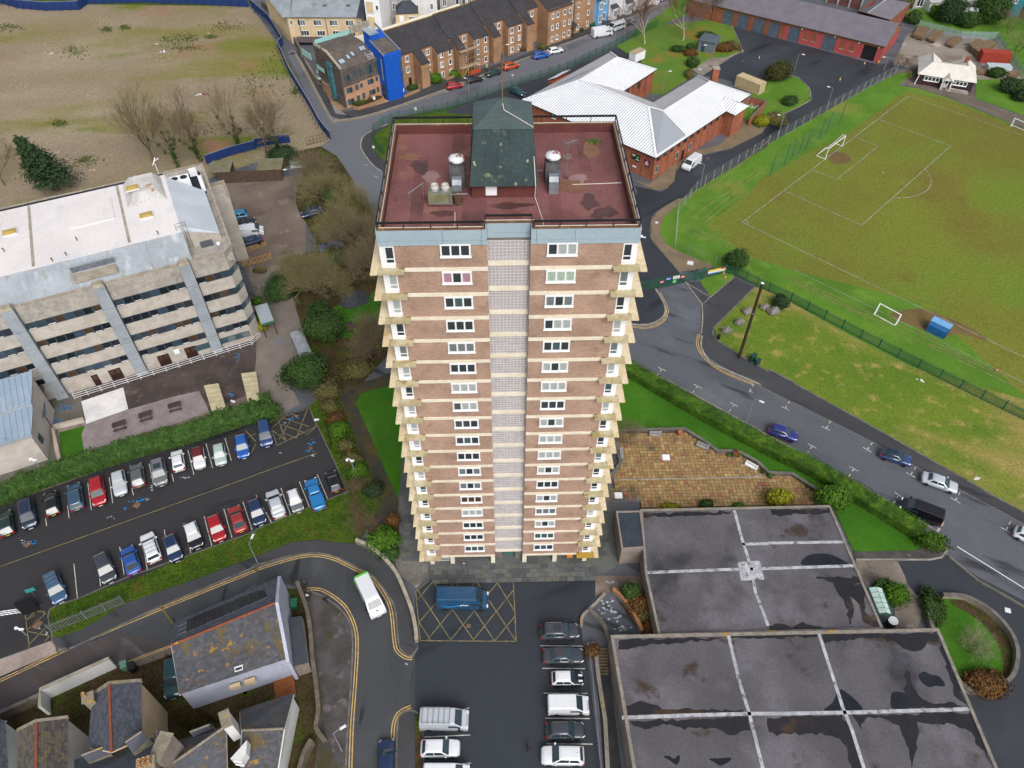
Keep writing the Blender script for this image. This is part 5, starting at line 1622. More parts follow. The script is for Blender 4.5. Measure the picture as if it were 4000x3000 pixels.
for i,(x,y,L,mw,lab) in enumerate([(-32.5,207,5.5,m_gr,'grey rendered house back next to white gabled end house'),(-26.5,206,6.5,m_wr,'cream-white house back with bay window and dark slate roof'),(-19.5,209.5,6,m_gr,'grey house back directly behind the white metal shed roof'),(-13,212,6.5,m_wr,'white house back with wide windows behind the flats'),(-6,215,7,m_pinkr,'pale pink house back behind the flats ridge'),(1.5,220,7,m_gr,'pale grey house back farthest right behind the flats')]):
 simple_house('terrace_house',lab,(x,y),(x+L,y+L*.12),7,8.2+(i%2)*.6,10.8,mw,m_slated,[(1.2,1.4,1.0,1.7,2),(L-1.4,1.4,.9,1.6,1),(1.2,4.8,1.0,1.7,2),(L-1.4,5.0,.9,1.6,1)],group='houses behind the flats')
t=simple_house('rear_extension','small cream bay extension with white door and dark roof behind shed',(-30.5,202.0),(-24.5,202.6),5,5.8,8.0,m_cream,m_slated,[(4.2,3.4,1.7,1.5,3)],'house',hip=2.2)
MB().box(1.0,2.1,-.06,0,3.1,5.2).obj('door',m_upvc,t)
MB().slab([(.4,-1.2,3.0),(2.8,-1.2,3.0),(2.8,0,3.0),(.4,0,3.0)],.1).obj('landing',m_gr,t)
t=thing('white_metal_shed','long low shed with pale ribbed metal roof behind flats','shed',SF(3,15))
sh_=[SF(-4,14.3,4.6),SF(31,14.8,4.6),SF(31,20,7.2),SF(-4,19.5,7.2)]
walls(t,[SF(-4,14.5),SF(31,15),SF(31,25),SF(-4,24.5)],0,4.5,m_wr)
ribbed(t,sh_,sh_[1]-sh_[0],.6,mat('cream_metal_roof','d8d3c2','cec9b9',.3,var=.04,rough=.4))
ribbed(t,[SF(-4,19.5,7.2),SF(31,20,7.2),SF(31,25.2,4.6),SF(-4,24.7,4.6)],sh_[1]-sh_[0],.6,MATS['cream_metal_roof'])
P0=SF(61,.3)
for i,(mw,lab,L) in enumerate([(m_blue_r,'sky blue terraced house with two-storey bay beside the flats',5.2),(m_wr,'white terraced house with dark bay roof beside blue house',5.4),(m_wr,'cream-white terraced house with paired sash windows two doors from blue house',5.6),(m_pinkr,'pale pink terraced house farthest along the street',6.2),(m_wr,'white terraced house at top edge past the pink house',6)]):
 a=SF(61+i*5.7,.6)
 b_=SF(61+i*5.7+L,.6)
 t=simple_house('terrace_house',lab,(a.x,a.y),(b_.x,b_.y),8,8.0,10.8,mw,m_slated,[(L-1.3,.9,1.0,1.7,2),(L-1.3,4.8,1.0,1.6,2)],group='terraced houses along the street')
 MB().prism([(.4,0),(.8,-1.0),(2.4,-1.0),(2.8,0)],0,6.6 if i==0 else 3.2).obj('bay',mw,t)
 for zz in ((.9,4.2) if i==0 else (.9,)):
  window(t,1.6,-1.02,zz,1.2,1.7,2,0,.09,.06,True,None,g_grey)
 zc=6.6 if i==0 else 3.2
 MB().slab([(.2,-1.2,zc),(3.0,-1.2,zc),(2.7,.1,zc+.8),(.5,.1,zc+.8)],.08).obj('bay_roof',m_slated,t)
 MB().box(3.3,4.1,-.06,0,0,2.2).obj('door',m_door,t)
# ================================================================ fire-station garages (top right)
m_redp=mat('red_painted_brick','a34a4a','984343',.6,var=.08,fine=4)
m_tanb=mat('tan_brick_band','8f6238','84592f',.6,var=.1,fine=4)
m_fbrick=brickmat('dark_orange_brick','8d4a30','7c3f29','7c5a48')
m_groof=mat('grey_tile_roof','6d6971','65616a',.4,var=.1,fine=5,bump=.5,bscale=9)
m_shut=mat('blue_grey_shutter','566573','4b5966',1.2,var=.1,rough=.5)
ga,gb_=q('30',950,545),q('30',-700,130)
GA=ang(gb_,ga)
GL=(ga-gb_).length
GS=thing('garage_block','long red garage block with blue-grey shutters and grey pitched roof','garages',gb_,GA)
GD=15.5
MB().box(0,GL,.3,GD,0,4.4).obj('wall',m_fbrick,GS)
MB().box(-.1,GL+.1,.1,.3,3.5,4.45).obj('tan_band',m_tanb,GS)
from_right=[('P',1.3),('O',3.3),('P',1.2),('W',5.6),('S',3.3),('P',.9),('W',5.2),('S',3.0),('P',1.2),('B',1.2),('S',2.9),('B',1.3),('S',3.0),('B',1.5),('S',3.0),('B',1.2),('S',3),('B',3)]
x=GL
for kk,w in from_right:
 a,b=x-w,x
 if kk in 'PW':
  MB().box(a,b,0,.32,0,3.5).obj('red_pier',m_redp,GS)
  if kk=='W':
   for c_ in (a+w*.3,a+w*.72):
    MB().box(c_-.55,c_+.55,-.03,.02,1.2,3.1).obj('bricked_window',m_fbrick,GS)
    MB().box(c_-.65,c_+.65,-.12,.02,1.05,1.2).obj('sill',m_coping,GS)
 elif kk=='B':
  MB().box(a,b,.02,.32,0,3.5).obj('brick_pier',m_fbrick,GS)
 elif kk=='S':
  s_=MB().box(a,b,.12,.3,0,3.5).obj('shutter',m_shut,GS)
  for j in range(7):
   xx=a+(j+.5)*w/7
   MB().box(xx-.05,xx+.05,.07,.125,.05,3.45).obj('shutter_rib',m_shut,s_)
 else:
  MB().box(a,b,.26,.34,0,3.5).obj('open_doorway',mat('dark_interior','121318',var=0),GS)
 x=a
MB().slab([(-.4,-.5,4.3),(GL+.5,-.5,4.3),(GL+.5,GD/2,7.2),(-.4,GD/2,7.2)],.15).obj('roof',m_groof,GS)
MB().slab([(-.4,GD/2,7.2),(GL+.5,GD/2,7.2),(GL+.5,GD+.4,4.3),(-.4,GD+.4,4.3)],.15).obj('roof',m_groof,GS)
MB().add([(GL+.02,0,4.4),(GL+.02,GD/2,7.0),(GL+.02,GD,4.4),(GL+.02,GD,3.4),(GL+.02,0,3.4)],[(0,4,3,2,1)]).obj('gable',m_tanb,GS)
MB().add([(GL+.04,.0,0),(GL+.04,GD,0),(GL+.04,GD,3.4),(GL+.04,.0,3.4)],[(0,1,2,3)]).obj('gable_base',m_redp,GS)
for vv in (5.2,6.6):
 MB().box(GL+.03,GL+.08,vv,vv+.7,1,2.7).obj('bricked_window',m_fbrick,GS)
for xx in (GL-1.0,GL-5.9,GL-12,GL-20.5):
 MB().box(xx-.15,xx+.15,-.15,.1,3.5,3.7).obj('wall_lamp',m_upvc,GS)
t=thing('hipped_annexe','grey hip-roofed brick annexe behind the garage block','building',q('30',1050,180))
e1,e2,e3=q('30',780,95,4.2),q('30',1060,172,4.2),q('30',1140,105,4.2)
r1_,r2_=q('30',860,115,6.2),q('30',1020,5,6.2)
dd=(e3-e2)
e0=e1+dd*2.4
walls(t,[V3(lerp(e2,e1,.02),0),V3(e1,0),V3(e1+dd*2.2,0),V3(e2+dd*2.2,0)],0,4.1,m_fbrick)
MB().slab([e1,e2,r2_+Vector((0,0,.3)),r1_],.12).obj('roof',m_groof,t,world=True)
MB().slab([e2,e3+dd*1.2,r2_+Vector((0,0,.3))],.12).obj('roof',m_groof,t,world=True)
MB().slab([r1_,r2_+Vector((0,0,.3)),e3+dd*1.2,e1+dd*2.2],.12).obj('roof',m_groof,t,world=True)
MB().tube([r1_+Vector((0,0,.12)),r2_+Vector((0,0,.4))],.16,6).obj('ridge',m_slope,t,world=True)
t=thing('brick_yard_wall','high red brick yard wall with grey piers behind garages','wall',q('30',640,50))
a,b=q('30',500,15),q('30',790,85)
MB().obox(a,b,.4,0,4.2).obj('wall',mat('mottled_brick','5f3a36','6d4a44',1.2,fine=6),t,world=True)
for k in range(4):
 p=lerp(a,b,k/3)
 MB().box(p.x-.25,p.x+.25,p.y-.35,p.y+.1,0,4.4).obj('pier',m_slope,t,world=True)
hs=[((112,222),(120,222),m_gr,'grey rendered house with white extension above gardens, top right'),((122.5,219),(130,217),m_wr,'white house with scaffold-like glazed lean-to, top right'),((131.5,219),(139,216),m_blue_r,'teal painted house at far top right'),((140,214),(149,211),m_wr,'white house at far top right corner')]
for (a,b,mw,lab) in hs:
 t=simple_house('garden_house',lab,a,b,8,5.6,8.2,MATS['sky_blue_render'] if 'teal' not in lab else mat('teal_render','2f7d8f'),m_slated,[(1.6,.6,1.8,1.9,2),(5.6,3.4,1.3,1.4,2),(1.8,3.4,1.3,1.4,2)],group='houses beyond the gardens') if 'teal' in lab else simple_house('garden_house',lab,a,b,8,5.6,8.2,mw,m_slated,[(1.6,.6,1.8,1.9,2),(5.6,3.4,1.3,1.4,2),(1.8,3.4,1.3,1.4,2)],group='houses beyond the gardens')
t=thing('glazed_lean_to','white-barred glazed lean-to behind gardens at top right','conservatory',q('30',1650,190))
P=[q('30',1650,120,2.6),q('30',1790,130,2.6),q('30',1840,75,4.0),q('30',1690,55,4.0)]
MB().slab(P,.06).obj('glazing',mat('pale_glass','aab4b8',rough=.2),t,world=True)
for i in range(8):
 MB().tube([lerp(P[0],P[1],i/7)+Vector((0,0,.08)),lerp(P[3],P[2],i/7)+Vector((0,0,.08))],.07,5).obj('glazing_bar',m_upvc,t,world=True)
walls(t,[V3(p,0) for p in (P[0],P[1],lerp(P[1],P[2],.5),lerp(P[0],P[3],.5))],0,2.4,m_wr)
t=simple_house('garden_extension','white single-storey extension with dark doors above the garden',(q('30',1375,105).x,q('30',1375,105).y),(q('30',1505,100).x,q('30',1505,100).y),5,2.6,3.2,m_wr,m_gr,[(4.0,.2,2.0,2.0,2)])
# ================================================================ white-roofed pavilion beside the pitch
m_maroon=mat('maroon_boarding','3d2428','34201f',1,var=.12,fine=4)
m_wtile=mat('white_roof_tile','cfccc6','c4c1bb',.5,var=.08,fine=4,bump=.3)
a,b=q('30',1275,725),q('30',1745,800)
PA=ang(a,b)
PLn=(b-a).length
PV=thing('sports_pavilion','low maroon pavilion with white hipped roofs at the pitch corner','pavilion',a,PA)
MB().prism([(0,0),(PLn,0),(PLn,9),(PLn-4.5,9),(PLn-4.5,5.2),(4.5,5.2),(4.5,9),(0,9)],0,2.6).obj('wall',m_maroon,PV)
PT=lambda x,y,z_:(x,y,z_)
zE,zR,o_=2.55,4.7,.45
L_=PLn
for quad in ([(-o_,-o_,zE),(L_+o_,-o_,zE),(L_-2.2,2.6,zR),(2.2,2.6,zR)],[(-o_,-o_,zE),(2.2,2.6,zR),(2.2,7.6,zR),(-o_,9.4,zE)],[(L_+o_,-o_,zE),(L_+o_,9.4,zE),(L_-2.2,7.6,zR),(L_-2.2,2.6,zR)],[(2.2,2.6,zR),(L_-2.2,2.6,zR),(L_-4.2,5.6,zE),(4.2,5.6,zE)],[(2.2,2.6,zR),(4.2,5.6,zE),(4.9,9.4,zE),(2.2,7.6,zR)],[(L_-2.2,2.6,zR),(L_-2.2,7.6,zR),(L_-4.9,9.4,zE),(L_-4.2,5.6,zE)],[(-o_,9.4,zE),(2.2,7.6,zR),(4.9,9.4,zE)],[(L_+o_,9.4,zE),(L_-4.9,9.4,zE),(L_-2.2,7.6,zR)]):
 MB().slab(quad,.12).obj('roof',m_wtile,PV)
for p0,p1 in (((2.2,2.6),(L_-2.2,2.6)),((2.2,2.6),(2.2,7.6)),((L_-2.2,2.6),(L_-2.2,7.6))):
 MB().tube([(*p0,zR+.03),(*p1,zR+.03)],.12,6).obj('ridge_tiles',m_wtile,PV)
MB().box(L_-2.9,L_-2.0,5.6,6.4,4.3,5.5).obj('chimney',m_fbrick,PV)
window(PV,3.0,-.02,1.2,3.4,1.05,4,0,.14,.1,True,None,g_dark)
window(PV,L_-3.0,-.02,1.2,3.4,1.05,4,0,.14,.1,True,None,g_dark)
po=MB()
xm=L_/2+.3
MB().box(xm-1.0,xm+1.0,-1.5,0,0,.2).obj('porch_floor',m_conc,PV)
for s in (-1,1):
 MB().box(xm+s*.95-.1,xm+s*.95+.1,-1.5,-1.3,.2,2.4).obj('porch_post',m_upvc,PV)
 MB().slab([(xm+s*1.3,-1.8,2.35),(xm,-1.8,3.5),(xm,.9,3.5),(xm+s*1.3,.9,2.35)],.1).obj('porch_roof',m_wtile,PV)
 MB().box(xm+s*.95-.06,xm+s*.95+.06,-1.3,0,.2,1.1).obj('porch_side',m_upvc,PV)
wquad(PV,[(xm-1.0,-1.6,2.5),(xm+1.0,-1.6,2.5),(xm,-1.6,3.4)],m_upvc,.06,'porch_gable',False)
MB().box(xm-.5,xm+.5,-.1,0,.2,2.3).obj('door',m_upvc,PV)
MB().box(xm-.25,xm+.25,-.13,-.09,1.2,2.1).obj('door_glass',g_dark,PV)
MB().slab([(L_-5.6,-1.6,.1),(L_-.6,-1.6,.1),(L_-.6,-1.0,.5),(L_-5.6,-1.0,.9)],.1).obj('ramp',m_conc,PV)
MB().tube([(L_-4.8,-1.7,1.0),(L_-.8,-1.7,.9)],.04,5).obj('handrail',m_upvc,PV)
MB().tube([(-.3,-.3,0),(.05,0,2.4)],.1,6).obj('white_prop',m_upvc,PV)
# ================================================================ flat-roofed community rooms (front right)
m_roofd=mat('dark_roof_felt','56545a','4c4a50',.18,patches=[('656269',.2,.48,.72),('38373c',.12,.55,.7,.35),('3f352e',.3,.6,.7,.4),('7d766a',2.5,.72,.8)],var=.16,fine=4,coord='world',bump=.3)
m_lich=mat('lichen_coping','8a847a','77716a',1,patches=[('a5802c',.5,.6,.7)],fine=5,coord='world',var=.2)
m_wtape=mat('white_joint_paint','b4b6bc','94969c',1.2,patches=[('6a696c',1.1,.52,.66)],var=.15,fine=5,coord='world')
m_rendg=mat('grey_wall_render','8b8079','7b716a',.5,patches=[('5e5650',.5,.6,.75)],fine=4,coord='world')
def flatbuilding(name,label,poly,z1,pw,par,joints):
 t=thing(name,label,'flat-roofed building',poly[0])
 walls(t,poly,0,z1,m_rendg)
 MB().sheet([Vector(p) for p in poly],z1+.005).obj('roof_felt',m_roofd,t,world=True)
 n=len(poly)
 P=[Vector((p[0],p[1],0)) for p in poly]
 if sum(a.x*b.y-b.x*a.y for a,b in zip(P,P[1:]+P[:1]))<0:
  P=P[::-1]
 I=inset(P,pw)
 for i in range(n):
  j=(i+1)%n
  MB().prism([P[i],P[j],I[j],I[i]],z1,z1+par).obj('parapet',m_lich,t,world=True)
 for s in joints:
  p=pl(s,z1) if isinstance(s,str) else s
  b=MB()
  wallline(b,p,.36,z1-.02,z1+.05)
  b.obj('roof_joint',m_wtape,t,world=True)
 return t
zu,zl=3.2,3.6
up_poly=[q(c_,x,y,zu) for c_,x,y in (('22',1105,1085),('32',0,1060),('32',535,1050),('33',1000,470),('33',1010,500),('23',1265,520),('23',1260,495),('23',1175,130),('22',1150,1650),('22',1115,1430),('22',1150,1425))]
tU=flatbuilding('community_hall','flat dark-roofed hall beside the terrace with faded white roof joints',[up_poly[0],up_poly[2],up_poly[3],up_poly[5],up_poly[8]],zu,.3,.12,['22 1920,1095 1990,1350 2070,1600 23 2100,130 2212,430','22 1170,1630 1800,1605 2070,1600 32 0,1595 760,1570','22 1990,1385 2212,1380 32 0,1375 660,1365'])
sp_=[q('22',x,y,zu) for x,y in ((895,1110),(1110,1105),(1150,1425),(945,1440))]
tS=thing('stair_enclosure','dark blue-black flat-roofed stair enclosure between tower and hall','building',sp_[3])
walls(tS,[Vector((p.x,p.y,0)) for p in sp_],0,zu+.2,m_rendg)
MB().sheet(sp_,zu+.21).obj('roof_felt',mat('blue_black_felt','333d47','2b343e',.5,var=.15,fine=5,coord='world'),tS,world=True)
b=MB()
I=inset([Vector((p.x,p.y,0)) for p in sp_[::-1]],.2)
P=[Vector((p.x,p.y,0)) for p in sp_[::-1]]
for i in range(4):
 b.prism([P[i],P[(i+1)%4],I[(i+1)%4],I[i]],zu+.2,zu+.34)
b.obj('parapet',m_rendg,tS,world=True)
lo_poly=[q('23',850,515,zl),q('33',1470,455,zl),q('33',1980,1659,zl),q('23',1040,1659,zl)]
ext=lambda a,b:b+(b-a).normalized()*9
lo_poly=[lo_poly[0],lo_poly[1],ext(lo_poly[1],lo_poly[2]),ext(lo_poly[0],lo_poly[3])]
tL=flatbuilding('community_rooms','large flat dark-roofed building at lower right with puddles and white joints',lo_poly,zl,.35,.16,['23 1865,495 1960,900 2050,1190 2190,1760','33 430,470 520,750 650,1150 720,1320 860,1760','23 950,1225 1500,1205 2050,1190 33 0,1190 700,1180 1750,1150'])
m_wet=mat('wet_felt','242429','2b292c',.35,patches=[('463729',.25,.58,.7)],var=.12,fine=3,rough=.22,coord='world')
def wetpatch(t_,s,z_,k):
 r_=random.Random(k)
 P_=pl(s,z_)
 out=[]
 for a_,b_ in zip(P_,P_[1:]+P_[:1]):
  n_=max(1,int((b_-a_).length/.45))
  for i in range(n_):
   v_=lerp(a_,b_,i/n_)
   out.append(v_+Vector((r_.gauss(0,.09),r_.gauss(0,.09),0)))
 MB().sheet(out,z_+.009+k*.0004).obj('wet_patch',m_wet,t_,world=True)
for k,s in enumerate(('33 -350,508 430,498 1450,490 1470,560 1380,572 1320,640 1250,648 1180,640 1100,570 950,540 700,545 500,580 440,525 100,540 -350,538','33 1190,820 1230,830 1250,950 1300,1030 1400,1110 1600,1090 1650,1120 1720,1132 1070,1142 1065,1020 1190,1010','33 1490,580 1560,720 1600,830 1720,1110 1660,1080 1600,980 1570,880 1540,760 1500,660','33 720,1205 1750,1172 1840,1400 1930,1640 1850,1500 1760,1350 1600,1290 1300,1265 1290,1450 1240,1659 1220,1500 1130,1290 1000,1230 840,1222 800,1330 765,1250','23 1010,1258 2035,1215 2060,1330 1900,1380 1700,1300 1500,1320 1300,1280 1150,1330 1050,1290','33 0,1215 640,1205 760,1400 820,1700 720,1700 680,1500 600,1400 450,1360 200,1370 0,1350','23 915,552 1850,525 1750,560 1500,575 1200,590 1100,610 1000,640 915,640','23 985,1130 1100,1080 1350,1150 2000,1160 2010,1185 990,1208')):
 wetpatch(tL,s,zl,k)
for k,s in enumerate(('33 400,8 780,8 805,60 720,80 700,160 740,250 720,420 700,440 690,300 640,200 560,60 480,20','33 0,440 100,400 200,440 300,410 480,450 900,458 0,466','22 1130,1115 1900,1100 1900,1125 1500,1140 1200,1150 1130,1160','32 20,1085 540,1075 550,1110 400,1130 250,1110 100,1140 20,1120','33 600,90 800,70 830,140 840,300 960,440 920,440 830,400 780,250 740,200')):
 wetpatch(tU,s,zu,k)
pud=mat('standing_water','1d1f26','24262d',.8,var=.05,rough=.08,coord='world')
for s in ('33 1300,860 1350,825 1400,850 1460,860 1500,890 1530,950 1440,950 1390,960 1330,920','33 1070,1010 1190,1020 1200,1140 1080,1140','33 480,1170 560,1090 620,980 720,1040 820,1150 690,1175','23 1310,1560 1360,1555 1400,1580 1440,1545 1450,1590 1420,1630 1370,1600','23 1700,1580 1800,1575 1890,1570 1880,1600 1800,1640 1750,1610'):
 MB().sheet(smoothline(pl(s,zl),4,True),zl+.012).obj('puddle',pud,tL,world=True)
for s in ('32 290,1560 330,1490 430,1465 560,1480 700,1565 500,1580',):
 MB().sheet(smoothline(pl(s,zu),4,True),zu+.012).obj('puddle',pud,tU,world=True)
MB().sheet([q('22',x,y,zu) for x,y in ((1950,1540),(2140,1525),(2180,1690),(1980,1700))],zu+.01).obj('patch',m_wtape,tU,world=True)
# ================================================================ houses lower left
def lich(n,h):
 return mat(n,hx(h),var=.12,fine=2,coord='world',patches=[('5e5236',.8,.52,.68,None,(.35,.5)),('94702a',1.1,.60,.68)])
m_sl=[lich('slate_a','4b4d55'),lich('slate_b','44464d'),lich('slate_c','52535a'),lich('slate_d','4a4846')]
m_slclean=[mat('slate_clean_a','4a4e58',var=.1,fine=2),mat('slate_clean_b','43474f',var=.1,fine=2),mat('slate_clean_c','525660',var=.1,fine=2)]
m_slstone=[mat('stone_slate_a','5a5552',var=.14,fine=2),mat('stone_slate_b','4c4846',var=.14,fine=2),mat('stone_slate_c','5c5650','6a6044',1.2,var=.12,fine=2)]
m_lav=mat('lavender_render','aeb3c6','a2a7b8',.5,patches=[('7a7c78',.35,.62,.78)],var=.06,fine=3)
m_crw=mat('cream_wall','cbb795','bfa985',.4,var=.06,fine=3)
m_ww=mat('white_wall','d2d4d3','c6c8c7',.4,var=.05,fine=3)
m_rt=mat('red_ridge_tile','8f4a32','7d4430',1.5,patches=[('b08a2c',.8,.6,.7)],fine=6)
m_stonecop=mat('stone_coping_lichen','8f877a','75705f',1.2,patches=[('a98a3c',.9,.6,.72)],fine=6)
def pitched(name,label,e1,e2,r1,r2,b1_,b2,mw,sm,ridge,verge=None,sw=.34,sh=.26,cap=300,sm2=None):
 """e: front eave (left,right), r: ridge (left,right), b: back eave (left,right); 3-D points"""
 t=thing(name,label,'house',V3(lerp(e1,e2,.5),0))
 plan_=[V3(p,0) for p in (e1,e2,b2,b1_)]
 I=inset(plan_ if sum(a.x*b.y-b.x*a.y for a,b in zip(plan_,plan_[1:]+plan_[:1]))>0 else plan_[::-1],.12)
 walls(t,I,0,min(e1 .z,b1_.z)-.08,mw)
 for a_,c_,r_ in ((e1,b1_,r1),(e2,b2,r2)):
  wquad(t,[V3(a_,a_.z-.3),V3(c_,c_.z-.3),V3(r_,r_.z-.12)],mw,.16,'gable')
 for quad,sq in (([e1,e2,r2,r1],sm),([b2,b1_,r1,r2],sm2 or sm)):
  MB().slab(quad,.1).obj('roof',sq[0],t,world=True)
  slates(t,quad,sw,sh,sq,cap//2)
 n=max(2,int((r2-r1).length/.45))
 for i in range(n):
  p0,p1=lerp(r1,r2,i/n),lerp(r1,r2,(i+.96)/n)
  MB().tube([p0+Vector((0,0,.03)),p1+Vector((0,0,.05))],.13,6).obj('ridge_tile',ridge,t,world=True)
 if verge:
  for (p_,r_,c_) in ((e1,r1,b1_),(e2,r2,b2)) if verge==2 else ((e1,r1,b1_),) if verge=='l' else ((e2,r2,b2),):
   MB().tube([p_+Vector((0,0,.1)),r_+Vector((0,0,.14)),c_+Vector((0,0,.1))],.2,4).obj('verge_coping',m_stonecop,t,world=True)
 return t
he,hr=4.5,7.0
sh1=pitched('slate_house','long slate house with solar panels and orange lichen along ridge',q('03',1550,1025,he),q('13',270,715,he),q('03',1480,600,hr),q('13',178,228,hr),q('03',1495,410,he),q('13',195,10,he),m_lav,m_sl,m_rt,None,.42,.3,300,m_slclean)
p1,p2,p3=q('13',285,760,4.2),q('13',178,228,7.4),q('13',205,12,4.6)
b=MB()
wq_=wquad(sh1,[V3(p1,0),V3(p3,0),V3(p3,4.9),V3(p2,7.35),V3(p1,4.7)],m_lav,.35,'end_wall')
sa=thing('solar_array','row of dark blue solar panels on the slate house roof','solar panels',q('03',1610,420,5.4))
s0,s1,s2,s3=q('03',1612,505,6.45),q('13',92,165,6.45),q('13',62,75,5.3),q('03',1608,372,5.3)
m_cell=mat('solar_cell','0c101b','10141f',2,var=.1,rough=.2)
rf=[q('03',1480,600,hr),q('13',178,228,hr),q('03',1495,410,he),q('13',195,10,he)]
nrm=(rf[1]-rf[0]).cross(rf[2]-rf[0]).normalized()
nrm=nrm if nrm.z>0 else -nrm
for i in range(9):
 for j in range(1):
  a_,b_=i/9+.004,(i+1)/9-.004
  Q=[lerp(s0,s1,a_),lerp(s0,s1,b_),lerp(s3,s2,b_),lerp(s3,s2,a_)]
  Q=[p-nrm*((p-rf[0]).dot(nrm))+nrm*.2 for p in Q]
  fo=MB().slab(Q,.05).obj('panel',mat('panel_frame','5d6675',rough=.4),sa,world=True)
  for r_ in range(5):
   for c_ in range(3):
    g1,g2,h1,h2=c_/3+.012,(c_+1)/3-.01,r_/5+.008,(r_+1)/5-.007
    cc=[lerp(lerp(Q[0],Q[1],g),lerp(Q[3],Q[2],g),h)+nrm*.012 for g,h in ((g1,h1),(g2,h1),(g2,h2),(g1,h2))]
    MB().slab(cc,.01).obj('cell',m_cell,fo,world=True)
b=MB()
for k in (.15,.5,.85):
 p=lerp(s0,s3,k)
 p=p-nrm*((p-rf[0]).dot(nrm))+nrm*.15
 d=(s1-s0).normalized()
 b.tube([p-d*.9,p+d*.1],.04,4)
b.obj('mounting_rail',m_galv,sa,world=True)
facade(sh1,V3(q('03',1550,1030,4.5),0),V3(q('13',270,720,4.5),0),3.3,[2.2],.8,.45,1,g_dark)
for x in (.42,.56):
 p=lerp(q('03',1550,1030,4.5),q('13',270,720,4.5),x)
 d=(q('13',270,720,4.5)-q('03',1550,1030,4.5)).normalized()
 nn=Vector((d.y,-d.x,0))
 ac=MB().obox(p+nn*.25,p+nn*.25+d*1.1,.4,2.5,3.2).obj('air_conditioner',m_crw,sh1,world=True)
 MB().lathe([(.26,0),(.2,.03),(.05,.03)],12).obj('fan',m_black,sh1)
 f_=sh1 .children[-1]
 f_.location=p+nn*.47+d*.45+Vector((0,0,2.85))-wloc(sh1)
 f_.rotation_euler=(PI/2,0,ang(p,p+d))
t=thing('lean_to_shed','dark felt-roofed lean-to along wall of slate house','shed',q('13',360,700))
lt=[q('13',275,360,2.9),q('13',395,345,2.5),q('13',450,745,2.5),q('13',325,775,2.9)]
walls(t,[V3(p,0) for p in lt],0,2.3,m_rendg)
MB().slab(lt,.12).obj('roof',mat('slate_felt','3d434b','353b42',.6,fine=4),t,world=True)
he,hr=8.2,10.1
cg=pitched('cream_wing','blue-slated house wing with bare cream side wall and red ridge',q('03',1225,1395,he),q('03',1222,905,he),q('03',965,1520,hr),q('03',945,930,hr),q('03',765,1480,he),q('03',800,1030,he),m_crw,m_slclean,m_rt,'r',.3,.24)
he2=he
a,b_=q('03',1225,1395),q('03',1222,905)
wq_=MB()
facade(cg,V3(q('03',1225,1395,he),0),V3(q('03',1222,905,he),0),3.0,[1.6],.8,1.2,2,g_grey)
he,hr=7.0,8.9
stw=pitched('stone_wing','stone-slated white house wing with red ridge at lower left',q('03',583,1700,he),q('03',585,1220,he),q('03',312,1720,hr),q('03',318,1255,hr),q('03',148,1720,he),q('03',160,1335,he),m_ww,m_slstone,m_rt,'r',.36,.3)
hb,hrb=7.2,9.8
m1=pitched('slate_range','clean grey slate roof range with chimney pots at bottom edge',q('03',640,1980,hb),q('03',1440,1980,hb),q('03',640,1800,hrb),q('03',1440,1760,hrb),q('03',640,1590,hb),q('03',1330,1400,hb),m_ww,m_slclean,m_stonecop,None,.3,.24)
m2=pitched('lichen_house','dark slate house with heavy orange lichen at bottom edge',q('03',1420,1900,5.2),q('03',1960,1850,5.2),q('03',1440,1655,8.0),q('03',1950,1300,8.0),q('03',1490,1440,5.4),q('03',1820,1340,5.4),m_rendg,m_sl,m_stonecop,None,.3,.24)
he,hr=3.9,6.3
m3=pitched('white_walled_house','slate house with long white side wall and lichened front slope',q('03',2080,1800,he),q('13',170,1760,he),q('03',2090,1335,hr),q('13',240,1320,hr),q('03',2070,1165,he),q('13',322,1015,he),m_ww,m_sl,m_stonecop,None,.3,.24)
t=thing('dormer','white-sided roof dormer window among lichened slates','dormer',q('03',2050,1560,7))
dm=[q('03',2000,1590,7.2),q('03',2090,1610,7.2),q('03',2135,1540,7.2),q('03',2130,1410,7.8),q('03',2090,1320,8)]
MB().prism([V3(p,0) for p in (dm[0],dm[1],dm[2],dm[3],lerp(dm[0],dm[3],.5))],6.2,7.6).obj('cheeks',m_ww,t,world=True)
facade(t,V3(dm[0],0),V3(dm[1],0),6.5,[.7],.8,.7,1,g_grey)
m_pot=mat('clay_pot','b9946a','a5805a',2)
def chimney(label,c,w,d,z0,z1,rz,m,pots,capped=True):
 t=thing('chimney_stack',label,'chimney',V3(c,z0),rz)
 MB().box(-w/2,w/2,-d/2,d/2,0,z1-z0).obj('stack',m,t)
 MB().box(-w/2-.1,w/2+.1,-d/2-.1,d/2+.1,z1-z0,z1-z0+.15).obj('cap',m_stonecop,t)
 for (x,y) in pots:
  MB().lathe([(.17,0),(.15,.1),(.14,.5),(.17,.52),(.17,.6),(.12,.6),(.11,.3)],12,(x,y,z1-z0+.15)).obj('pot',m_pot,t,True)
 return t
chimney('stone chimney with two orange pots on cream wing verge',q('03',760,1050,9.6),.9,.8,7,9.6,.4,m_stonecop,[(-.2,.2)])
chimney('large stack with six round clay pots at bottom edge',q('03',1260,1620,11),1.4,.9,7.5,11,.3,m_stonecop,[(-.4,.2),(0,.2),(.4,.2),(-.4,-.2),(0,-.2),(.4,-.2)])
chimney('broad lichened stone stack rising beside the six-pot chimney',q('03',1390,1480,10.6),1.1,2.4,6,10.6,-.15,m_rendg,[])
chimney('pale tall stack above the dark slate house',q('03',1945,1230,9.4),.8,1.5,5.5,9.2,.5,m_ww,[])
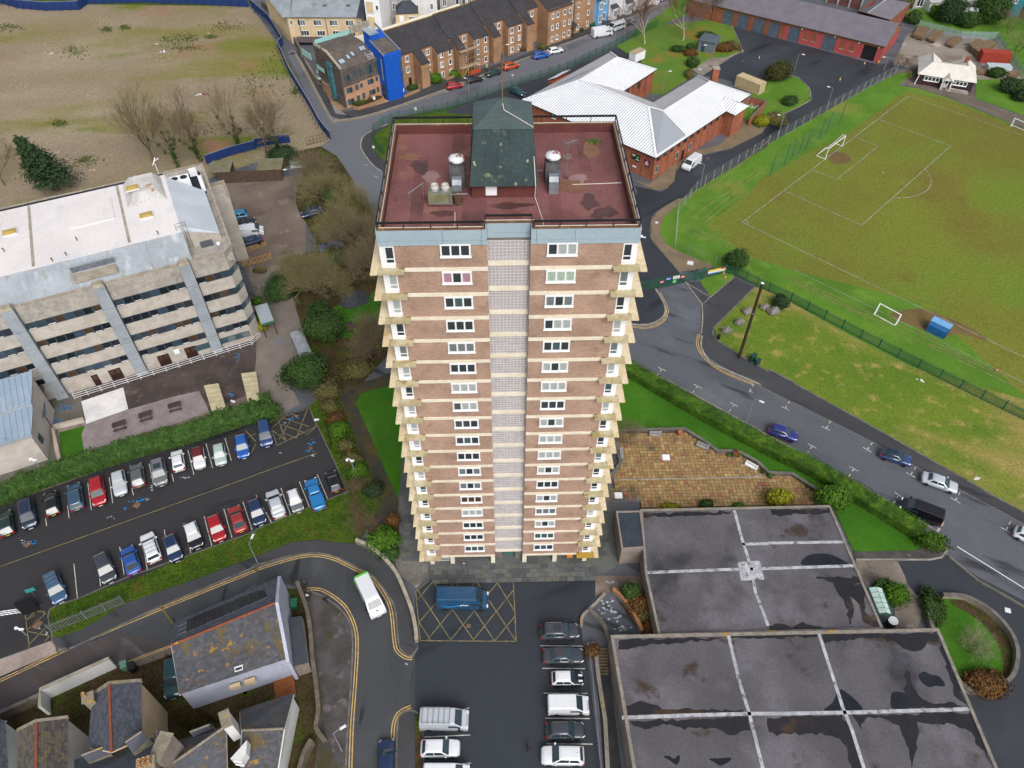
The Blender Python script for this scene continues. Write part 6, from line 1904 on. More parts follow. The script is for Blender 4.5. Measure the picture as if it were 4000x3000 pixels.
for lab,s,z_ in (('gabled stone dormer with orange lichen above grey slates','03 1060,1380 1200,1320 1270,1390 1130,1520',9.4),('gabled dark dormer with lichened stone coping at lower left','03 700,1520 870,1460 940,1520 740,1600',9.0),('pale stone-coped dormer gable beside narrow yard','03 1640,1330 1815,1260 1830,1330 1660,1390',6.6)):
 p=pl(s,z_)
 t=thing('gablet',lab,'dormer',V3(p[0],4))
 MB().prism([V3(x_,0) for x_ in p],z_-3,z_-.6).obj('walls',m_stonecop,t,world=True)
 a_,b_=lerp(p[0],p[3],.5),lerp(p[1],p[2],.5)
 rr=lerp(a_,b_,.0)+Vector((0,0,.5))
 r2_=b_+Vector((0,0,.5))
 MB().slab([p[0]+Vector((0,0,-.5)),p[1]+Vector((0,0,-.5)),r2_,rr],.12).obj('coping',m_stonecop,t,world=True)
 MB().slab([rr,r2_,p[2]+Vector((0,0,-.5)),p[3]+Vector((0,0,-.5))],.12).obj('roof',m_slclean[0],t,world=True)
m0=pitched('edge_house','purple-slated white house cut by the left edge',q('03',100,2100,5),q('03',45,1250,5),q('03',-260,2000,7),q('03',-250,1200,7),q('03',-560,2100,5),q('03',-560,1290,5),m_ww,m_slclean,m_rt,None,.32,.26,120)
# ================================================================ vehicles
m_tyre=mat('tyre_rubber','18181a',var=.1,rough=.9)
m_rim=mat('alloy_rim','8f9298',metal=.6,rough=.35,var=.1)
m_glass=mat('car_glass','25343b','2f4049',.8,var=.1,rough=.06,spec=.8)  # base colour raised to imitate sky reflections in the glass
m_head=mat('headlamp','d5dae0',var=0,rough=.15)
m_tail=mat('tail_lamp','9c1418',var=0,rough=.25)
m_plate_y=mat('plate_yellow','d0a52a',var=0)
m_plate_w=mat('plate_white','dcdcd8',var=0)
m_trim=mat('black_trim','16171a',var=.1,rough=.6)
def paint(name,h,metal=.15):
 return mat('paint_'+name,hx(h),var=.03,fine=2,rough=.28,metal=metal,coat=1)
def wheelmesh(r,w):
 k=('wheel',r,w)
 if k not in CACHE:
  b=MB()
  prof=[(r*.62,-w/2),(r*.92,-w/2),(r,-w/2+.03),(r,w/2-.03),(r*.92,w/2),(r*.62,w/2)]
  b.lathe(prof,14)
  for i,v in enumerate(b.v):
   b.v[i]=Vector((v.x,v.z,v.y))
  c=MB().lathe([(r*.63,-w/2+.015),(r*.6,-w/2+.005),(r*.2,-w/2+.03),(r*.2,w/2-.03),(r*.6,w/2-.005),(r*.63,w/2-.015)],10)
  for i,v in enumerate(c.v):
   c.v[i]=Vector((v.x,v.z,v.y))
  CACHE[k]=(b.mesh('tyre',m_tyre),c.mesh('rim',m_rim))
 return CACHE[k]
TYPES=dict(small=(3.6,1.63,1.50,.92,.88,(.02,.74),(.14,.56),.92),hatch=(4.1,1.75,1.48,.92,.87,(.02,.74),(.15,.55),.92),coupe=(4.3,1.78,1.40,.90,.84,(.03,.74),(.27,.55),.90),saloon=(4.6,1.80,1.44,.93,.86,(.12,.76),(.27,.57),.97),estate=(4.6,1.80,1.50,.93,.87,(.01,.76),(.09,.58),.93),suv=(4.45,1.85,1.66,1.05,1.02,(.01,.76),(.12,.57),1.05),mpv=(4.5,1.82,1.70,1.02,.98,(.01,.82),(.07,.60),1.02))
def carmeshes(kind):
 if ('car',kind) in CACHE:
  return CACHE[('car',kind)]
 L,W,H,belt,bon,cb_,rf_,boot=TYPES[kind]
 w=W/2
 M_={}
 X=lambda t:-L/2+t*L
 def ring(x,hw,zt,zb=.2):
  return [(x,-hw*.86,zb),(x,-hw,zb+.2),(x,-hw*.99,zt*.72),(x,-hw*.95,zt-.07),(x,-hw*.80,zt),(x,hw*.80,zt),(x,hw*.95,zt-.07),(x,hw*.99,zt*.72),(x,hw,zb+.2),(x,hw*.86,zb)]
 st=[(0,.80,boot*.78,.32),(.012,.90,boot*.90,.26),(.05,.97,boot,.22),(cb_[0]+.08,1,belt,.2),(.5,1,belt,.2),(cb_[1]-.02,1,belt*.995,.2),(cb_[1]+.08,.99,bon,.2),(.92,.95,bon*.94,.2),(.97,.88,bon*.85,.24),(.99,.78,bon*.72,.28),(1.0,.66,bon*.6,.34)]
 b=MB()
 rs=[ring(X(t),w*hw,zt,zb) for t,hw,zt,zb in st]
 n=10
 for r in rs:
  b.v+=[Vector(p) for p in r]
 for i in range(len(rs)-1):
  for j in range(n):
   a0,a1=i*n+j,i*n+(j+1)%n
   b.f.append((a0,a1,a1+n,a0+n));b.mi.append(0)
 b.f.append(tuple(range(n))[::-1]);b.f.append(tuple((len(rs)-1)*n+j for j in range(n)));b.mi+=[0,0]
 M_['body']=b.mesh('body',m_upvc,True)
 c=MB()
 wb,wr=w*.93,w*.72
 xb0,xb1,xr0,xr1=X(cb_[0]),X(cb_[1]),X(rf_[0]),X(rf_[1])
 zr_=H
 def oct_(x0,x1,hw,z_,ch,zdrop=0):
  return [(x0,-hw+ch,z_-zdrop),(x0+ch*.4,-hw,z_),(x1-ch*.6,-hw,z_),(x1,-hw+ch,z_-zdrop),(x1,hw-ch,z_-zdrop),(x1-ch*.6,hw,z_),(x0+ch*.4,hw,z_),(x0,hw-ch,z_-zdrop)]
 r0=oct_(xb0,xb1,wb,belt-.06,.14)
 r1=oct_(xr0-.03,xr1+.06,wr+.02,zr_-.1,.12)
 r2=oct_(xr0+.06,xr1-.06,wr-.06,zr_-.03,.12)
 r3=oct_(xr0+.3,xr1-.3,wr-.28,zr_,.1)
 for r in (r0,r1,r2,r3):
  c.v+=[Vector(p) for p in r]
 for i in range(3):
  for j in range(8):
   a0,a1=i*8+j,i*8+(j+1)%8
   c.f.append((a0,a1,a1+8,a0+8));c.mi.append(0)
 c.f.append(tuple(24+j for j in range(8)));c.mi.append(0)
 M_['cabin']=c.mesh('cabin',m_upvc,True)
 V=lambda p:Vector(p)
 def gl(a0,a1,b0,b1,lo,hi,s0,s1,out):
  P=[]
  for s,t in ((s0,lo),(s1,lo),(s1,hi),(s0,hi)):
   P.append(lerp(lerp(V(a0),V(a1),s),lerp(V(b0),V(b1),s),t))
  nrm=(P[1]-P[0]).cross(P[3]-P[0]).normalized()
  if nrm.dot(V(out))<0:
   nrm=-nrm
  m_=MB()
  m_.add([p+nrm*.018 for p in P]+[p-nrm*.02 for p in P],[(0,1,2,3),(0,4,5,1),(1,5,6,2),(2,6,7,3),(3,7,4,0)])
  return m_.mesh('glass',m_glass)
 M_['windscreen']=gl(r0[3],r0[4],r1[3],r1[4],.1,.97,-.08,1.08,(1,0,.5))
 M_['rear_window']=gl(r0[7],r0[0],r1[7],r1[0],.3,.95,-.02,1.02,(-1,0,.5))
 for nm,ia,ib,o in (('r',1,2,(0,-1,.3)),('l',6,5,(0,1,.3))):
  M_['side_f'+nm]=gl(r0[ia],r0[ib],r1[ia],r1[ib],.22,.93,.50,.93,o)
  M_['side_b'+nm]=gl(r0[ia],r0[ib],r1[ia],r1[ib],.22,.93,.10,.47,o)
 mr=MB().box(-.09,.09,-.11,.11,-.07,.07)
 M_['mirror']=mr.mesh('mirror',m_upvc)
 hl=MB()
 hl.add([(X(.925),w*.90,bon*.82),(X(.985),w*.66,bon*.72),(X(.975),w*.60,bon*.86),(X(.90),w*.84,bon*.95),(X(.9),w*.7,bon*.5)],[(0,1,2,3),(0,4,1),(3,2,4),(0,3,4)])
 for i,v in enumerate(hl.v):
  hl.v[i]=v+Vector((.035,.02,.015))
 M_['headlight']=hl.mesh('headlight',m_head)
 M_['headlight2']=None
 tl=MB().box(X(0)-.015,X(.035),w*.62,w*.945,boot*.62,boot*.9)
 M_['taillight']=tl.mesh('taillight',m_tail)
 M_['plate']=MB().box(-.015,.015,-.26,.26,-.055,.055).mesh('number_plate',m_plate_w)
 M_['grille']=MB().box(X(.985),X(1.0)+.012,-w*.5,w*.5,bon*.45,bon*.58).mesh('grille',m_trim)
 M_['sill']=None
 CACHE[('car',kind)]=M_
 return M_
def place(name,label,loc,rz,cat='car',group=None):
 return thing(name,label,cat,loc,rz,group)
def wheels(t,L,w,r,ww,fx,rx):
 ty,ri=wheelmesh(r,ww)
 for x in (fx,rx):
  for s in (-1,1):
   o=link('wheel',ty,t,(x,s*(w-ww/2+.015),r))
   link('rim',ri,o)
def car(label,kind,loc,rz,col,roof=None,rails=False,sunroof=False,bars=False,group=None,glass=None):
 M_=carmeshes(kind)
 L,W,H,belt,bon,cb_,rf_,boot=TYPES[kind]
 w=W/2
 t=place('car',label,(loc.x,loc.y,.03),rz,'car',group)
 recolor(link('body',M_['body'],t),col)
 recolor(link('cabin',M_['cabin'],t),roof or col)
 for k in ('windscreen','rear_window','side_fr','side_br','side_fl','side_bl'):
  o=link({'w':'windscreen','r':'rear_window','s':'side_window'}[k[0]],M_[k],t)
  if glass and k=='windscreen':
   recolor(o,glass)
 for s in (-1,1):
  recolor(link('mirror',M_['mirror'],t,(-L/2+L*(cb_[1]-.09),s*(w+.08),belt+.06)),col)
  link('headlight',M_['headlight'],t,scale=(1,s,1))
  link('taillight',M_['taillight'],t,scale=(1,s,1))
 link('number_plate',M_['plate'],t,(L/2+.0,0,bon*.38))
 recolor(link('number_plate',M_['plate'],t,(-L/2-.005,0,boot*.62)),m_plate_y)
 link('grille',M_['grille'],t)
 wheels(t,L,w,.33 if kind in ('suv','mpv') else .30,.2,L*.5-L*.19,-L*.5+L*.18)
 wr=w*.72
 x0,x1=-L/2+rf_[0]*L+.1,-L/2+rf_[1]*L-.1
 if rails:
  for s in (-1,1):
   MB().tube([(x0,s*(wr-.02),H-.05),(x0+.15,s*(wr-.02),H+.03),(x1-.15,s*(wr-.02),H+.03),(x1,s*(wr-.02),H-.05)],.025,5).obj('roof_rail',m_rim,t)
 if bars:
  for f in (.2,.5,.8):
   MB().tube([(lerp(x0,x1,f),-wr,H-.02),(lerp(x0,x1,f),-wr+.1,H+.07),(lerp(x0,x1,f),wr-.1,H+.07),(lerp(x0,x1,f),wr,H-.02)],.03,5).obj('roof_bar',m_rim,t)
 if sunroof:
  MB().box(lerp(x0,x1,.42),lerp(x0,x1,.92),-wr+.2,wr-.2,H-.02,H+.012).obj('sunroof',m_glass,t)
 MB().tube([(x0+.25,0,H-.02),(x0+.05,0,H+.18)],.012,4).obj('aerial',m_trim,t)
 return t
def vanmeshes(L,W,H,hood,lowhood):
 k=('van',L,W,H,hood)
 if k in CACHE:
  return CACHE[k]
 w=W/2
 f=L/2
 prof=[(-f,.35),(-f,H*.55),(-f+.06,H-.12),(-f+.18,H),(f-hood-.95,H),(f-hood-.62,H-.1),(f-hood+.12,lowhood+.12),(f-.25,lowhood-.08),(f-.04,lowhood-.32),(f,.55),(f-.05,.3)]
 def hw(z):
  return w if z<H*.55 else w*(1-.13*(z-H*.55)/(H*.45))
 b=MB()
 n=len(prof)
 rows=[]
 for s in (-1,-.86,.86,1):
  for x,z_ in prof:
   inn=abs(s)<1
   b.v.append(Vector((x if not inn else x+(.04 if x>f-.3 else (-.03 if x<-f+.1 else 0)),s*hw(z_),z_+(.045 if inn and z_>lowhood-.2 else 0))))
 for i in range(3):
  for j in range(n):
   a0,a1=i*n+j,i*n+(j+1)%n
   b.f.append((a0,a1,a1+n,a0+n));b.mi.append(0)
 b.f.append(tuple(range(n))[::-1]);b.f.append(tuple(3*n+j for j in range(n)));b.mi+=[0,0]
 me=b.mesh('body',m_upvc)
 xs0,zs0,xs1,zs1=prof[5][0]+.03,prof[5][1]-.02,prof[6][0]-.02,prof[6][1]+.06
 sc=MB()
 nx,nz=(zs0-zs1),(xs1-xs0)
 l=math.hypot(nx,nz)
 nx,nz=nx/l*.06,nz/l*.06
 P=[(xs1+nx,-w*.84,zs1+nz),(xs1+nx,w*.84,zs1+nz),(xs0+nx,w*.74,zs0+nz),(xs0+nx,-w*.74,zs0+nz)]
 sc.add(P+[(x-nx,y,z_-nz) for x,y,z_ in P],[(0,1,2,3),(0,4,5,1),(1,5,6,2),(2,6,7,3),(3,7,4,0)])
 ws=sc.mesh('windscreen',m_glass)
 sg=MB()
 z0_,z1_=lowhood+.12,H-.42 if H<2.2 else H-.75
 z1_=min(z1_,prof[5][1]-.15)
 tt=(z1_-zs1)/(zs0-zs1)
 xa,xt=f-hood-1.25,xs1+(xs0-xs1)*tt-.12
 for s in (-1,1):
  y0,y1=s*(hw(z0_)+.012),s*(hw(z1_)+.012)
  sg.add([(xa,y0,z0_),(xs1-.12,y0,z0_),(xt,y1,z1_),(xa,y1,z1_)],[(0,1,2,3) if s<0 else (3,2,1,0)])
 sgm=sg.mesh('side_window',m_glass)
 CACHE[k]=(me,ws,sgm,prof,hw)
 return CACHE[k]
def van(label,loc,rz,col,L=5.0,W=1.95,H=1.95,hood=.75,lowhood=1.1,rack=False,group=None,ribs=5,windows=False,stripe=None,rear=None,cat='van'):
 me,ws,sg,prof,hw=vanmeshes(L,W,H,hood,lowhood)
 t=place('van',label,(loc.x,loc.y,.03),rz,cat,group)
 recolor(link('body',me,t),col)
 link('windscreen',ws,t)
 link('side_window',sg,t)
 w,f=W/2,L/2
 for s in (-1,1):
  recolor(MB().box(-.1,.1,-.12,.12,-.14,.14).obj('mirror',m_trim,t),m_trim).location=(f-hood-.1,s*(w+.13),lowhood+.22)
  MB().box(f-.3,f+.015,*sorted((s*w*.62,s*(w*.97))),lowhood-.36,lowhood-.12).obj('headlight',m_head,t)
  MB().box(-f-.015,-f+.05,*sorted((s*w*.82,s*(w+.01))),.65,1.3).obj('taillight',m_tail,t)
 MB().box(f-.03,f+.025,-w*.6,w*.6,.42,.6).obj('grille',m_trim,t)
 MB().box(f+.0,f+.03,-.26,.26,.28,.39).obj('number_plate',m_plate_w,t)
 MB().box(-f-.02,-f,-.26,.26,.6,.71).obj('number_plate',m_plate_y,t)
 MB().box(-f+.3,f-.4,-w-.012,w+.012,.42,.5).obj('side_moulding',m_trim,t)
 wheels(t,L,w,.34,.22,f-.85,-f+.95)
 x0,x1=-f+.25,f-hood-1.1
 for i in range(ribs):
  y=lerp(-w*.6,w*.6,i/max(1,ribs-1))
  recolor(MB().box(x0,x1,y-.035,y+.035,H+.03,H+.062).obj('roof_rib',col,t),col)
 if rack:
  for i in range(6):
   x=lerp(x0+.1,x1,i/5)
   MB().tube([(x,-w*.85,H-.02),(x,-w*.83,H+.2),(x,w*.83,H+.2),(x,w*.85,H-.02)],.03,5).obj('rack_bar',m_rim,t)
  for s in (-1,1):
   MB().tube([(x0,s*w*.83,H+.22),(x1,s*w*.83,H+.22)],.03,5).obj('rack_rail',m_rim,t)
 if windows:
  for s in (-1,1):
   for a,b in ((x0+.2,x0+1.2),(x0+1.35,x1-.2)):
    y=s*(hw(H*.72)+.03)
    MB().box(a,b,*sorted((y,y-s*.06)),H*.6,H*.84).obj('side_window',m_glass,t)
 if stripe:
  for s in (-1,1):
   MB().box(-f-.012,-f+.9,*sorted((s*(w+.012),s*(w-.03))),.55,1.7).obj('stripe',stripe,t)
  MB().box(-f-.02,-f+.25,-w*.8,w*.8,H-.2,H+.06).obj('stripe',stripe,t)
 return t
def at2(f,r,z_=.6):
 pf,pr=q(*f,z_),q(*r,z_)
 return (pf+pr)/2,ang(pr,pf),(pf-pr).length
def near(cell,x,y,vec,L,face,z_=.45):
 """car nosed into a bay: near bumper seen at (x, y); vec = bay line on the photo"""
 p=q(cell,x,y,z_)
 d=(q(cell,x,y,0)-q(cell,x-vec[0],y-vec[1],0)).normalized()
 c=p-d*(L/2)
 return Vector((c.x,c.y,0)),math.atan2(d.y,d.x)+(0 if face=='f' else PI)
PC=dict(dgreen='1f3432',navy='1d2a44',black='14151a',bgrey='33506a',red='a3141f',silver='b9c0c8',grey='5a5f63',sgrey='6b6f74',white='dfe3e8',pgreen='a9bcb6',blue='1f57a8',mid='26406f',steel='3a5878',coupe='1f4f9e',maroon='962a2c',dgrey='3a3f47',sky='2478b8',orange='b24a14',teal='1a4048',dblue='1c2f52',viol='2a2f7a',cyan='2b7fa8')
PM={k:paint(k,v) for k,v in PC.items()}
G1='cars parked in the left car park'
v1,v2=(36,225),(82,245)
R1=[('02',75,1312,v1,'hatch','dgreen','r','dark green hatchback nosed into hedge at left frame edge',{}),('02',268,1248,v1,'mpv','navy','f','dark navy people carrier facing out, second bay from left edge',dict(rails=True)),('02',470,1140,v1,'hatch','black','r','black hatchback with yellow rear plate between navy carrier and blue-grey estate',{}),('02',675,1092,v1,'estate','bgrey','r','blue-grey estate nosed into hedge beside the red estate',dict(rails=True)),('02',868,1048,v1,'estate','red','f','bright red estate facing out from the hedge row',{}),('02',1052,962,v1,'hatch','silver','f','silver hatchback facing out next to the red estate',{}),('02',1207,892,v1,'hatch','grey','r','dark grey hatchback showing its rear beside the silver hatchback',{}),('02',1400,880,v1,'suv','sgrey','f','mid-grey SUV with silver roof rails in hedge row',dict(rails=True,sunroof=True)),('02',1555,752,v1,'small','white','r','small white car showing its rear next to grey SUV',{}),('02',1735,732,v1,'small','white','f','small white car with dark red soft top in hedge row',dict(roof=mat('red_soft_top','5d1c22',rough=.8))),('02',1917,702,v1,'small','pgreen','f','pale mint-silver small car in hedge row',{}),('02',2112,640,v1,'hatch','blue','f','bright blue hatchback beside yellow hatching',{}),('12',100,542,v1,'mpv','mid','f','navy people carrier in last bay of hedge row',{})]
R2=[('03',532,228,v2,'estate','steel','f','steel-blue estate with roof bars, alone near the lane',dict(bars=True,rails=True)),('03',962,58,v2,'suv','dgrey','f','black-blue SUV leftmost of the lower car park row',{}),('02',1172,1642,v2,'coupe','coupe','r','royal blue sloping-tailed hatchback in lower row',{}),('02',1347,1537,v2,'estate','white','r','white estate with roof bars in lower row',dict(bars=True)),('02',1535,1532,v2,'hatch','dblue','f','dark blue hatchback with silver roof rails in lower row',dict(rails=True)),('02',1712,1422,v2,'hatch','black','f','black hatchback with white roof in lower row',dict(roof=PM['white'])),('02',1910,1357,v2,'hatch','red','f','scarlet hatchback facing the grass strip in lower row',{}),('02',2092,1282,v2,'coupe','maroon','r','brick red coupe showing its rear in lower row',{}),('12',45,1217,v2,'hatch','dblue','f','dark slate hatchback between brick red coupe and silver saloon',{}),('12',212,1157,v2,'saloon','silver','r','silver saloon showing its rear in lower row',{}),('12',372,1107,v2,'small','sgrey','f','grey small car with white roof in lower row',dict(roof=PM['white'],rails=True)),('12',702,938,v2,'small','black','r','small black car in last bay of lower row',{})]
for cell,x,y,vec,kind,col,face,lab,kw in R1+R2:
 if cell=='03':
  vec=(95,245)
 L=TYPES[kind][0]
 loc,rz=near(cell,x,y,vec,L,face)
 car(lab,kind,loc,rz,PM[col],group=G1,**kw)
def pickup(label,loc,rz,col,tonneau=None,canopy=None,group=None):
 M_=carmeshes('suv')
 t=place('pickup',label,(loc.x,loc.y,.03),rz,'pickup',group)
 o=recolor(link('body',M_['body'],t,scale=(1.16,1,1)),col)
 o=recolor(link('cabin',M_['cabin'],t,(.55,0,0),scale=(.62,1,1.02)),col)
 for k in ('windscreen','rear_window','side_fr','side_br','side_fl','side_bl'):
  link({'w':'windscreen','r':'rear_window','s':'side_window'}[k[0]],M_[k],t,(.55,0,0),scale=(.62,1,1.02))
 if canopy:
  MB().box(-2.4,-.75,-.8,.8,.98,1.5).obj('canopy',canopy,t)
  MB().box(-2.1,-1.0,-.815,.815,1.1,1.4).obj('canopy_window',m_glass,t)
 else:
  MB().box(-2.45,-.85,-.8,.8,1.0,1.1).obj('tonneau',tonneau,t)
 for s in (-1,1):
  MB().box(-2.6,-2.5,*sorted((s*.66,s*.86)),.6,1.0).obj('taillight',m_tail,t)
  MB().box(2.3,2.5,*sorted((s*.5,s*.8)),.6,.85).obj('headlight',m_head,t)
  recolor(link('mirror',M_['mirror'],t,(1.0,s*1.0,1.15)),col)
 MB().box(-2.62,-2.58,-.26,.26,.6,.7).obj('number_plate',m_plate_y,t)
 wheels(t,5.1,.92,.36,.22,1.6,-1.6)
loc,rz=near('12',557,1088,v2,5.1,'r')
pickup('bright blue double-cab pickup with matching canopy',loc,rz,PM['sky'],canopy=PM['sky'],group=G1)
G2='vehicles parked in the front car park'
for f,r,kind,col,lab,kw in [(('23',590,478),('23',235,488),'suv','dgrey','dark grey SUV with black glass sunroof nearest the tower',dict(sunroof=True,rails=True)),(('23',618,690),('23',272,692),'saloon','dgrey','charcoal saloon below the sunroof SUV',{}),(('23',632,890),('23',325,892),'small','black','black small car with white roof and bonnet stripes',dict(roof=PM['white'])),(('23',635,1335),('23',288,1338),'hatch','dgrey','dark grey crossover beside the white small van',{}),(('23',250,1552),('23',622,1558),'suv','white','white SUV facing left at the right of the front car park',{}),(('13',1777,1488),('13',1408,1492),'hatch','white','white hatchback below the silver van with roof rack',dict(rails=False))]:
 loc,rz,d=at2(f,r)
 t=car(lab,kind,loc,rz,PM[col],group=G2,**kw)
 if 'stripes' in lab:
  L=TYPES[kind][0]
  for s in (-1,1):
   MB().add([(L*.5-L*.23,s*.2,.895),(L*.5-L*.04,s*.2,.83),(L*.5-L*.04,s*.42,.83),(L*.5-L*.23,s*.42,.895)],[(0,1,2,3) if s>0 else (3,2,1,0)]).obj('bonnet_stripe',PM['white'],t)
loc,rz,d=at2(('23',660,1118),('23',308,1120),.7)
van('small white van parked between the black small car and grey crossover',loc,rz,PM['white'],4.4,1.82,1.82,.8,1.02,group=G2,ribs=0)
loc,rz,d=at2(('13',1843,1245),('13',1410,1242),.8)
van('silver van with ladder roof rack in front car park',loc,rz,PM['silver'],5.1,1.95,1.95,.8,1.1,True,group=G2)
loc,rz,d=at2(('13',1845,1720),('13',1448,1720),.7)
van('white van cut by the bottom edge of the frame',loc,rz,PM['white'],4.6,1.85,1.85,.8,1.05,group=G2,ribs=4)
loc,rz,d=at2(('13',1130,1412),('13',1130,1770),.6)
car('dark blue car on the lane at bottom edge','hatch',loc,rz,PM['dblue'])
loc,rz,d=at2(('13',1062,335),('13',915,25),.8)
tv=van('white van with green tail stripes driving round the bend',loc,rz,PM['white'],5.2,1.95,2.0,.8,1.1,ribs=5,stripe=mat('lime_stripe','4fae2c'))
MB().lathe([(.16,0),(.16,.01)],16).obj('bonnet_badge',mat('badge_blue','1f3f8f'),tv).location=(2.2,0,1.14)
loc,rz,d=at2(('13',2003,205),('13',1570,200),1.0)
pv=van('large petrol blue delivery van with curved arrow logo on yellow hatching',loc,rz,paint('petrol','1a4a6e',.1),6.0,2.02,2.45,.75,1.2,ribs=7)
m_smile,m_pw=mat('logo_blue','2f9ae0',var=0),mat('logo_white','e8eef2',var=0)
b=MB()
arc=[Vector((-2.5+2.05*i/16,-1.025,1.34-.30*math.sin(PI*(i/16)**.85)+.04*i/16)) for i in range(17)]
for i in range(16):
 th0,th1=.02+.06*math.sin(PI*i/16),.02+.06*math.sin(PI*(i+1)/16)
 b.face(arc[i]+Vector((0,0,-th0)),arc[i+1]+Vector((0,0,-th1)),arc[i+1]+Vector((0,0,th1)),arc[i]+Vector((0,0,th0)))
e_=arc[-1]
b.face(e_+Vector((-.28,0,.12)),e_+Vector((-.26,0,.04)),e_+Vector((.08,0,.0)),e_+Vector((.1,0,.1)))
b.face(e_+Vector((.0,0,-.26)),e_+Vector((.08,0,-.24)),e_+Vector((.12,0,.1)),e_+Vector((.02,0,.06)))
b.obj('arrow_logo',m_smile,pv)
def letters2(parent,txt,p,rot,size,m,name='lettering'):
 cu=bpy.data.curves.new(name,'FONT')
 cu.body,cu.size,cu.extrude,cu.offset=txt,size,.004,.012
 tmp=bpy.data.objects.new('tmp',cu)
 C.objects.link(tmp)
 me=bpy.data.meshes.new_from_object(tmp.evaluated_get(bpy.context.evaluated_depsgraph_get()))
 bpy.data.objects.remove(tmp)
 me.materials.clear()
 me.materials.append(m)
 return link(name,me,parent,p,rot=rot)
letters2(pv,'prime',(-.25,-1.03,1.38),(PI/2,0,0),.42,m_pw)
MB().box(1.6,1.75,-.2,.15,1.62,1.66).obj('dash_card',mat('card_yellow','b5b04a'),pv)
G3='cars parked along the road on the right'
for f,r,kind,col,lab,kw in [(('32',255,462),('32',8,385),'hatch','viol','violet-blue crossover parked by the clipped hedge',dict(rails=True)),(('32',1232,672),('32',975,588),'hatch','mid','deep blue hatchback with dark roof at the far kerb',dict(roof=PM['navy'])),(('32',1635,905),('32',1332,800),'saloon','silver','white-silver coupe parked behind the deep blue hatchback',{}),(('32',2440,1420),('32',2112,1255),'hatch','white','white hatchback cut by the right edge',{})]:
 loc,rz,d=at2(f,r)
 car(lab,kind,loc,rz,PM[col],group=G3,**kw)
loc,rz,d=at2(('32',1150,1030),('32',1500,1165),.9)
van('black van parked beside the hedge end',loc,rz,PM['black'],5.1,1.95,1.95,.85,1.12,group=G3,ribs=6)
G4='vehicles in the office yard'
for f,r,kind,col,lab,kw in [(('01',1942,235),('01',2145,195),'suv','cyan','sky blue SUV at the top of the office yard',{}),(('01',2045,462),('11',55,395),'saloon','dblue','navy saloon beside orange hatching in office yard',{}),(('11',392,205),('11',590,150),'estate','navy','dark estate with loaded roof bars under the bare trees',dict(bars=True)),(('11',555,492),('11',735,448),'hatch','blue','blue hatchback half hidden under bare trees',{})]:
 loc,rz,d=at2(f,r)
 car(lab,kind,loc,rz,PM[col],group=G4,**kw)
loc,rz,d=at2(('01',2212,248),('01',1972,300))
pickup('dark pickup with grey tonneau between blue SUV and white van',loc,rz,PM['black'],tonneau=mat('tonneau_grey','55565a'),group=G4)
loc,rz,d=at2(('11',62,325),('01',2042,360),.8)
van('white van parked in the office yard',loc,rz,PM['white'],4.9,1.9,1.95,.75,1.1,group=G4,ribs=3)
G5='vehicles along the upper street'
for f,r,kind,col,lab,kw in [(('10',1775,728),('10',1652,752),'hatch','red','red hatchback below the flats on the upper street',{}),(('10',1947,672),('10',1828,698),'hatch','black','black hatchback beside the scaffold',{}),(('10',1990,648),('10',2105,612),'hatch','dgreen','dark car facing left next to the scaffold worker',{}),(('20',45,558),('10',2140,588),'suv','orange','orange SUV on the upper street',{}),(('20',305,468),('20',192,492),'suv','blue','blue SUV on the upper street',{}),(('20',430,425),('20',320,448),'hatch','white','white hatchback behind the blue SUV on upper street',{}),(('20',105,818),('20',-5,772),'hatch','teal','dark hatchback in the yard beside white-roofed hall',{}),(('20',1035,185),('20',965,205),'estate','teal','dark teal car behind the white minibus',{})]:
 loc,rz,d=at2(f,r)
 car(lab,kind,loc,rz,PM[col],group=G5,**kw)
loc,rz,d=at2(('20',840,268),('20',712,290),1.0)
van('white panel van on the upper street',loc,rz,PM['white'],5.6,2.0,2.35,.75,1.15,group=G5,ribs=4)
loc,rz,d=at2(('20',842,245),('20',955,212),.9)
van('white minibus facing the white panel van',loc,rz,PM['white'],5.2,1.95,2.0,.75,1.1,group=G5,ribs=0,windows=True,cat='minibus')
loc,rz,d=at2(('20',1492,1455),('20',1612,1360),.8)
van('white van parked beside the orange brick hall',loc,rz,PM['white'],4.9,1.9,1.95,.75,1.1,ribs=4)
loc,rz,d=at2(('03',1490,1015),('03',1490,745),.6)
car('dark teal car squeezed beside the solar-panel house','estate',loc,rz,PM['teal'])
loc,rz,d=at2(('10',560,690),('10',545,620),.6)
car('pale teal car tucked beside the timber block','small',loc,rz,PM['pgreen'])
# ================================================================ vegetation
def veg(name,h1,h2,sc=3.0,tr=0):
 return mat(name,hx(h1),hx(h2),sc,var=.35,fine=sc*3,rough=.8,spec=.2,coord='world')
v_ever=veg('leaf_evergreen','3c5726','2b4420',1.5)
v_dark=veg('leaf_dark_conifer','34482a','263a22',1.2)
v_bright=veg('leaf_bright_green','4f7420','3d6018',1.5)
v_yel=veg('leaf_golden','8f8a22','6f7a1e',1.5)
v_olive=veg('leaf_olive_brown','665a38','5a5e34',1.2)
v_rust=veg('leaf_rust','6f4f2c','5a4226',1.2)
v_hedge=veg('leaf_hedge','42602a','344e22',1.0)
v_clip=veg('leaf_clipped_hedge','4a6a1c','314f16',.5)
v_ivy=veg('leaf_ivy','334d24','42552a',1.5)
v_bark=veg('bark_grey_brown','6d6150','574c3e',3)
v_twig=veg('twig_brown','877b62','72664e',2)
v_twigo=veg('twig_olive','8f8763','7a7250',2)
v_twigr=veg('twig_reddish','7d6454','6b5547',2)
v_birch=veg('bark_pale','b0a391','93887a',2)
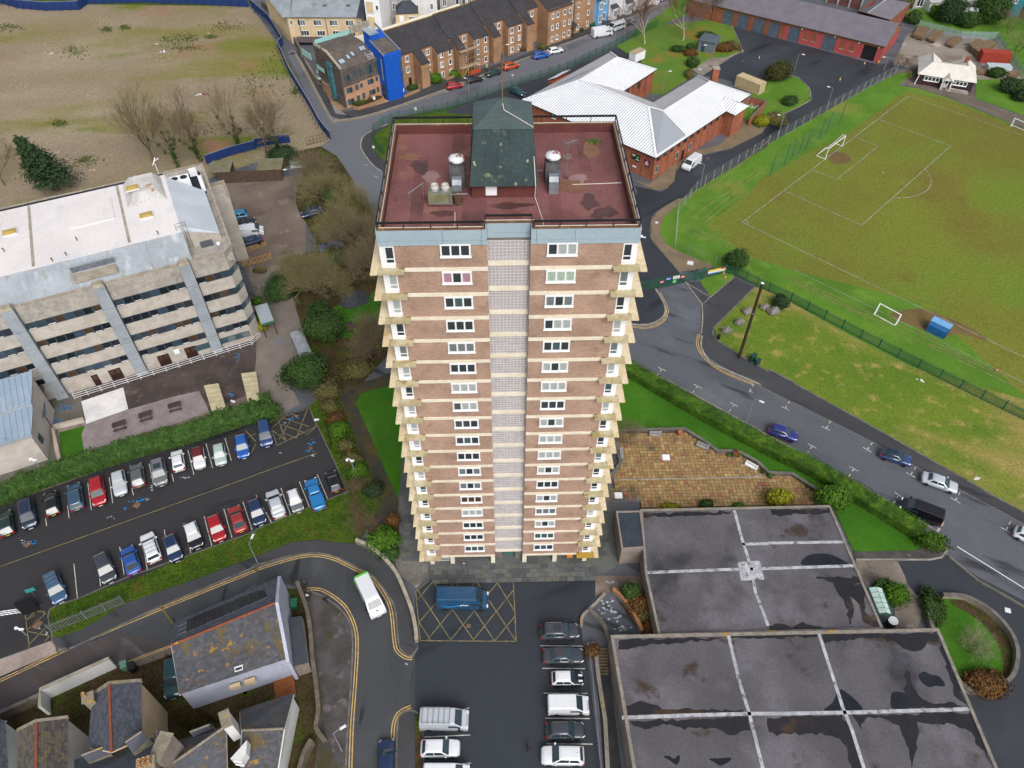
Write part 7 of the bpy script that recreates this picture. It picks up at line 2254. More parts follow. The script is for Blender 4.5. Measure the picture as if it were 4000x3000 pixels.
def leafy(mb,pts,size,rnd,flat=.5):
 for p,nrm in pts:
  s=size*rnd.uniform(.55,1.35)
  d=Vector((rnd.gauss(0,1),rnd.gauss(0,1),rnd.gauss(0,1)*.6))*flat+nrm
  if d.length<1e-4:
   d=Vector((0,0,1))
  d.normalize()
  a=d.orthogonal().normalized()
  a=(Matrix.Rotation(rnd.random()*6.28,3,d)@a)
  b=d.cross(a)
  o=len(mb.v)
  mb.v+=[p-a*s,p+b*s*.55,p+a*s,p-b*s*.55]
  mb.f.append((o,o+1,o+2,o+3))
  mb.mi.append(0)
def lump(rnd,rx,ry,rz,k=10):
 """uneven crown: ellipsoid with a few bulges and hollows"""
 bumps=[(Vector((rnd.gauss(0,1),rnd.gauss(0,1),rnd.gauss(0,.8))).normalized(),rnd.uniform(-.42,.42)) for _ in range(k)]
 def f(d):
  r=1.0
  for b,a in bumps:
   c=max(0,d.dot(b))
   r+=a*c**3
  return Vector((d.x*rx*r,d.y*ry*r,d.z*rz*r))
 return f
def crown(parent,c,rx,ry,rz,m,n,size,seed,name='crown',core=True):
 rnd=random.Random(seed)
 f=lump(rnd,rx,ry,rz)
 mb=MB()
 pts=[]
 for i in range(n):
  d=Vector((rnd.gauss(0,1),rnd.gauss(0,1),rnd.gauss(0,1))).normalized()
  if d.z<-.55:
   d.z*=-1
  k=rnd.uniform(.72,1.04) if rnd.random()<.82 else rnd.uniform(1.0,1.28)
  pts.append((c+f(d)*k,d*.9))
 leafy(mb,pts,size,rnd)
 if core:
  nu,nv=12,7
  o=len(mb.v)
  for i in range(nv+1):
   th=PI*i/nv
   for j in range(nu):
    ph=2*PI*j/nu
    d=Vector((math.sin(th)*math.cos(ph),math.sin(th)*math.sin(ph),math.cos(th)))
    mb.v.append(c+f(d)*.74)
  for i in range(nv):
   for j in range(nu):
    mb.f.append((o+i*nu+j,o+i*nu+(j+1)%nu,o+(i+1)*nu+(j+1)%nu,o+(i+1)*nu+j))
    mb.mi.append(0)
 return mb.obj(name,m,parent,world=True)
def shrub(label,p,rx,ry,h,m,seed,name='shrub',cat='shrub',n=None,size=.16,group=None):
 t=thing(name,label,cat,(p.x,p.y,0),0,group)
 n=n or int(520*(rx*ry+rx*h)**.9)
 b=MB()
 rnd=random.Random(seed+99)
 for i in range(4):
  a=rnd.random()*6.28
  b.tube([(p.x,p.y,0),(p.x+math.cos(a)*rx*.3,p.y+math.sin(a)*ry*.3,h*.4)],[.05,.03],5)
 b.obj('stem',v_bark,t,world=True)
 crown(t,Vector((p.x,p.y,h*.5)),rx,ry,h*.55,m,min(n,9000),size,seed)
 return t
def bare(label,p,h,spread,seed,mt=None,mb_=None,group=None,ivy=False,multi=1,name='bare_tree',cat='tree',lean=(0,0),trunk=.3,r0=None,levels=4,dens=1.0,fork=None):
 rnd=random.Random(seed)
 mt,mb_=mt or v_twig,mb_ or v_bark
 t=thing(name,label,cat,(p.x,p.y,0),0,group)
 T,L=MB(),MB()
 def grow(a,d,ln,r,lv):
  pts,rs=[a],[r]
  k=3 if lv<3 else 2
  cur=a
  for i in range(k):
   j=.10 if lv==0 else .2
   d=(d+Vector((rnd.gauss(0,j),rnd.gauss(0,j),rnd.gauss(0,j)+(.06 if lv else .02)))).normalized()
   cur=cur+d*(ln/k)
   pts.append(cur)
   rs.append(r*(1-.45*(i+1)/k))
  (T if lv<2 else L).tube(pts,rs,7 if lv==0 else 5 if lv==1 else 3,cap=False)
  if lv>=levels:
   return
  nch=int((rnd.choice([4,5]) if lv==0 else rnd.choice([4,5,5]) if lv<3 else rnd.choice([3,4,5]))*dens+.5)
  for i in range(nch):
   f=rnd.uniform(.35,1.0) if lv else rnd.uniform(.6,1.0)
   ii=min(int(f*k),k-1)
   q_=lerp(pts[ii],pts[ii+1],f*k-ii)
   ax=d.orthogonal().normalized()
   ax=Matrix.Rotation(rnd.random()*6.28 if lv else (i+rnd.random()*.6)*6.28/nch,3,d)@ax
   sp=spread*rnd.uniform(.6,1.15)
   nd=(d*math.cos(sp)+ax*math.sin(sp)+Vector((0,0,.12))).normalized()
   grow(q_,nd,ln*rnd.uniform(.58,.82) if lv else h*rnd.uniform(.34,.48),r*(.5 if lv<3 else .6),lv+1)
 for s in range(multi):
  a=rnd.random()*6.28
  off=Vector((math.cos(a),math.sin(a),0))*(.15*multi if multi>1 else 0)
  d0=Vector((lean[0]+(math.cos(a)*.45 if multi>1 else 0),lean[1]+(math.sin(a)*.45 if multi>1 else 0),1)).normalized()
  grow(Vector((p.x,p.y,0))+off,d0,h*trunk,r0 or (.035*h if multi==1 else .018*h),0)
 T.obj('trunk',mb_,t,world=True)
 L.obj('crown',mt,t,world=True)
 if ivy:
  pts=[]
  for i in range(1500):
   v=T.v[rnd.randrange(len(T.v))]
   if v.z>h*.62:
    continue
   pts.append((v+Vector((rnd.gauss(0,.16),rnd.gauss(0,.16),rnd.gauss(0,.2))),Vector((rnd.gauss(0,1),rnd.gauss(0,1),.3))))
  I_=MB()
  leafy(I_,pts,.17,rnd)
  I_.obj('ivy',v_ivy,t,world=True)
 return t
def hedge(label,line,w,h,m,seed,wavy=.25,size=.13,dens=85,name='hedge'):
 rnd=random.Random(seed)
 P=line
 t=thing(name,label,'hedge',(P[0].x,P[0].y,0))
 mb=MB()
 core=offs(P,w*.40)+offs(P,-w*.40)[::-1]
 c=MB()
 seglen=[0]
 for a,b in zip(P,P[1:]):
  seglen.append(seglen[-1]+(b-a).length)
 n=len(P)
 L_,R_=offs(P,1),offs(P,-1)
 hs=[h*(1+wavy*math.sin(i*1.7+seed)*.5+rnd.uniform(-wavy,wavy)*.5) for i in range(n)]
 o=len(c.v)
 for i in range(n):
  l,r=(L_[i]-P[i]).normalized(),(R_[i]-P[i]).normalized()
  for s,z_ in ((.44,0),(.46,hs[i]*.8),(.34,hs[i]*.95)):
   c.v.append(P[i]+l*w*s+Vector((0,0,z_)))
  for s,z_ in ((.34,hs[i]*.95),(.46,hs[i]*.8),(.44,0)):
   c.v.append(P[i]+r*w*s+Vector((0,0,z_)))
 for i in range(n-1):
  for j in range(5):
   c.f.append((i*6+j,i*6+j+1,(i+1)*6+j+1,(i+1)*6+j));c.mi.append(0)
 c.f.append(tuple(range(6)));c.f.append(tuple((n-1)*6+j for j in range(6))[::-1]);c.mi+=[0,0]
 pts=[]
 tot=seglen[-1]
 for k in range(int(tot*(w+2*h)*dens/3)):
  s=rnd.uniform(0,tot)
  i=max(j for j in range(n-1) if seglen[j]<=s) if s<tot else n-2
  f=(s-seglen[i])/max(1e-6,seglen[i+1]-seglen[i])
  p=lerp(P[i],P[i+1],f)
  hh=hs[i]+(hs[i+1]-hs[i])*f
  d=lerp(L_[i]-P[i],L_[i+1]-P[i+1],f).normalized()
  u=rnd.uniform(0,w+2*hh)
  if u<w:
   off,z_,nrm=u-w/2,hh*rnd.uniform(.93,1.06),Vector((0,0,1))
  elif u<w+hh:
   off,z_,nrm=w/2*rnd.uniform(.9,1.08),u-w,d
  else:
   off,z_,nrm=-w/2*rnd.uniform(.9,1.08),u-w-hh,-d
  pts.append((p+d*off+Vector((0,0,z_+.02)),nrm))
 leafy(c,pts,size,rnd)
 c.obj('foliage',m,t,world=True)
 return t
def dense(s,k=4):
 return smoothline(pl(s),k)
hedge('loose evergreen hedge along top of the left car park',[p+Vector((0,0,0)) for p in dense('02 -200,1060 100,950 500,800 900,670 1300,545 1650,450 2000,330 2212,270 12 100,195 150,175',5)],3.0,1.7,v_hedge,3,.35,.17,60)
hedge('long clipped green hedge beside the road right of the tower',offs(dense('22 850,-130 1080,0 1300,130 1700,360 2212,635 32 300,780 700,1010 1280,1370',4),1.15),2.4,1.7,v_clip,5,.04,.09,150)
# ---- evergreen shrubs and trees
def cn(cell,x,y):
 return q(cell,x,y,0)
t=thing('conifer','dark broad conifer tree at left beyond the office roof','tree',cn('00',500,1640))
p=cn('00',500,1645)
MB().tube([(p.x,p.y,0),(p.x-1.2,p.y+.2,6),(p.x-2.4,p.y+.4,9.5)],[.5,.35,.1],8).obj('trunk',v_bark,t,world=True)
rnd=random.Random(4)
b=MB()
for k in range(26):
 f=k/25
 zc=2.6+f*8.0
 r=(1-f)*3.6+.8
 a=k*2.4
 c=Vector((p.x-2.4*f+math.cos(a)*r*.55,p.y+math.sin(a)*r*.55,zc))
 pts=[]
 for i in range(260):
  d=Vector((rnd.gauss(0,1),rnd.gauss(0,1),rnd.gauss(0,.6)))
  pts.append((c+Vector((d.x*r*.30,d.y*r*.30,d.z*.7)),d.normalized()+Vector((0,0,.5))))
 leafy(b,pts,.30,rnd)
b.obj('crown',v_dark,t,world=True)
GS_='evergreen shrubs in the grounds'
shrub('big glossy evergreen bush beside the cycle shelter',cn('11',460,1640),3.3,2.8,4.2,v_ever,11,size=.2)
shrub('dark evergreen bush at edge of the paved path',cn('11',230,900),2.0,3.0,3.2,v_ever,12,size=.18)
shrub('small dark rounded bush at corner of yard bed',cn('11',330,640),1.5,1.0,1.8,v_ever,13)
shrub('dark ivy-covered bush between bare shrubs and picnic lawn',cn('11',600,1250),2.8,2.4,3.6,v_ivy,14,size=.18)
shrub('green bush beside the mossy vertical path',cn('11',560,1100),1.6,1.6,2.6,v_ever,15)
for i,(c_,x,y,rx,ry,h,m,lab) in enumerate([('11',40,1190,.9,.7,1.1,v_yel,'bright yellow-flowered bush by office corner'),('11',20,960,.8,.8,1.0,v_bright,'grey-green mound bush in bed by office'),('11',40,1060,.9,.9,.8,v_olive,'low olive bush in bed by office'),('11',30,1120,.8,.6,.9,v_bright,'green mound above the yellow bush'),('11',40,690,1.3,.7,1.0,v_olive,'low brown-green bush below orange hatching'),('21',1900,650,1.9,1.7,3.4,v_ever,'round evergreen tree at the green gates'),('31',110,985,1.5,1.3,2.0,v_dark,'dark round bush beside boulders and palisade'),('22',1365,1078,1.1,.5,.8,v_yel,'low golden shrub at the terrace edge'),('22',1680,1060,.9,.7,1.2,v_ever,'spiky green shrub at the terrace edge'),('22',1940,1065,.6,.4,.7,v_bright,'small green plant at the terrace edge'),('32',70,1030,1.6,1.1,2.2,v_yel,'golden conifer bush at terrace corner'),('32',530,1040,2.0,1.7,3.4,v_bright,'tall lime green conifer bush by flat roof corner'),('32',1365,1390,1.5,1.1,2.0,v_clip,'cube-clipped bush ending the long hedge'),('33',1090,190,1.6,1.3,1.9,v_bright,'rounded green bush beside the glass shelter'),('33',950,90,1.0,.6,1.2,v_ever,'grey-green bush behind the glass shelter'),('23',1010,190,1.1,1.0,2.2,v_ever,'dark evergreen beside the curved orange wall'),('23',1100,270,1.3,1.5,1.7,v_rust,'rusty brown shrub behind the curved orange wall'),('23',1130,360,.9,.8,1.2,v_olive,'olive leafy shrub low behind curved wall'),('23',1180,470,.8,.9,1.1,v_rust,'brown shrub at foot of hall wall'),('23',685,670,.7,.8,1.1,v_rust,'orange-brown bush at top of the steps'),('30',60,690,2.6,2.4,3.8,veg('leaf_domed','4a4526','3a4422',1.5),'large domed olive bush on grass island'),('30',180,905,1.6,1.3,1.7,v_ever,'round clipped dark bush on grass island'),('30',50,1060,2.4,1.8,2.2,v_olive,'brown-green bush at end of grass island'),('20',2150,1080,1.8,1.5,2.0,v_yel,'yellow-flecked bush by the brick bin enclosure'),('20',1440,450,2.2,1.0,1.5,v_ever,'low dark hedge clump left of grey kiosk'),('20',1530,430,1.2,.9,1.4,v_ever,'dark green clump next to grey kiosk'),('20',1540,480,1.6,1.1,1.3,v_rust,'brown clump in front of grey kiosk'),('20',1560,570,1.4,1.6,1.5,v_ever,'dark shrub along kiosk path'),('20',1530,660,1.0,1.9,1.2,v_olive,'olive hedge clump along hall lawn'),('20',1820,440,2.4,1.4,1.8,v_rust,'rust brown shrub mass right of grey kiosk'),('20',1910,420,1.4,1.2,1.5,v_olive,'olive bush at kerb corner right of kiosk'),('20',1690,330,2.6,1.0,1.6,v_ever,'dark clipped hedge behind grey kiosk'),('10',1555,720,1.7,1.4,2.3,v_bright,'bright green bush before the first flats wing'),('10',1700,660,1.5,.9,1.5,v_bright,'green garden bush before the second flats wing'),('10',1350,770,1.2,.8,.9,v_ever,'low dark shrub in flats garden nearest blue tower'),('10',860,915,1.1,.7,1.1,v_ever,'round green shrub by timber block corner'),('10',910,895,.9,.6,.9,v_bright,'grey-green shrub by timber block wall'),('10',955,870,1.2,.7,1.5,v_ever,'dark green shrub in middle of the timber block planter'),('10',1010,850,1.2,.7,1.5,v_yel,'golden shrub by timber block wall'),('20',265,420,1.2,.7,1.0,v_olive,'small bush before the stair-block flats'),('20',80,440,1.5,.8,1.1,v_rust,'brown hedge before the last flats wing'),('20',825,165,1.0,.8,1.2,v_rust,'rusty bush before the white terraced house'),('20',590,270,.9,.6,.9,v_ever,'bush beside the stair-block entrance'),('12',95,265,1.9,1.5,2.0,v_hedge,'rounded hedge-end bush at car park corner')]):
 p_=cn(c_,x,y)
 shrub(lab,p_,rx,ry,h,m,40+i,size=.15 if rx<2 else .18)
for i,(x,y,rx,h,m,lab) in enumerate([(1560,180,3.4,5.0,v_dark,'dark garden evergreen nearest the white lean-to'),(1900,200,4.6,6.5,v_ever,'large green garden tree at top right'),(1700,230,2.6,3.4,v_ever,'low garden bush below the glazed lean-to'),(1255,190,1.9,2.4,v_ever,'small dark garden bush near garage gable'),(1440,140,1.6,2.2,v_bright,'bright garden bush by white extension'),(1215,70,1.9,3.6,v_olive,'olive garden bush behind the annexe'),(2050,780,2.2,2.6,v_dark,'dark hedge bush right of pavilion lawn'),(2130,800,2.2,2.6,v_ever,'green hedge bush at right frame edge'),(1960,660,1.6,1.8,v_ever,'dark bush behind pavilion corner'),(2190,870,2.0,2.4,v_dark,'dark bush lowest at right frame edge')]):
 shrub(lab,cn('30',x,y),rx,rx*.85,h,m,140+i,'garden_tree','tree',size=.24)
for i,(x,y,lab) in enumerate([(2080,300,'bare tree by the yard fence at top right'),(2150,450,'second bare tree by the yard fence at top right'),(2200,250,'bare tree at the top right frame edge'),(1140,150,'bare thicket behind hip-roofed annexe')]):
 bare(lab,cn('30',x,y),6.5,.6,160+i,multi=2)
# ---- bare trees on the waste ground and street
GB='bare trees along the edge of the waste ground'
for i,(c_,x,y,h,ivy,lean,lab) in enumerate([('00',1340,1420,12.5,False,(-.22,0),'broad bare tree leaning left behind the office roof'),('00',1540,1440,11.5,True,(-.12,0),'forked bare tree second behind the office roof'),('00',1740,1390,11.5,True,(-.25,0),'slim ivy-clad bare tree by the lower hoarding'),('00',2060,1270,12,True,(-.02,0),'tall bare tree with ivied trunk on the waste ground'),('10',90,1320,10.5,False,(-.05,0),'bare tree nearest the blue hoarding'),('10',200,1340,10,True,(.1,0),'ivy-footed bare tree beside the timber sheds'),('00',40,1600,9,False,(0,0),'thin bare tree at left frame edge')]):
 bare(lab,cn(c_,x,y),h*1.12,.56,200+i,group=GB,ivy=ivy,lean=lean,trunk=.24,dens=1.0,levels=5,r0=.02*h)
for i,(x,y,h,lab) in enumerate([(1145,380,11,'pale-barked bare tree nearest the white trailer'),(1475,355,13.5,'large pale-barked bare tree near grey kiosk'),(1720,175,8,'small bare tree near the brick hut at top')]):
 bare(lab,cn('20',x,y),h,.62,230+i,v_twigr,v_birch,trunk=.24,dens=1.0,levels=5,r0=.02*h)
GM='bare shrubs between office yard and tower'
for i,(x,y,h,m,lab) in enumerate([(620,60,5.0,v_twigo,'bare shrub uppermost of the thicket by the bend'),(500,-60,5.0,v_twig,'bare shrub behind the green notice board'),(780,330,5.5,v_twigo,'bare shrub at middle of the thicket'),(880,520,5.5,v_twig,'bare shrub against the tower corner'),(700,470,4.5,v_twigo,'bare shrub over the blue hatchback'),(520,830,5.5,v_twigo,'wide olive bare shrub left of the pond'),(640,880,5.0,v_twigo,'bare shrub beside the pond'),(380,790,4.5,v_twigo,'bare shrub over the dark evergreen'),(960,720,5,v_twig,'bare shrub right of the pond'),(960,1330,4.5,v_twig,'tangled bare shrub beside the picnic lawn'),(1050,1420,4.0,v_twig,'low bare shrub close to tower flank'),(860,100,4.0,v_twigo,'bare shrub by the road kerb'),(930,260,4.0,v_olive,'leafy-brown shrub by tower roof corner')]):
 bare(lab,cn('11',x,y+25),h*1.35,.68,250+i,m,v_bark,GM,multi=4,trunk=.2,name='bare_shrub',cat='shrub',levels=4,dens=1.2)
for i,(c_,x,y,rx,h,lab) in enumerate([('11',640,80,1.8,2.4,'evergreen undergrowth by the bend'),('10',240,1390,2.4,2.6,'dark undergrowth beside timber shed gable'),('11',960,240,1.5,2.2,'olive undergrowth close to tower roof corner'),('11',690,600,1.9,1.8,'dark undergrowth below the blue hatchback'),('12',620,90,2.0,1.6,'undergrowth at top of the sloping path'),('11',880,1550,2.4,1.2,'leafy ground cover by the green fence'),('12',1110,1350,1.6,1.3,'leafy green shrub bed beside tower paving'),('12',1150,1480,1.2,1.0,'lower green shrub by tower ramp'),('12',1190,1190,.9,1.0,'orange-flecked shrub by tower paving')]):
 shrub(lab,cn(c_,x,y),rx,rx*.9,h,[v_ivy,v_dark,v_olive,v_ivy,v_olive,v_olive,v_bright,v_ever,v_rust][i],300+i,size=.17)
for i,(x,y,rx,h,m,lab) in enumerate([(640,240,1.2,1.6,v_olive,'olive bush topmost along the sloping fence'),(700,330,1.0,1.4,v_rust,'brown bush along the sloping fence'),(720,420,1.3,1.7,v_bright,'pale green bush along the sloping fence'),(790,560,1.2,1.5,v_olive,'olive brown bush along sloping fence by the lamp'),(830,680,1.3,1.6,v_olive,'large olive bush behind CCTV lamp'),(890,770,1.3,1.5,v_bright,'grey green bush below CCTV lamp'),(1020,950,1.2,1.5,v_dark,'dark bush at the fence end')]):
 shrub(lab,cn('12',x,y),rx,rx,h,m,320+i,size=.15)
bare('reddish bare shrub above the curved wall',cn('12',950,1200),3.2,.8,340,v_twigr,v_bark,multi=5,trunk=.2,name='bare_shrub',cat='shrub')
bare('low bare shrub by black small car',cn('12',910,960),2.8,.8,341,v_twigr,v_bark,multi=4,trunk=.2,name='bare_shrub',cat='shrub')
bare('wispy bare shrub at the terrace corner',cn('22',980,480),3.0,.7,342,v_twig,v_bark,multi=5,trunk=.25,name='bare_shrub',cat='shrub')
bare('pale leafless tree in the round walled garden',cn('33',1700,620),3.6,.95,343,veg('twig_pale','8f8f70','7c7c60',2),v_bark,multi=4,trunk=.2)
shrub('rusty shrub low in the round walled garden',cn('33',1870,940),2.2,1.6,1.4,v_rust,345)
shrub('ivy mound at top of the round walled garden',cn('33',1400,280),1.3,2.6,1.5,v_ivy,346)
bare('brown bare shrubs beside the mesh fence near pavilion',cn('30',1140,580),3.2,.7,350,v_twig,v_bark,multi=4,trunk=.2,name='bare_shrub',cat='shrub')
def tufts(name,polys,n,hmin,hmax,m,seed,z0=.08):
 rnd=random.Random(seed)
 mb=MB()
 for s in polys:
  P=pl(s)
  tris=tessellate_polygon([P])
  ar=[abs((P[b]-P[a]).cross(P[c]-P[a]).z)/2 for a,b,c in tris]
  tot=sum(ar)
  for (a,b,c),A in zip(tris,ar):
   for _ in range(int(n*A/tot)):
    u,v=rnd.random(),rnd.random()
    if u+v>1:
     u,v=1-u,1-v
    p=P[a]+(P[b]-P[a])*u+(P[c]-P[a])*v
    p.z=z0
    k=rnd.uniform(hmin,hmax)
    an=rnd.random()*6.28
    d=Vector((math.cos(an),math.sin(an),0))*k*.45
    l=Vector((rnd.gauss(0,.35),rnd.gauss(0,.35),0))*k
    o=len(mb.v)
    mb.v+=[p-d,p+d,p+Vector((0,0,k))+l]
    mb.f.append((o,o+1,o+2));mb.mi.append(0)
 o=mb.obj(name,m)
 o['kind']='stuff'
 tag(o,{'grass_tufts':'rough green grass tufts on the car park verge','scrub_tufts':'sparse dark green weeds across the waste ground','bed_cover':'low brown-green plants under the bare shrubs','yard_weeds':'weeds in the yards of the lower left houses'}[name],{'grass_tufts':'grass','scrub_tufts':'weeds','bed_cover':'ground cover','yard_weeds':'weeds'}[name])
tufts('grass_tufts',['03 430,305 650,215 02 1230,1672 1640,1495 2212,1285 12 0,1272 790,947 870,1010 1080,980 1085,1000 955,1245 870,1360 700,1360 550,1335 300,1360 0,1480 03 1730,20 1080,230 700,460 470,530','12 460,205 520,160 690,70 860,490 1075,960 870,990 795,930 705,720'],14000,.06,.2,veg('grass_blade','54711f','3f5a1a',.7),1)
tufts('bed_cover',['10 300,1320 560,1265 700,1350 840,1560 11 870,60 1030,205 1060,320 1150,700 21 -200,500 12 1000,-100 870,60 690,60 560,-40 11 380,1120 330,960 270,640 430,520 550,500 430,260 380,200 345,90 350,0 10 420,1500 380,1420'],9000,.08,.3,veg('bed_leaf','4f4a26','3d4a1e',.5),2,.02)
tufts('yard_weeds',['03 1000,790 430,1050 -200,1400 03 1480,620 1640,1110 1460,1180','03 1460,1190 1640,1110 1900,1240 1660,1400'],2500,.06,.2,veg('yard_leaf','4a4f22','5a4c2a',.6),4,.03)
scr=MB()
rnd=random.Random(9)
spots=[('00',640,450,60,30),('00',1500,345,60,22),('00',1640,335,60,20),('00',1950,230,90,25),('00',2170,750,50,60),('00',920,255,25,12),('00',1080,240,25,10),('00',1820,320,30,10),('00',740,1390,60,25),('10',340,790,20,20),('00',520,1070,40,15),('00',80,240,60,15),('00',1600,420,80,12),('10',140,700,50,160),('00',1900,1100,200,60)]
for c_,x,y,sx,sy in spots:
 for k in range(170):
  p=q(c_,x+rnd.gauss(0,sx),y+rnd.gauss(0,sy))
  h=rnd.uniform(.1,.45)
  a=rnd.random()*6.28
  d=Vector((math.cos(a),math.sin(a),0))*h*.6
  scr.face(p-d,p+d,p+Vector((rnd.gauss(0,.15),rnd.gauss(0,.15),h)))
o=scr.obj('scrub_tufts',veg('weed_leaf','43552a','55602e',.5))
o['kind']='stuff'
tag(o,'sparse dark green weeds across the waste ground','weeds')
rub=MB()
for k in range(700):
 c_,x,y,s=rnd.choice([('00',900,190,60),('00',420,390,80),('00',620,1380,40),('00',1700,830,120),('00',1850,850,100),('00',170,740,90),('00',820,820,80),('00',1100,1300,120),('00',250,1230,150),('00',1400,520,60),('00',1200,700,700)])
 p=q(c_,x+rnd.gauss(0,s),y+rnd.gauss(0,s*.5))
 r=rnd.uniform(.04,.16)
 rub.add([p+Vector((-r,-r,0)),p+Vector((r,-r*.7,0)),p+Vector((r*.6,r,0)),p+Vector((-r,r*.6,0)),p+Vector((0,0,r*.8))],[(0,1,4),(1,2,4),(2,3,4),(3,0,4)])
o=rub.obj('rubble',mat('pale_rubble','a89a8c','8f7562',.4,coord='world'))
o['kind']='stuff'
tag(o,'scattered pale and brick rubble on the waste ground','rubble')
# ================================================================ fences and hoardings
m_hoard=mat('blue_hoarding','16356e','122c5c',.8,var=.12,fine=4)
m_palg=mat('green_palisade','1f5a45','1a4d3c',2,var=.1)
m_palgrey=mat('grey_palisade','6f7470','5d625f',2,var=.1)
m_wood2=mat('brown_timber','5a4a3e','4a3c33',1.5,var=.2,fine=6)
def runpoints(P,step):
 """points at even spacing along a plan polyline, with headings"""
 out=[]
 for a,b in zip(P,P[1:]):
  n=max(1,round((b-a).length/step))
  for i in range(n):
   out.append((lerp(a,b,i/n),lerp(a,b,(i+1)/n)))
 return out
def fencemesh(kind,L):
 k=('fence',kind,round(L,1))
 if k in CACHE:
  return CACHE[k]
 b=MB()
 if kind=='palisade':
  n=int(L/.17)
  for i in range(n):
   x=(i+.5)*L/n
   b.add([(x-.035,0,.05),(x+.035,0,.05),(x+.035,0,1.95),(x,0,2.05),(x-.035,0,1.95)],[(0,1,2,3,4)])
  for z_ in (.35,1.6):
   b.box(0,L,-.025,.025,z_,z_+.06)
 elif kind=='mesh':
  n=int(L/.16)
  for i in range(n+1):
   x=i*L/n
   b.box(x-.012,x+.012,-.008,.008,.05,2.0)
  for i in range(9):
   b.box(0,L,-.008,.008,.06+i*.24,.085+i*.24)
 elif kind=='chain':
  n=int(L/.5)
  for i in range(n):
   x=(i+.5)*L/n
   b.box(x-.006,x+.006,-.005,.005,.05,2.2)
  for z_ in (.1,.8,1.5,2.2):
   b.box(0,L,-.008,.008,z_,z_+.014)
 me=b.mesh('panel',m_palg)
 CACHE[k]=me
 return me
def fence(name,label,P,kind,m,step=2.75,posth=2.2,pw=.05,group=None):
 t=thing(name,label,'fence',(P[0].x,P[0].y,0),0,group)
 pm=MB().box(-pw,pw,-pw,pw,0,posth).mesh('post',m)
 o0=wloc(t)
 seg=runpoints(P,step)
 for a,b in seg:
  L=(b-a).length
  me=fencemesh(kind,step)
  o=recolor(link('panel',me,t,Vector((a.x,a.y,0))-o0,ang(a,b),scale=(L/step,1,1)),m)
  link('post',pm,t,Vector((a.x,a.y,0))-o0,ang(a,b))
 link('post',pm,t,Vector((seg[-1][1].x,seg[-1][1].y,0))-o0)
 return t
fence('mesh_fence','green mesh fence along the upper street and round the corner',pl('10 1105,1340 1060,1300 1018,1225 1020,1150 1100,1085 1240,1035 1660,955 2000,830 2212,765 20 480,605 900,405 1000,345 1250,235'),'mesh',m_palg)
fence('palisade_fence','long green palisade fence between bank and playing field',pl('21 1925,725 2110,815 31 0,865 190,950 480,1105 790,1270 1110,1435 1470,1615 32 1830,135 2212,320 2900,650'),'palisade',m_palg)
fence('palisade_fence','short green palisade fence left of the double gates',pl('21 900,890 1090,855 1185,842'),'palisade',m_palg)
fence('palisade_fence','green railings right of the double gates behind colourful banner',pl('21 1480,785 1580,765 1840,705 1925,725'),'palisade',m_palg)
fence('chain_link_fence','grey chain-link fence between fire-station road and field',pl('30 1100,640 820,785 500,970 0,1250 20 1590,1650 21 1430,180 1405,485'),'chain',mat('grey_wire','9a9f98'),3.0,2.3,.04)
fence('chain_link_fence','chain-link fence along the lower field corner',pl('21 1405,485 1750,640 1840,655'),'chain',mat('green_wire','5f8a6a'),3.0,2.3,.04)
fence('yard_fence','pale blue fence round the timber yard',pl('30 1295,240 1660,335 1965,345 2080,520 2200,680'),'palisade',mat('pale_blue_rail','8fa3ad'),2.75,2.2)
fence('rail_fence','dark thin railing beside the sloping path',pl('12 950,-10 680,62 700,110 870,482 1080,962 1060,1020 890,1360'),'chain',mat('rust_railing','4f4a40'),2.6,1.3,.03)
fence('steel_fence','grey slatted steel fence on verge near the lane mouth',pl('03 455,492 760,375 1085,240'),'palisade',m_palgrey,2.6,2.1)
g0,g1,g2=q('21',1185,842),q('21',1380,802),q('21',1480,785)
for lab,a,b in (('left leaf of green double vehicle gate',g0,g1),('right leaf of green double vehicle gate',g1,g2)):
 t=thing('vehicle_gate',lab,'gate',a,ang(a,b))
 L=(b-a).length
 bb=MB()
 for x in (0,L):
  bb.box(x-.05,x+.05,-.05,.05,0,2.1)
 for z_ in (.15,1.0,2.05):
  bb.box(0,L,-.03,.03,z_,z_+.07)
 bb.obj('frame',m_palg,t)
 recolor(link('infill',fencemesh('palisade',2.75),t,scale=(L/2.75,1,.97)),m_palg)
for lab,a,b,f,w,z0_,z1_,h in (('red warning sign left on the vehicle gate',g0,g1,.5,.8,1.0,1.45,'b33a3a'),('blue notice on the vehicle gate',g0,g1,.78,1.1,1.35,1.95,'1f3f8f'),('white notice on right gate leaf',g1,g2,.25,1.2,1.35,1.95,'d8d8d8'),('red warning sign right of the gate',g1,g2,.8,.8,1.3,1.75,'b33a3a'),('green bar sign below white notice',g1,g2,.15,.7,.4,1.2,'2f8f3f')):
 p=lerp(a,b,f)
 d=(b-a).normalized()
 nn=Vector((d.y,-d.x,0))*.12
 o=MB().obox(p-d*w/2+nn,p+d*w/2+nn,.03,z0_,z1_).obj('gate_sign',mat('sign_'+h,hx(h),var=.05))
 tag(o,lab,'sign')
 for k in (.3,.6):
  z_=z0_+(z1_-z0_)*k
  MB().obox(p-d*w*.35+nn*1.2,p+d*w*.35+nn*1.2,.02,z_,z_+.05).obj('printed_line',m_lw if h!='d8d8d8' else m_trim,o)
t=thing('pedestrian_gate','green pedestrian gate beside the vehicle gate','gate',q('21',1580,765))
a,b=q('21',1580,765),q('21',1645,748)
bb=MB()
for p in (a,b):
 bb.box(p.x-.12,p.x+.12,p.y-.12,p.y+.12,0,2.5)
for z_ in (.2,1.2,2.3):
 bb.obox(a,b,.07,z_,z_+.08)
bb.obj('frame',m_palg,t,world=True)
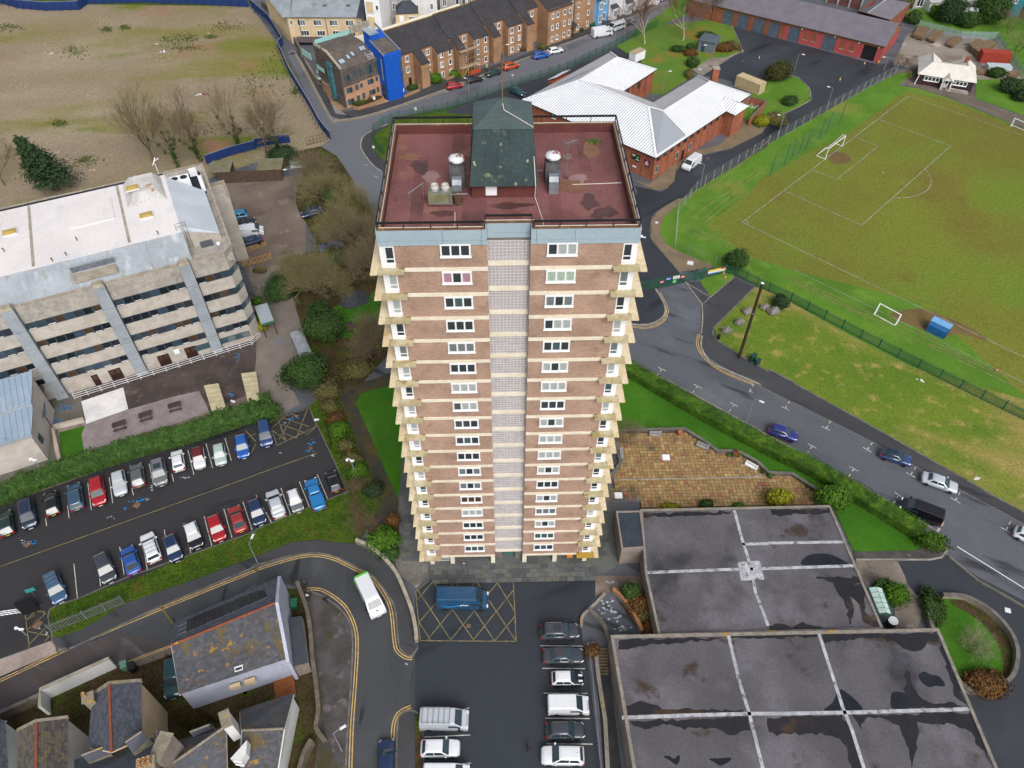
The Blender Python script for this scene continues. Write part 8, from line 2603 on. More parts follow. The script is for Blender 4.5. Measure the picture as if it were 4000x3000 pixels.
t=thing('banner','long multicoloured banner on railings by the gate','banner',q('21',1680,738))
a,b=q('21',1680,742),q('21',1830,708)
d=(b-a).normalized()
nn=Vector((d.y,-d.x,0))*.1
for i,(h,z0_,z1_) in enumerate((('d8b52c',1.35,1.7),('c9ccd0',.95,1.34),('2f5fa5',.7,.94),('b33a2a',1.36,1.69),('4f8f4a',.72,.93))):
 f0,f1=((0,.72),(0,1),(0,.6),(.73,1),(.61,1))[i]
 MB().obox(lerp(a,b,f0)+nn,lerp(a,b,f1)+nn,.03,z0_,z1_).obj('panel',mat('banner_'+h,hx(h)),t,world=True)
def hoarding(label,P,h=2.2,step=2.4,gaps=False):
 t=thing('site_hoarding',label,'hoarding',(P[0].x,P[0].y,0),0,'blue hoardings round the waste ground')
 o0=wloc(t)
 sm=MB().box(0,step*.985,-.02,.02,.1,h).mesh('sheet',m_hoard)
 pm=MB().box(-.05,.05,-.05,.05,0,h+.05).mesh('post',m_hoard)
 stm=MB().tube([(0,0,h*.8),(0,.9,.05)],.05,4).mesh('strut',m_hoard)
 cm=MB().box(0,step,-.05,.05,h,h+.06).mesh('cap_rail',mat('hoarding_cap','8f98a8'))
 for i,(a,b) in enumerate(runpoints(P,step)):
  L=(b-a).length/step
  l=Vector((a.x,a.y,0))-o0
  if not (gaps and i%1==0 and i<6):
   link('sheet',sm,t,l,ang(a,b),scale=(L,1,1))
  link('post',pm,t,l,ang(a,b))
  link('strut',stm,t,l,ang(a,b)+PI)
  link('cap_rail',cm,t,l,ang(a,b),scale=(L,1,1))
hoarding('blue timber hoarding along the lane beside waste ground',pl('10 -40,60 120,200 235,390 200,430 300,660 480,960 560,1110 645,1215'),2.2,2.4)
hoarding('blue hoarding along the top edge of waste ground',pl('00 -300,0 40,40 160,75 400,95 690,88 760,35 1200,25 1700,40 2150,65'),2.4,2.4)
hoarding('blue hoarding behind the timber sheds',pl('00 1790,1420 2000,1345 2212,1290 10 0,1275 140,1250 300,1235'),2.0,2.4)
t=thing('site_gate','rusty mesh site gate at the hoarding corner','gate',q('10',470,1235))
a,b=q('10',440,1260),q('10',620,1215)
bb=MB()
for z_ in (.2,1.0,1.8):
 bb.obox(a,b,.06,z_,z_+.06)
for i in range(7):
 p=lerp(a,b,i/6)
 bb.box(p.x-.03,p.x+.03,p.y-.03,p.y+.03,0,1.85)
bb.obj('frame',mat('rust_bar','5a4236'),t,world=True)
for i,(b_,tp) in enumerate([((15,1535),(70,1350)),((135,1440),(180,1260)),((195,1392),(247,1215)),((262,1340),(318,1165)),((322,1300),(375,1130)),((440,1210),(500,1030)),((500,1160),(560,985)),((610,1085),(672,905))]):
 p=q('30',*b_)
 o=thing('ball_stop_post',('nearest','second nearest','third nearest','fourth nearest','fourth farthest','third farthest','second farthest','farthest')[i]+' of the tall green ball-stop posts behind goal','post',p,0,'ball-stop posts behind the goal')
 MB().tube([(0,0,0),(0,0,5.0)],[.07,.06],8).obj('pole',m_palg,o)
 MB().box(-.14,.14,-.14,.14,0,.08).obj('base',m_conc,o)
t=thing('ball_stop_net','green ball-stop netting strung between tall posts','netting',q('30',300,1315))
bb=MB()
N0,N1=q('30',15,1535),q('30',610,1085)
for k in range(8):
 bb.obox(N0,N1,.015,.4+k*.6,.42+k*.6)
for k in range(70):
 p=lerp(N0,N1,k/69)
 bb.box(p.x-.007,p.x+.007,p.y-.007,p.y+.007,.3,4.8)
bb.obj('net',mat('green_net','4f7a5a'),t,world=True)
# ================================================================ walls
m_stone=mat('mossy_stone_wall','6a6258','575046',1.2,patches=[('5a5a2a',.6,.58,.72)],var=.2,fine=5,coord='world',bump=.5)
m_terr=mat('terrace_wall','5f5a52','4d4943',1,patches=[('77705c',.8,.55,.7)],fine=5,coord='world')
def wall(label,s,w,h,m,cop=None,k=0,name='wall',ch=.08,cw=.08,cat='wall'):
 P=pl(s) if isinstance(s,str) else s
 if k:
  P=smoothline(P,k)
 t=thing(name,label,cat,(P[0].x,P[0].y,0))
 b=MB()
 wallline(b,P,w,0,h)
 b.obj('masonry',m,t,world=True)
 if cop:
  b=MB()
  wallline(b,P,w+cw,h+.002,h+ch)
  b.obj('coping',cop,t,world=True)
 return t
wall('low dark wall round the tan paved terrace','22 870,430 1065,418 1485,408 1640,500 1770,598 1940,598 2110,690 32 0,785 200,795 420,938',.35,.6,m_terr,m_kerbd)
wall('short dark wall between tower paving and terrace','22 880,440 935,700 870,790 820,820',.35,.6,m_terr,m_kerbd)
wall('curved rendered wall between lane footway and tower','12 870,1375 1000,1440 1120,1540 1215,1655 13 1290,160 1350,320 1385,480 1392,580',.35,.9,m_rendg,m_coping,5)
wall('curved orange-capped wall beside the ramp','23 865,140 940,210 1010,300 1070,400 1115,505',.35,1.0,m_rendg,mat('orange_coping','a5714a','8f6040',1),5)
wall('curved grey wall along the inside of the ramp','23 655,300 740,375 800,460 835,580 850,640',.3,.6,m_rendg,m_kerbd,5)
wall('lichened kerb wall round the ramp foot','23 800,165 720,250 655,310 605,370 598,450',.25,.45,m_rendg,m_lich,4)
wall('stone wall along the mossy footway','13 375,95 420,220 460,335 490,520 505,735 530,900 552,1100 560,1200 540,1350 600,1440',.45,1.5,m_stone,None,3)
wall('broken stone wall continuing to the bottom edge','13 500,1450 440,1560 370,1800',.45,1.5,m_stone,None,3)
wall('white rendered yard wall along the lane','03 1010,785 430,1050 430,1200',.3,2.3,m_ww,m_coping)
wall('brown yard wall along the lane at left','03 425,1055 30,1235',.3,1.5,m_stone,m_kerbd)
wall('pale low wall round lawn beside the white slab','02 735,325 470,390 500,540 530,690',.4,.7,m_render,mat('pinkish_coping','b3a394','a39484',1))
wall('old stone boundary wall down the lane','10 60,60 230,190 390,460 400,500',.5,1.6,m_stone)
wall('grey retaining wall along sunken side passage','23 720,660 745,900 800,1250 830,1800',.35,.5,m_rendg,m_lich)
rw=wall('ring wall of the round garden by the service road','33 1490,190 1680,205 1880,310 2040,470 2120,640 2110,820 2040,930 1900,990 1740,1010 1600,900 1500,700 1400,480 1370,330 1420,220',.35,.9,m_rendg,m_kerbd,6)
area('lawn','33 1500,200 1680,215 1870,320 2030,480 2110,640 2095,820 2030,920 1900,980 1740,1000 1600,900 1500,700 1400,480 1380,330 1425,230',m_lawn,.15,4)
area('planting_bed','33 1560,215 1680,215 1870,320 2030,480 2110,640 2095,820 2030,900 2020,700 1960,560 1850,420 1700,310 1600,270',m_soil,.17)
wall('dark curved wall by the service-road corner','32 1560,1500 33 1800,40 2030,170 2300,330',.3,.3,m_kerbd,None)
wall('garden wall of the end flats','10 1280,850 1415,790 1410,750',.25,.7,m_bbrick)
wall('garden wall before the second flats wing','10 1640,700 1760,655 1755,640',.25,.7,m_bbrick)
t=wall('open brick enclosure with rotary drier beside the hall','20 1970,1010 2040,900 2180,940 2040,1090',.3,1.8,m_rbrick,m_kerbd,name='brick_enclosure',cat='enclosure')
t=thing('rotary_drier','white rotary clothes drier inside brick enclosure','clothes drier',q('20',2065,985))
bb=MB().tube([(0,0,0),(0,0,1.9)],.03,6)
for k in range(4):
 bb.tube([(0,0,1.3),(1.3*math.cos(k*PI/2),1.3*math.sin(k*PI/2),2.0)],.02,4)
for r_ in (.5,.85,1.2):
 bb.tube([(r_*math.cos(k*PI/2),r_*math.sin(k*PI/2),1.3+.54*r_) for k in range(5)],.012,4)
bb.obj('frame',m_upvc,t)
# ================================================================ terrace slabs, tower paving slabs, steps
def inpoly(p,P):
 c=False
 for a,b in zip(P,P[1:]+P[:1]):
  if (a.y>p.y)!=(b.y>p.y) and p.x<(b.x-a.x)*(p.y-a.y)/(b.y-a.y)+a.x:
   c=not c
 return c
TP=pl('22 885,435 1065,425 1480,415 1635,505 1765,605 1935,605 2110,700 32 0,792 195,800 415,945 520,1050 22 1105,1085 1110,1010 870,1000 875,800 930,710')
tbase=area('terrace',TP,mat('terrace_joint','40362a',coord='world'),.10,th=.1)
m_sl5=[mat('slab_tan_%d'%i,hx(h),var=.2,fine=2.5,coord='world',patches=[('5d503c',.35,.55,.72),('4b4033',1.2,.62,.75)]) for i,h in enumerate(('93794f','8c7249','9a8056','836b48','a58c60'))]+[mat('slab_pink','8f5a50',var=.15,fine=3,coord='world')]
sa_=ang(q('22',1150,1010),q('22',1150,700))
fa=math.radians(1.6)
F=fr((TP[0].x,TP[0].y),fa)
cells=[]
SP=.52
for i in range(-4,70):
 for j in range(-50,40):
  c=F((i+.5)*SP,(j+.5)*SP)
  if inpoly(c,TP):
   cells.append(c)
camp=camo.matrix_world.translation
cells.sort(key=lambda c:(c-camp).length)
slm=MB().box(-SP*.455,SP*.455,-SP*.455,SP*.455,0,.03).mesh('slab',m_sl5[0])
rest=MB()
rnd=random.Random(21)
for k,c in enumerate(cells):
 mi_=rnd.choices(range(6),(5,5,4,3,1.2,.8))[0]
 zz=.1155+rnd.uniform(0,.008)
 if k<300:
  o=recolor(link('slab',slm,tbase,(c.x,c.y,zz),fa+rnd.gauss(0,.006)),m_sl5[mi_])
 else:
  rest.m=mi_
  h_=SP*.455
  rest.prism([F(0,0)*0+c+Matrix.Rotation(fa,3,'Z')@Vector((x,y,0)) for x,y in ((-h_,-h_),(h_,-h_),(h_,h_),(-h_,h_))],zz,zz+.03)
o=rest.obj('slab_field',m_sl5,tbase)
stuff(o)
wl2=MB()
ribbon(wl2,[q('22',880,832),q('22',1100,830),q('22',2212,805)],.16,.155)
struct('drain_channel',wl2,m_wworn)
for i,(c_,x,y) in enumerate((('22',1330,640),('22',920,970))):
 p=q(c_,x,y)
 b=MB().box(p.x-.5,p.x+.5,p.y-.5,p.y+.5,.1,.17)
 struct('access_cover',b,m_upvc)
pslab=MB().box(-.43,.43,-.29,.29,0,.02).mesh('paving_slab',m_towpave)
ps_m=[mat('pave_slab_%d'%i,hx(h),var=.15,fine=3,coord='world') for i,h in enumerate(('55585a','4b4e50','616260','5c5e58'))]
a0=tloc(-9.6,-.25,0)
for r_ in range(4):
 for c_ in range(22):
  p=tloc(-9.2+c_*.9+(r_%2)*.45,-.55-r_*.61,.135)
  o=recolor(link('paving_slab',pslab,towpave,p,math.radians(1.63)),ps_m[rnd.randrange(4)])
for r_ in range(22):
 for c_ in range(3):
  p=tloc(-12.9+c_*.9+(r_%2)*.3,.8+r_*.61,.135)
  recolor(link('paving_slab',pslab,towpave,p,math.radians(1.63)),ps_m[rnd.randrange(4)])
  if r_<20 and c_<2:
   p=tloc(11.4+c_*.9+(r_%2)*.3,.4+r_*.61,.135)
   recolor(link('paving_slab',pslab,towpave,p,math.radians(1.63)),ps_m[rnd.randrange(4)])
area('passage','23 720,640 830,640 875,1100 960,1800 800,1800 745,1000',mat('passage_dark','2c2c30','38383a',.6,coord='world'),.03)
t=thing('stone_steps','worn stone steps down into the side passage','steps',q('23',775,750))
for k in range(9):
 y0=640+k*25
 P=[q('23',722+k,y0),q('23',825+k,y0),q('23',826+k,y0+17),q('23',722+k,y0+17)]
 MB().prism(P,.02,.5-k*.05).obj('step',mat('step_stone','6a5d48','5a4f40',1.5,coord='world'),t,world=True)
t=thing('passage_handrail','thin grey handrail along edge of front car park','handrail',q('23',655,620))
P=pl('23 705,605 652,607 690,880 730,1300 775,1800')
bb=MB()
for z_ in (.55,1.05):
 bb.tube([V3(p,z_) for p in P],.03,5)
bb.obj('rail',m_galv,t,world=True)
for a,b in runpoints(P,1.8):
 MB().tube([V3(a,0),V3(a,1.05)],.03,5).obj('post',m_galv,t,world=True)
t=thing('roadside_barrier','white-topped pedestrian barrier along road at lower right','barrier',q('32',1600,1440))
P=pl('32 1600,1440 1950,1659 33 2212,165 2600,400')
bb=MB()
bb.tube([V3(p,1.05) for p in P],.05,6)
bb.obj('top_rail',m_upvc,t,world=True)
for a,b in runpoints(P,1.0):
 MB().tube([V3(a,0),V3(a,1.05)],.03,5).obj('post',m_palgrey,t,world=True)
t=thing('terrace_railing','grey railing at the terrace ramp beside stair enclosure','railing',q('22',860,1020))
P=pl('22 860,1030 1115,1030')
bb=MB()
for z_ in (.4,.75,1.1):
 bb.tube([V3(p,z_) for p in P],.03,5)
for a,b in runpoints(P,1.2):
 bb.tube([V3(a,0),V3(a,1.1)],.03,5)
bb.obj('rail',m_galv,t,world=True)
# ================================================================ lamps, poles, signs
m_lampg=mat('lamp_grey','8b9499',metal=.3,rough=.5,var=.1)
m_lens=mat('lamp_lens','cfd3d6',var=0,rough=.3)
def solve_h(b_,tp):
 p=q(*b_)
 best=min((((q(*tp,h*.1)-p).to_2d()).length,h*.1) for h in range(15,160))
 return p,best[1]
def lamp(label,b_,tp,arm=1.0,rz=None,m=None,head='flat',h=None):
 p,hh=solve_h(b_,tp)
 h=h or hh
 tpw=q(*tp,h)
 a=math.atan2(tpw.y-p.y,tpw.x-p.x) if rz is None else rz
 t=thing('lamp_post',label,'lamp post',p,a,'lamp posts')
 m=m or m_lampg
 MB().tube([(0,0,0),(0,0,1.2),(0,0,h-.1)],[.09,.07,.05],8).obj('pole',m,t)
 MB().tube([(0,0,h-.1),(arm*.3,0,h+.05),(arm*.8,0,h+.08)],.035,6).obj('arm',m,t)
 b=MB()
 b.add([(arm*.7,-.14,h+.03),(arm*.7+.7,-.16,h+.05),(arm*.7+.7,.16,h+.05),(arm*.7,.14,h+.03),(arm*.75,-.08,h+.15),(arm*.7+.6,-.1,h+.17),(arm*.7+.6,.1,h+.17),(arm*.75,.08,h+.15)],[(3,2,1,0),(4,5,6,7),(0,1,5,4),(1,2,6,5),(2,3,7,6),(3,0,4,7)])
 b.obj('lantern',m_lens,t)
 return t
for lab,b_,tp,kw in [('slim lamp post beside the clipped hedge and road',('22',2020,335),('22',2100,130),{}),('lamp post in grass between car park and fence',('12',655,525),('12',580,300),dict(m=m_black)),('white-headed lamp on verge above the bend',('12',20,1555),('02',2150,1380),{}),('lamp post on the mossy footway near bottom edge',('13',745,1515),('13',690,1345),{}),('black lamp post behind the hedge by bin stores',('02',2025,280),('02',1965,130),dict(m=m_black)),('lamp post on grass island by the domed bush',('30',210,670),('30',275,465),{}),('lamp post beside mesh fence near garages',('30',1000,610),('30',1020,498),{}),('lamp post at kerb below grass island',('30',505,940),('30',545,757),{}),('lamp post on the fire-station road near the ball-stop posts',('30',85,1190),('30',120,1002),{}),('lamp post on the lawn between hall wings',('20',1300,805),('20',1335,620),{}),('lamp post below the white van by the hall',('20',1625,1610),('20',1640,1415),{}),('lamp post in front of grey kiosk',('20',1605,540),('20',1635,390),{}),('lamp post on the street near white panel van',('20',885,400),('20',900,250),{}),('lamp post beside the white minibus',('20',965,355),('20',985,160),{}),('lamp post by the white hatchback on upper street',('20',355,615),('20',370,445),{}),('lamp post by the red hatchback on upper street',('10',1840,870),('10',1830,690),{}),('lamp post outside the flats near orange SUV',('10',2140,550),('10',2150,388),{}),('lamp post leaning over office yard by notice board',('10',345,1659),('10',268,1465),{}),('lamp post at gate beside tower corner',('21',1060,560),('21',1118,390),{})]:
 lamp(lab,b_,tp,**kw)
def cctv(label,b_,tp):
 p,h=solve_h(b_,tp)
 t=thing('camera_mast',label,'CCTV mast',p)
 MB().tube([(0,0,0),(0,0,h)],[.1,.08],8).obj('pole',m_lampg,t)
 bb=MB().tube([(0,0,h),(-.35,.1,h+.35),(-.6,.2,h+.1)],.07,6)
 bb.lathe([(.18,-.25),(.2,-.05),(.12,.05)],10,(-.62,.2,h))
 bb.box(-.15,.35,-.12,.12,h-.15,h+.05)
 bb.obj('camera_head',m_upvc,t)
cctv('white CCTV mast among shrubs along the sloping fence',('12',860,805),('12',830,660))
cctv('white CCTV mast beside hedge and metal-roofed building',('02',375,765),('02',290,660))
cctv('white camera mast on hatched bay at lower left',('03',228,510),('03',205,480))
p=q('21',1960,1435)
t=thing('wooden_pole','tall dark brown wooden pole beside green cabinets','pole',p)
MB().tube([(0,0,0),(0,0,15.0)],[.24,.2],12).obj('pole',mat('creosote','2e2220','3a2c26',3),t)
MB().lathe([(.23,15.0),(.23,15.05),(.08,15.06)],12).obj('cap',m_upvc,t)
MB().box(-.3,.3,-.26,-.18,9.3,9.5).obj('bracket',m_galvd,t)
p,h=solve_h(('03',1500,415),('03',1385,262))
t=thing('telegraph_pole','mossy wooden telegraph pole at the lane edge','pole',p)
MB().tube([(0,0,0),(0,0,h)],[.14,.11],8).obj('pole',mat('mossy_post','7a7340','6a6238',2),t)
MB().box(-.35,.35,-.05,.05,h-.4,h-.3).obj('crossarm',m_wood2,t)
def sign(label,b_,tp,w,h_,m,rz=0):
 p,h=solve_h(b_,tp)
 h=min(max(h,1.6),4)
 t=thing('sign_post',label,'sign',p,rz)
 MB().tube([(0,0,0),(0,0,h)],.035,6).obj('post',m_lampg,t)
 MB().box(-w/2,w/2,-.05,-.02,h-h_,h).obj('plate',m,t)
sign('small street sign on verge of road at right',('32',1755,880),('32',1810,800),.7,.6,m_lens)
sign('white sign plate by the timber block',('10',1030,918),('10',1022,835),.5,.7,m_upvc)
sign('white sign on the mesh fence at the street corner',('10',1385,1005),('10',1375,930),.5,.6,m_upvc)
sign('red-ringed speed sign by the mesh fence',('20',5,735),('20',0,640),.5,.5,mat('sign_redwhite','c9a0a0'))
sign('white sign on footway inside the street bend',('10',1022,1320),('10',1022,1290),.4,.5,m_upvc)
t=thing('notice_board','green and white notice board at office yard entrance','notice board',q('10',330,1510),.15)
for x in (0,2.4):
 MB().box(x-.05,x+.05,-.05,.05,0,3.0).obj('post',m_lampg,t)
MB().box(-.3,2.8,-.09,-.05,2.2,3.2).obj('green_panel',mat('board_green','2f7d68'),t)
MB().box(-.3,2.8,-.09,-.05,1.5,2.2).obj('white_panel',m_upvc,t)
for z_,w in ((2.75,1.8),(2.45,1.4)):
 MB().box(0,w,-.1,-.085,z_,z_+.12).obj('printed_line',m_lw,t)
# ================================================================ street furniture
for i,(c_,x,y,s,h,lab) in enumerate([('21',2070,1425,1.0,1.5,'larger green street cabinet at the pole foot'),('21',2112,1455,.8,1.2,'smaller green street cabinet')]):
 t=thing('street_cabinet',lab,'cabinet',q(c_,x,y+40),.5)
 MB().box(-s/2,s/2,-.25,.25,.08,h).obj('body',mat('cabinet_green','1f4a3a','1a4034',2,rough=.5),t)
 MB().box(-s/2-.04,s/2+.04,-.3,.3,h,h+.06).obj('lid',mat('cabinet_green',0),t)
 MB().box(-s/2-.02,s/2+.02,-.27,.27,0,.08).obj('plinth',m_conc,t)
 MB().box(-.012,.012,-.262,-.25,.15,h-.1).obj('door_gap',m_trim,t)
def litter(label,c_,x,y,m,r=.25,h=1.1):
 t=thing('litter_bin',label,'bin',q(c_,x,y))
 MB().lathe([(r*.9,0),(r,.05),(r,h-.1),(r*1.05,h-.08)],14).obj('body',m,t)
 MB().lathe([(r*1.05,h-.08),(r*.9,h),(r*.3,h+.05)],14).obj('lid',m,t)
litter('black litter bin beside the footpath boulders','21',1780,1275,m_black)
t=thing('waste_drum','dark drum with white lid below the glass shelter','bin',q('33',1045,430))
MB().lathe([(.5,0),(.55,.6),(.5,1.3)],16).obj('body',mat('drum_green','24423a'),t)
MB().lathe([(.56,1.3),(.56,1.36),(.3,1.42)],16).obj('lid',m_upvc,t)
def rock(label,c_,x,y,r,seed):
 rnd=random.Random(seed)
 p=q(c_,x,y)
 b=MB()
 nu,nv=9,6
 for i in range(nv+1):
  th=PI*i/nv
  for j in range(nu):
   ph=2*PI*j/nu
   k=r*rnd.uniform(.75,1.15)
   b.v.append(Vector((math.sin(th)*math.cos(ph)*k,math.sin(th)*math.sin(ph)*k*.8,max(-.1,math.cos(th)*k*.75+r*.35))))
 for i in range(nv):
  for j in range(nu):
   b.f.append((i*nu+j,i*nu+(j+1)%nu,(i+1)*nu+(j+1)%nu,(i+1)*nu+j)[::-1]);b.mi.append(0)
 o=b.obj('boulder',mat('boulder_grey','7d7872','615c56',1.5,var=.25,fine=5,bump=.6))
 o.location=(p.x,p.y,.1)
 tag(o,lab_ if False else label,'boulder','boulders on the bank')
rock('squarish boulder nearest the black litter bin','21',1850,1215,1.0,1)
rock('flat-topped boulder second from the litter bin','21',1960,1140,1.0,2)
rock('boulder touching the tall wooden pole in view','21',2030,1050,.95,3)
rock('boulder right of the tall wooden pole','21',2180,1010,.9,4)
rock('pale low boulder beside the dark bush','31',40,1050,1.1,5)
def picnic(label,c_,x,y,rz):
 t=thing('picnic_table',label,'picnic table',q(c_,x,y),rz,'picnic tables')
 m=mat('picnic_brown','46333a','3a2a2f',2,var=.15)
 for k in range(5):
  MB().box(-.9,.9,-.36+k*.15,-.23+k*.15,.72,.76).obj('top_plank',m,t)
 for s in (-1,1):
  for k in range(2):
   MB().box(-.9,.9,*sorted((s*(.62+k*.14),s*(.74+k*.14))),.43,.47).obj('seat_plank',m,t)
  MB().tube([(s*.65,-.75,0),(s*.65,-.25,.72)],.05,4).obj('leg',m,t)
  MB().tube([(s*.65,.75,0),(s*.65,.25,.72)],.05,4).obj('leg',m,t)
  MB().box(s*.65-.03,s*.65+.03,-.85,.85,.36,.43).obj('seat_bearer',m,t)
picnic('picnic table on gravel nearest the small lawn','02',1040,375,.45)
picnic('middle picnic table on the gravel','02',1268,292,.42)
picnic('picnic table on gravel nearest the bin stores','02',1518,212,.4)
picnic('lone picnic table on grass below the pond','11',825,1180,-.55)
def bench(label,c_,x,y,rz,m):
 t=thing('garden_bench',label,'bench',q(c_,x,y),rz,'benches round the terrace')
 for k in range(4):
  MB().box(-.85,.85,-.45+k*.12,-.36+k*.12,.42,.46).obj('seat_slat',m,t)
 for k in range(3):
  MB().box(-.85,.85,.02,.06,.55+k*.13,.64+k*.13).obj('back_slat',m,t)
 for s in (-1,1):
  MB().box(s*.8-.04,s*.8+.04,-.45,-.38,0,.65).obj('leg',m,t)
  MB().box(s*.8-.04,s*.8+.04,.0,.07,0,.95).obj('leg',m,t)
  MB().box(s*.8-.05,s*.8+.05,-.47,.05,.62,.67).obj('arm',m,t)
m_bench=mat('weathered_bench','9a9c9e','8a8c8e',2)
bench('grey bench against the back wall of the terrace','22',1235,445,0,m_bench)
bench('grey bench on the tower side of the terrace','22',930,620,PI/2,m_bench)
bench('grey bench against the angled terrace wall','22',1645,548,-.55,m_bench)
bench('white scroll-backed bench at right of the terrace','22',2065,718,-.65,m_upvc)
def pot(label,c_,x,y,r,h,m,plant=None):
 t=thing('plant_pot',label,'plant pot',q(c_,x,y))
 MB().lathe([(r*.65,.1),(r,.1+h),(r*1.08,.1+h),(r*.9,.1+h-.04)],14).obj('pot',m,t)
 if plant:
  p=q(c_,x,y)
  crown(t,Vector((p.x,p.y,.2+h)),r*1.1,r*1.1,r,plant,160,.08,int(x),'plant',False)
m_terra=mat('terracotta','a8623f','96563a',2)
pot('tall terracotta pot at terrace back wall','22',1447,445,.35,.7,m_terra)
pot('terracotta pot by the angled wall','22',1930,620,.4,.6,m_terra,v_rust)
pot('small blue pot left of the terracotta pot','22',1865,632,.2,.3,mat('pot_blue','24489a'),v_bright)
pot('small blue pot next to the terracotta pot','22',1900,630,.22,.3,mat('pot_blue',0),v_ever)
pot('small cream pot right of terracotta pot','22',1957,640,.2,.3,m_crw,v_bright)
pot('dark blue pot beyond the white bench','22',2160,775,.25,.35,mat('pot_navy','1f2f6a'),v_ever)
pot('dark blue pot at right end of terrace wall','32',12,815,.25,.35,mat('pot_navy',0),v_bright)
def cone(label,c_,x,y,m=None):
 t=thing('traffic_cone',label,'traffic cone',q(c_,x,y),0,'traffic cones')
 MB().lathe([(.17,.03),(.05,.72),(.03,.73)],12).obj('cone',m or mat('cone_orange','c9541f',var=.05),t)
 MB().box(-.22,.22,-.22,.22,0,.035).obj('foot',m_trim,t)
 MB().lathe([(.125,.3),(.105,.42)],12).obj('band',m_upvc,t)
m_cy=mat('cone_yellow','c9982a',var=.05)
for a in (('cone beside the round evergreen at the gates','21',1828,712),('cone standing on the grass triangle','21',1838,745),('cone at left end of the banner','21',1672,735),('cone before the second garage shutter','30',155,325),('cone by the touchline near right edge','31',1970,1545)):
 cone(*a)
for a in (('yellow cone on yard line near open garage door','30',832,555),('yellow cone in middle of the yard','30',620,695),('yellow cone at the open garage pier','30',952,545),('yellow cone on access road by kiosk kerb','20',2135,505),('yellow cone at the kiosk kerb corner','20',1990,450),('yellow cone near pavilion path','30',1230,640),('second yellow cone near pavilion path','30',1232,668)):
 cone(*a,m_cy)
def goal(label,p,rz,W,H_,D,group='goals',net=True):
 t=thing('goal',label,'goal',p,rz,group)
 b=MB()
 for s in (-1,1):
  MB().tube([(s*W/2,0,0),(s*W/2,0,H_)],.08,8).obj('post',m_upvc,t)
  MB().tube([(s*W/2,0,H_),(s*W/2,D*.35,H_),(s*W/2,D,.06)],.06,6).obj('stay',m_upvc,t)
  MB().tube([(s*W/2,0,.06),(s*W/2,D,.06)],.06,6).obj('ground_bar',m_upvc,t)
 MB().tube([(-W/2,0,H_),(W/2,0,H_)],.08,8).obj('crossbar',m_upvc,t)
 MB().tube([(-W/2,D,.06),(W/2,D,.06)],.06,6).obj('back_bar',m_upvc,t)
 if not net:
  return
 n=MB()
 for k in range(int(W/.3)):
  x=-W/2+k*.3
  n.tube([(x,0,H_),(x,D*.35,H_-.25),(x,D,.06)],.009,3,False)
 for k in range(7):
  f=k/6
  n.tube([(-W/2,D*(.2+.8*f),H_*(1-f)*.95),(W/2,D*(.2+.8*f),H_*(1-f)*.95)],.009,3,False)
 n.obj('net',mat('net_white','b9bdbd'),t)
ga_=ang(cA,cB)
goal('full-size white goal at the marked penalty area',gmid+Vector((0,0,.05)),ga_+PI,7.32,2.44,2.0)
e1_,e2_=q('31',968,968,1.9),q('31',1150,1065,1.9)
goal('small white portable goal beside the blue dugout',Vector((((e1_+e2_)/2).x,((e1_+e2_)/2).y,.05)),ang(e1_,e2_)+PI,(e2_-e1_).length,1.95,.7,net=False)
e1_,e2_=q('30',2130,1025,1.9),q('30',2330,1110,1.9)
goal('small white goal cut by the right frame edge',Vector((((e1_+e2_)/2).x,((e1_+e2_)/2).y,.05)),ang(e1_,e2_),(e2_-e1_).length,1.95,.7,net=False)
a,b=q('31',1358,1200),q('31',1515,1275)
t=thing('dugout','blue team dugout shelter on the touchline','dugout',a,ang(a,b))
L=(b-a).length
m_dug=mat('dugout_blue','1f5f9a','1a5288',1,rough=.5)
for s in (0,L):
 MB().add([(s,0,0),(s,1.7,0),(s,1.9,1.9),(s,.4,2.0),(s,0,1.4)],[(0,1,2,3,4),(4,3,2,1,0)]).obj('end_panel',m_dug,t)
MB().slab([(0,0,1.4),(L,0,1.4),(L,.4,2.0),(0,.4,2.0)],.04).obj('back_panel',m_dug,t)
MB().box(0,L,-.03,.02,0,1.4).obj('back_panel',m_dug,t)
MB().slab([(-.05,.35,2.04),(L+.05,.35,2.04),(L+.05,1.95,1.94),(-.05,1.95,1.94)],.05).obj('roof',mat('dugout_roof','6fa3d4',rough=.4),t)
MB().box(.1,L-.1,.3,.7,.4,.46).obj('bench',m_dug,t)
def container(name,label,a,b,w,h,m,cat='container'):
 t=thing(name,label,cat,a,ang(a,b))
 L=(b-a).length
 MB().box(.03,L-.03,.03,w-.03,0,h-.03).obj('body',m,t)
 b_=MB()
 n=int(L/.28)
 for i in range(n):
  x=(i+.25)*L/n
  for y0,y1 in ((0,.04),(w-.04,w)):
   b_.box(x,x+.14,y0,y1,.15,h-.15)
 b_.obj('corrugation',m,t)
 b_=MB()
 for x in (0,L-.12):
  for y in (0,w-.12):
   b_.box(x,x+.12,y,y+.12,0,h)
 b_.box(.12,L-.12,0,.12,h-.14,h);b_.box(.12,L-.12,w-.12,w,h-.14,h);b_.box(0,.12,.12,w-.12,h-.14,h);b_.box(L-.12,L,.12,w-.12,h-.14,h)
 b_.obj('frame',m,t)
 MB().box(.1,L-.1,.1,w-.1,h-.04,h-.01).obj('roof_sheet',m,t)
 return t
container('shipping_container','cream shipping container at edge of grass island',q('20',1920,745),q('20',2125,828),2.5,2.6,mat('container_cream','b9a984','ad9d78',1))
t=container('shipping_container','rust red shipping container in the timber yard',q('30',1825,545),q('30',2075,560),2.5,2.6,mat('container_red','9c3a2c','8d3326',1))
t=thing('caged_bales','stack of shiny white wrapped bales by the red container','bales',q('30',1880,598))
a,b=q('30',1880,600),q('30',2085,612)
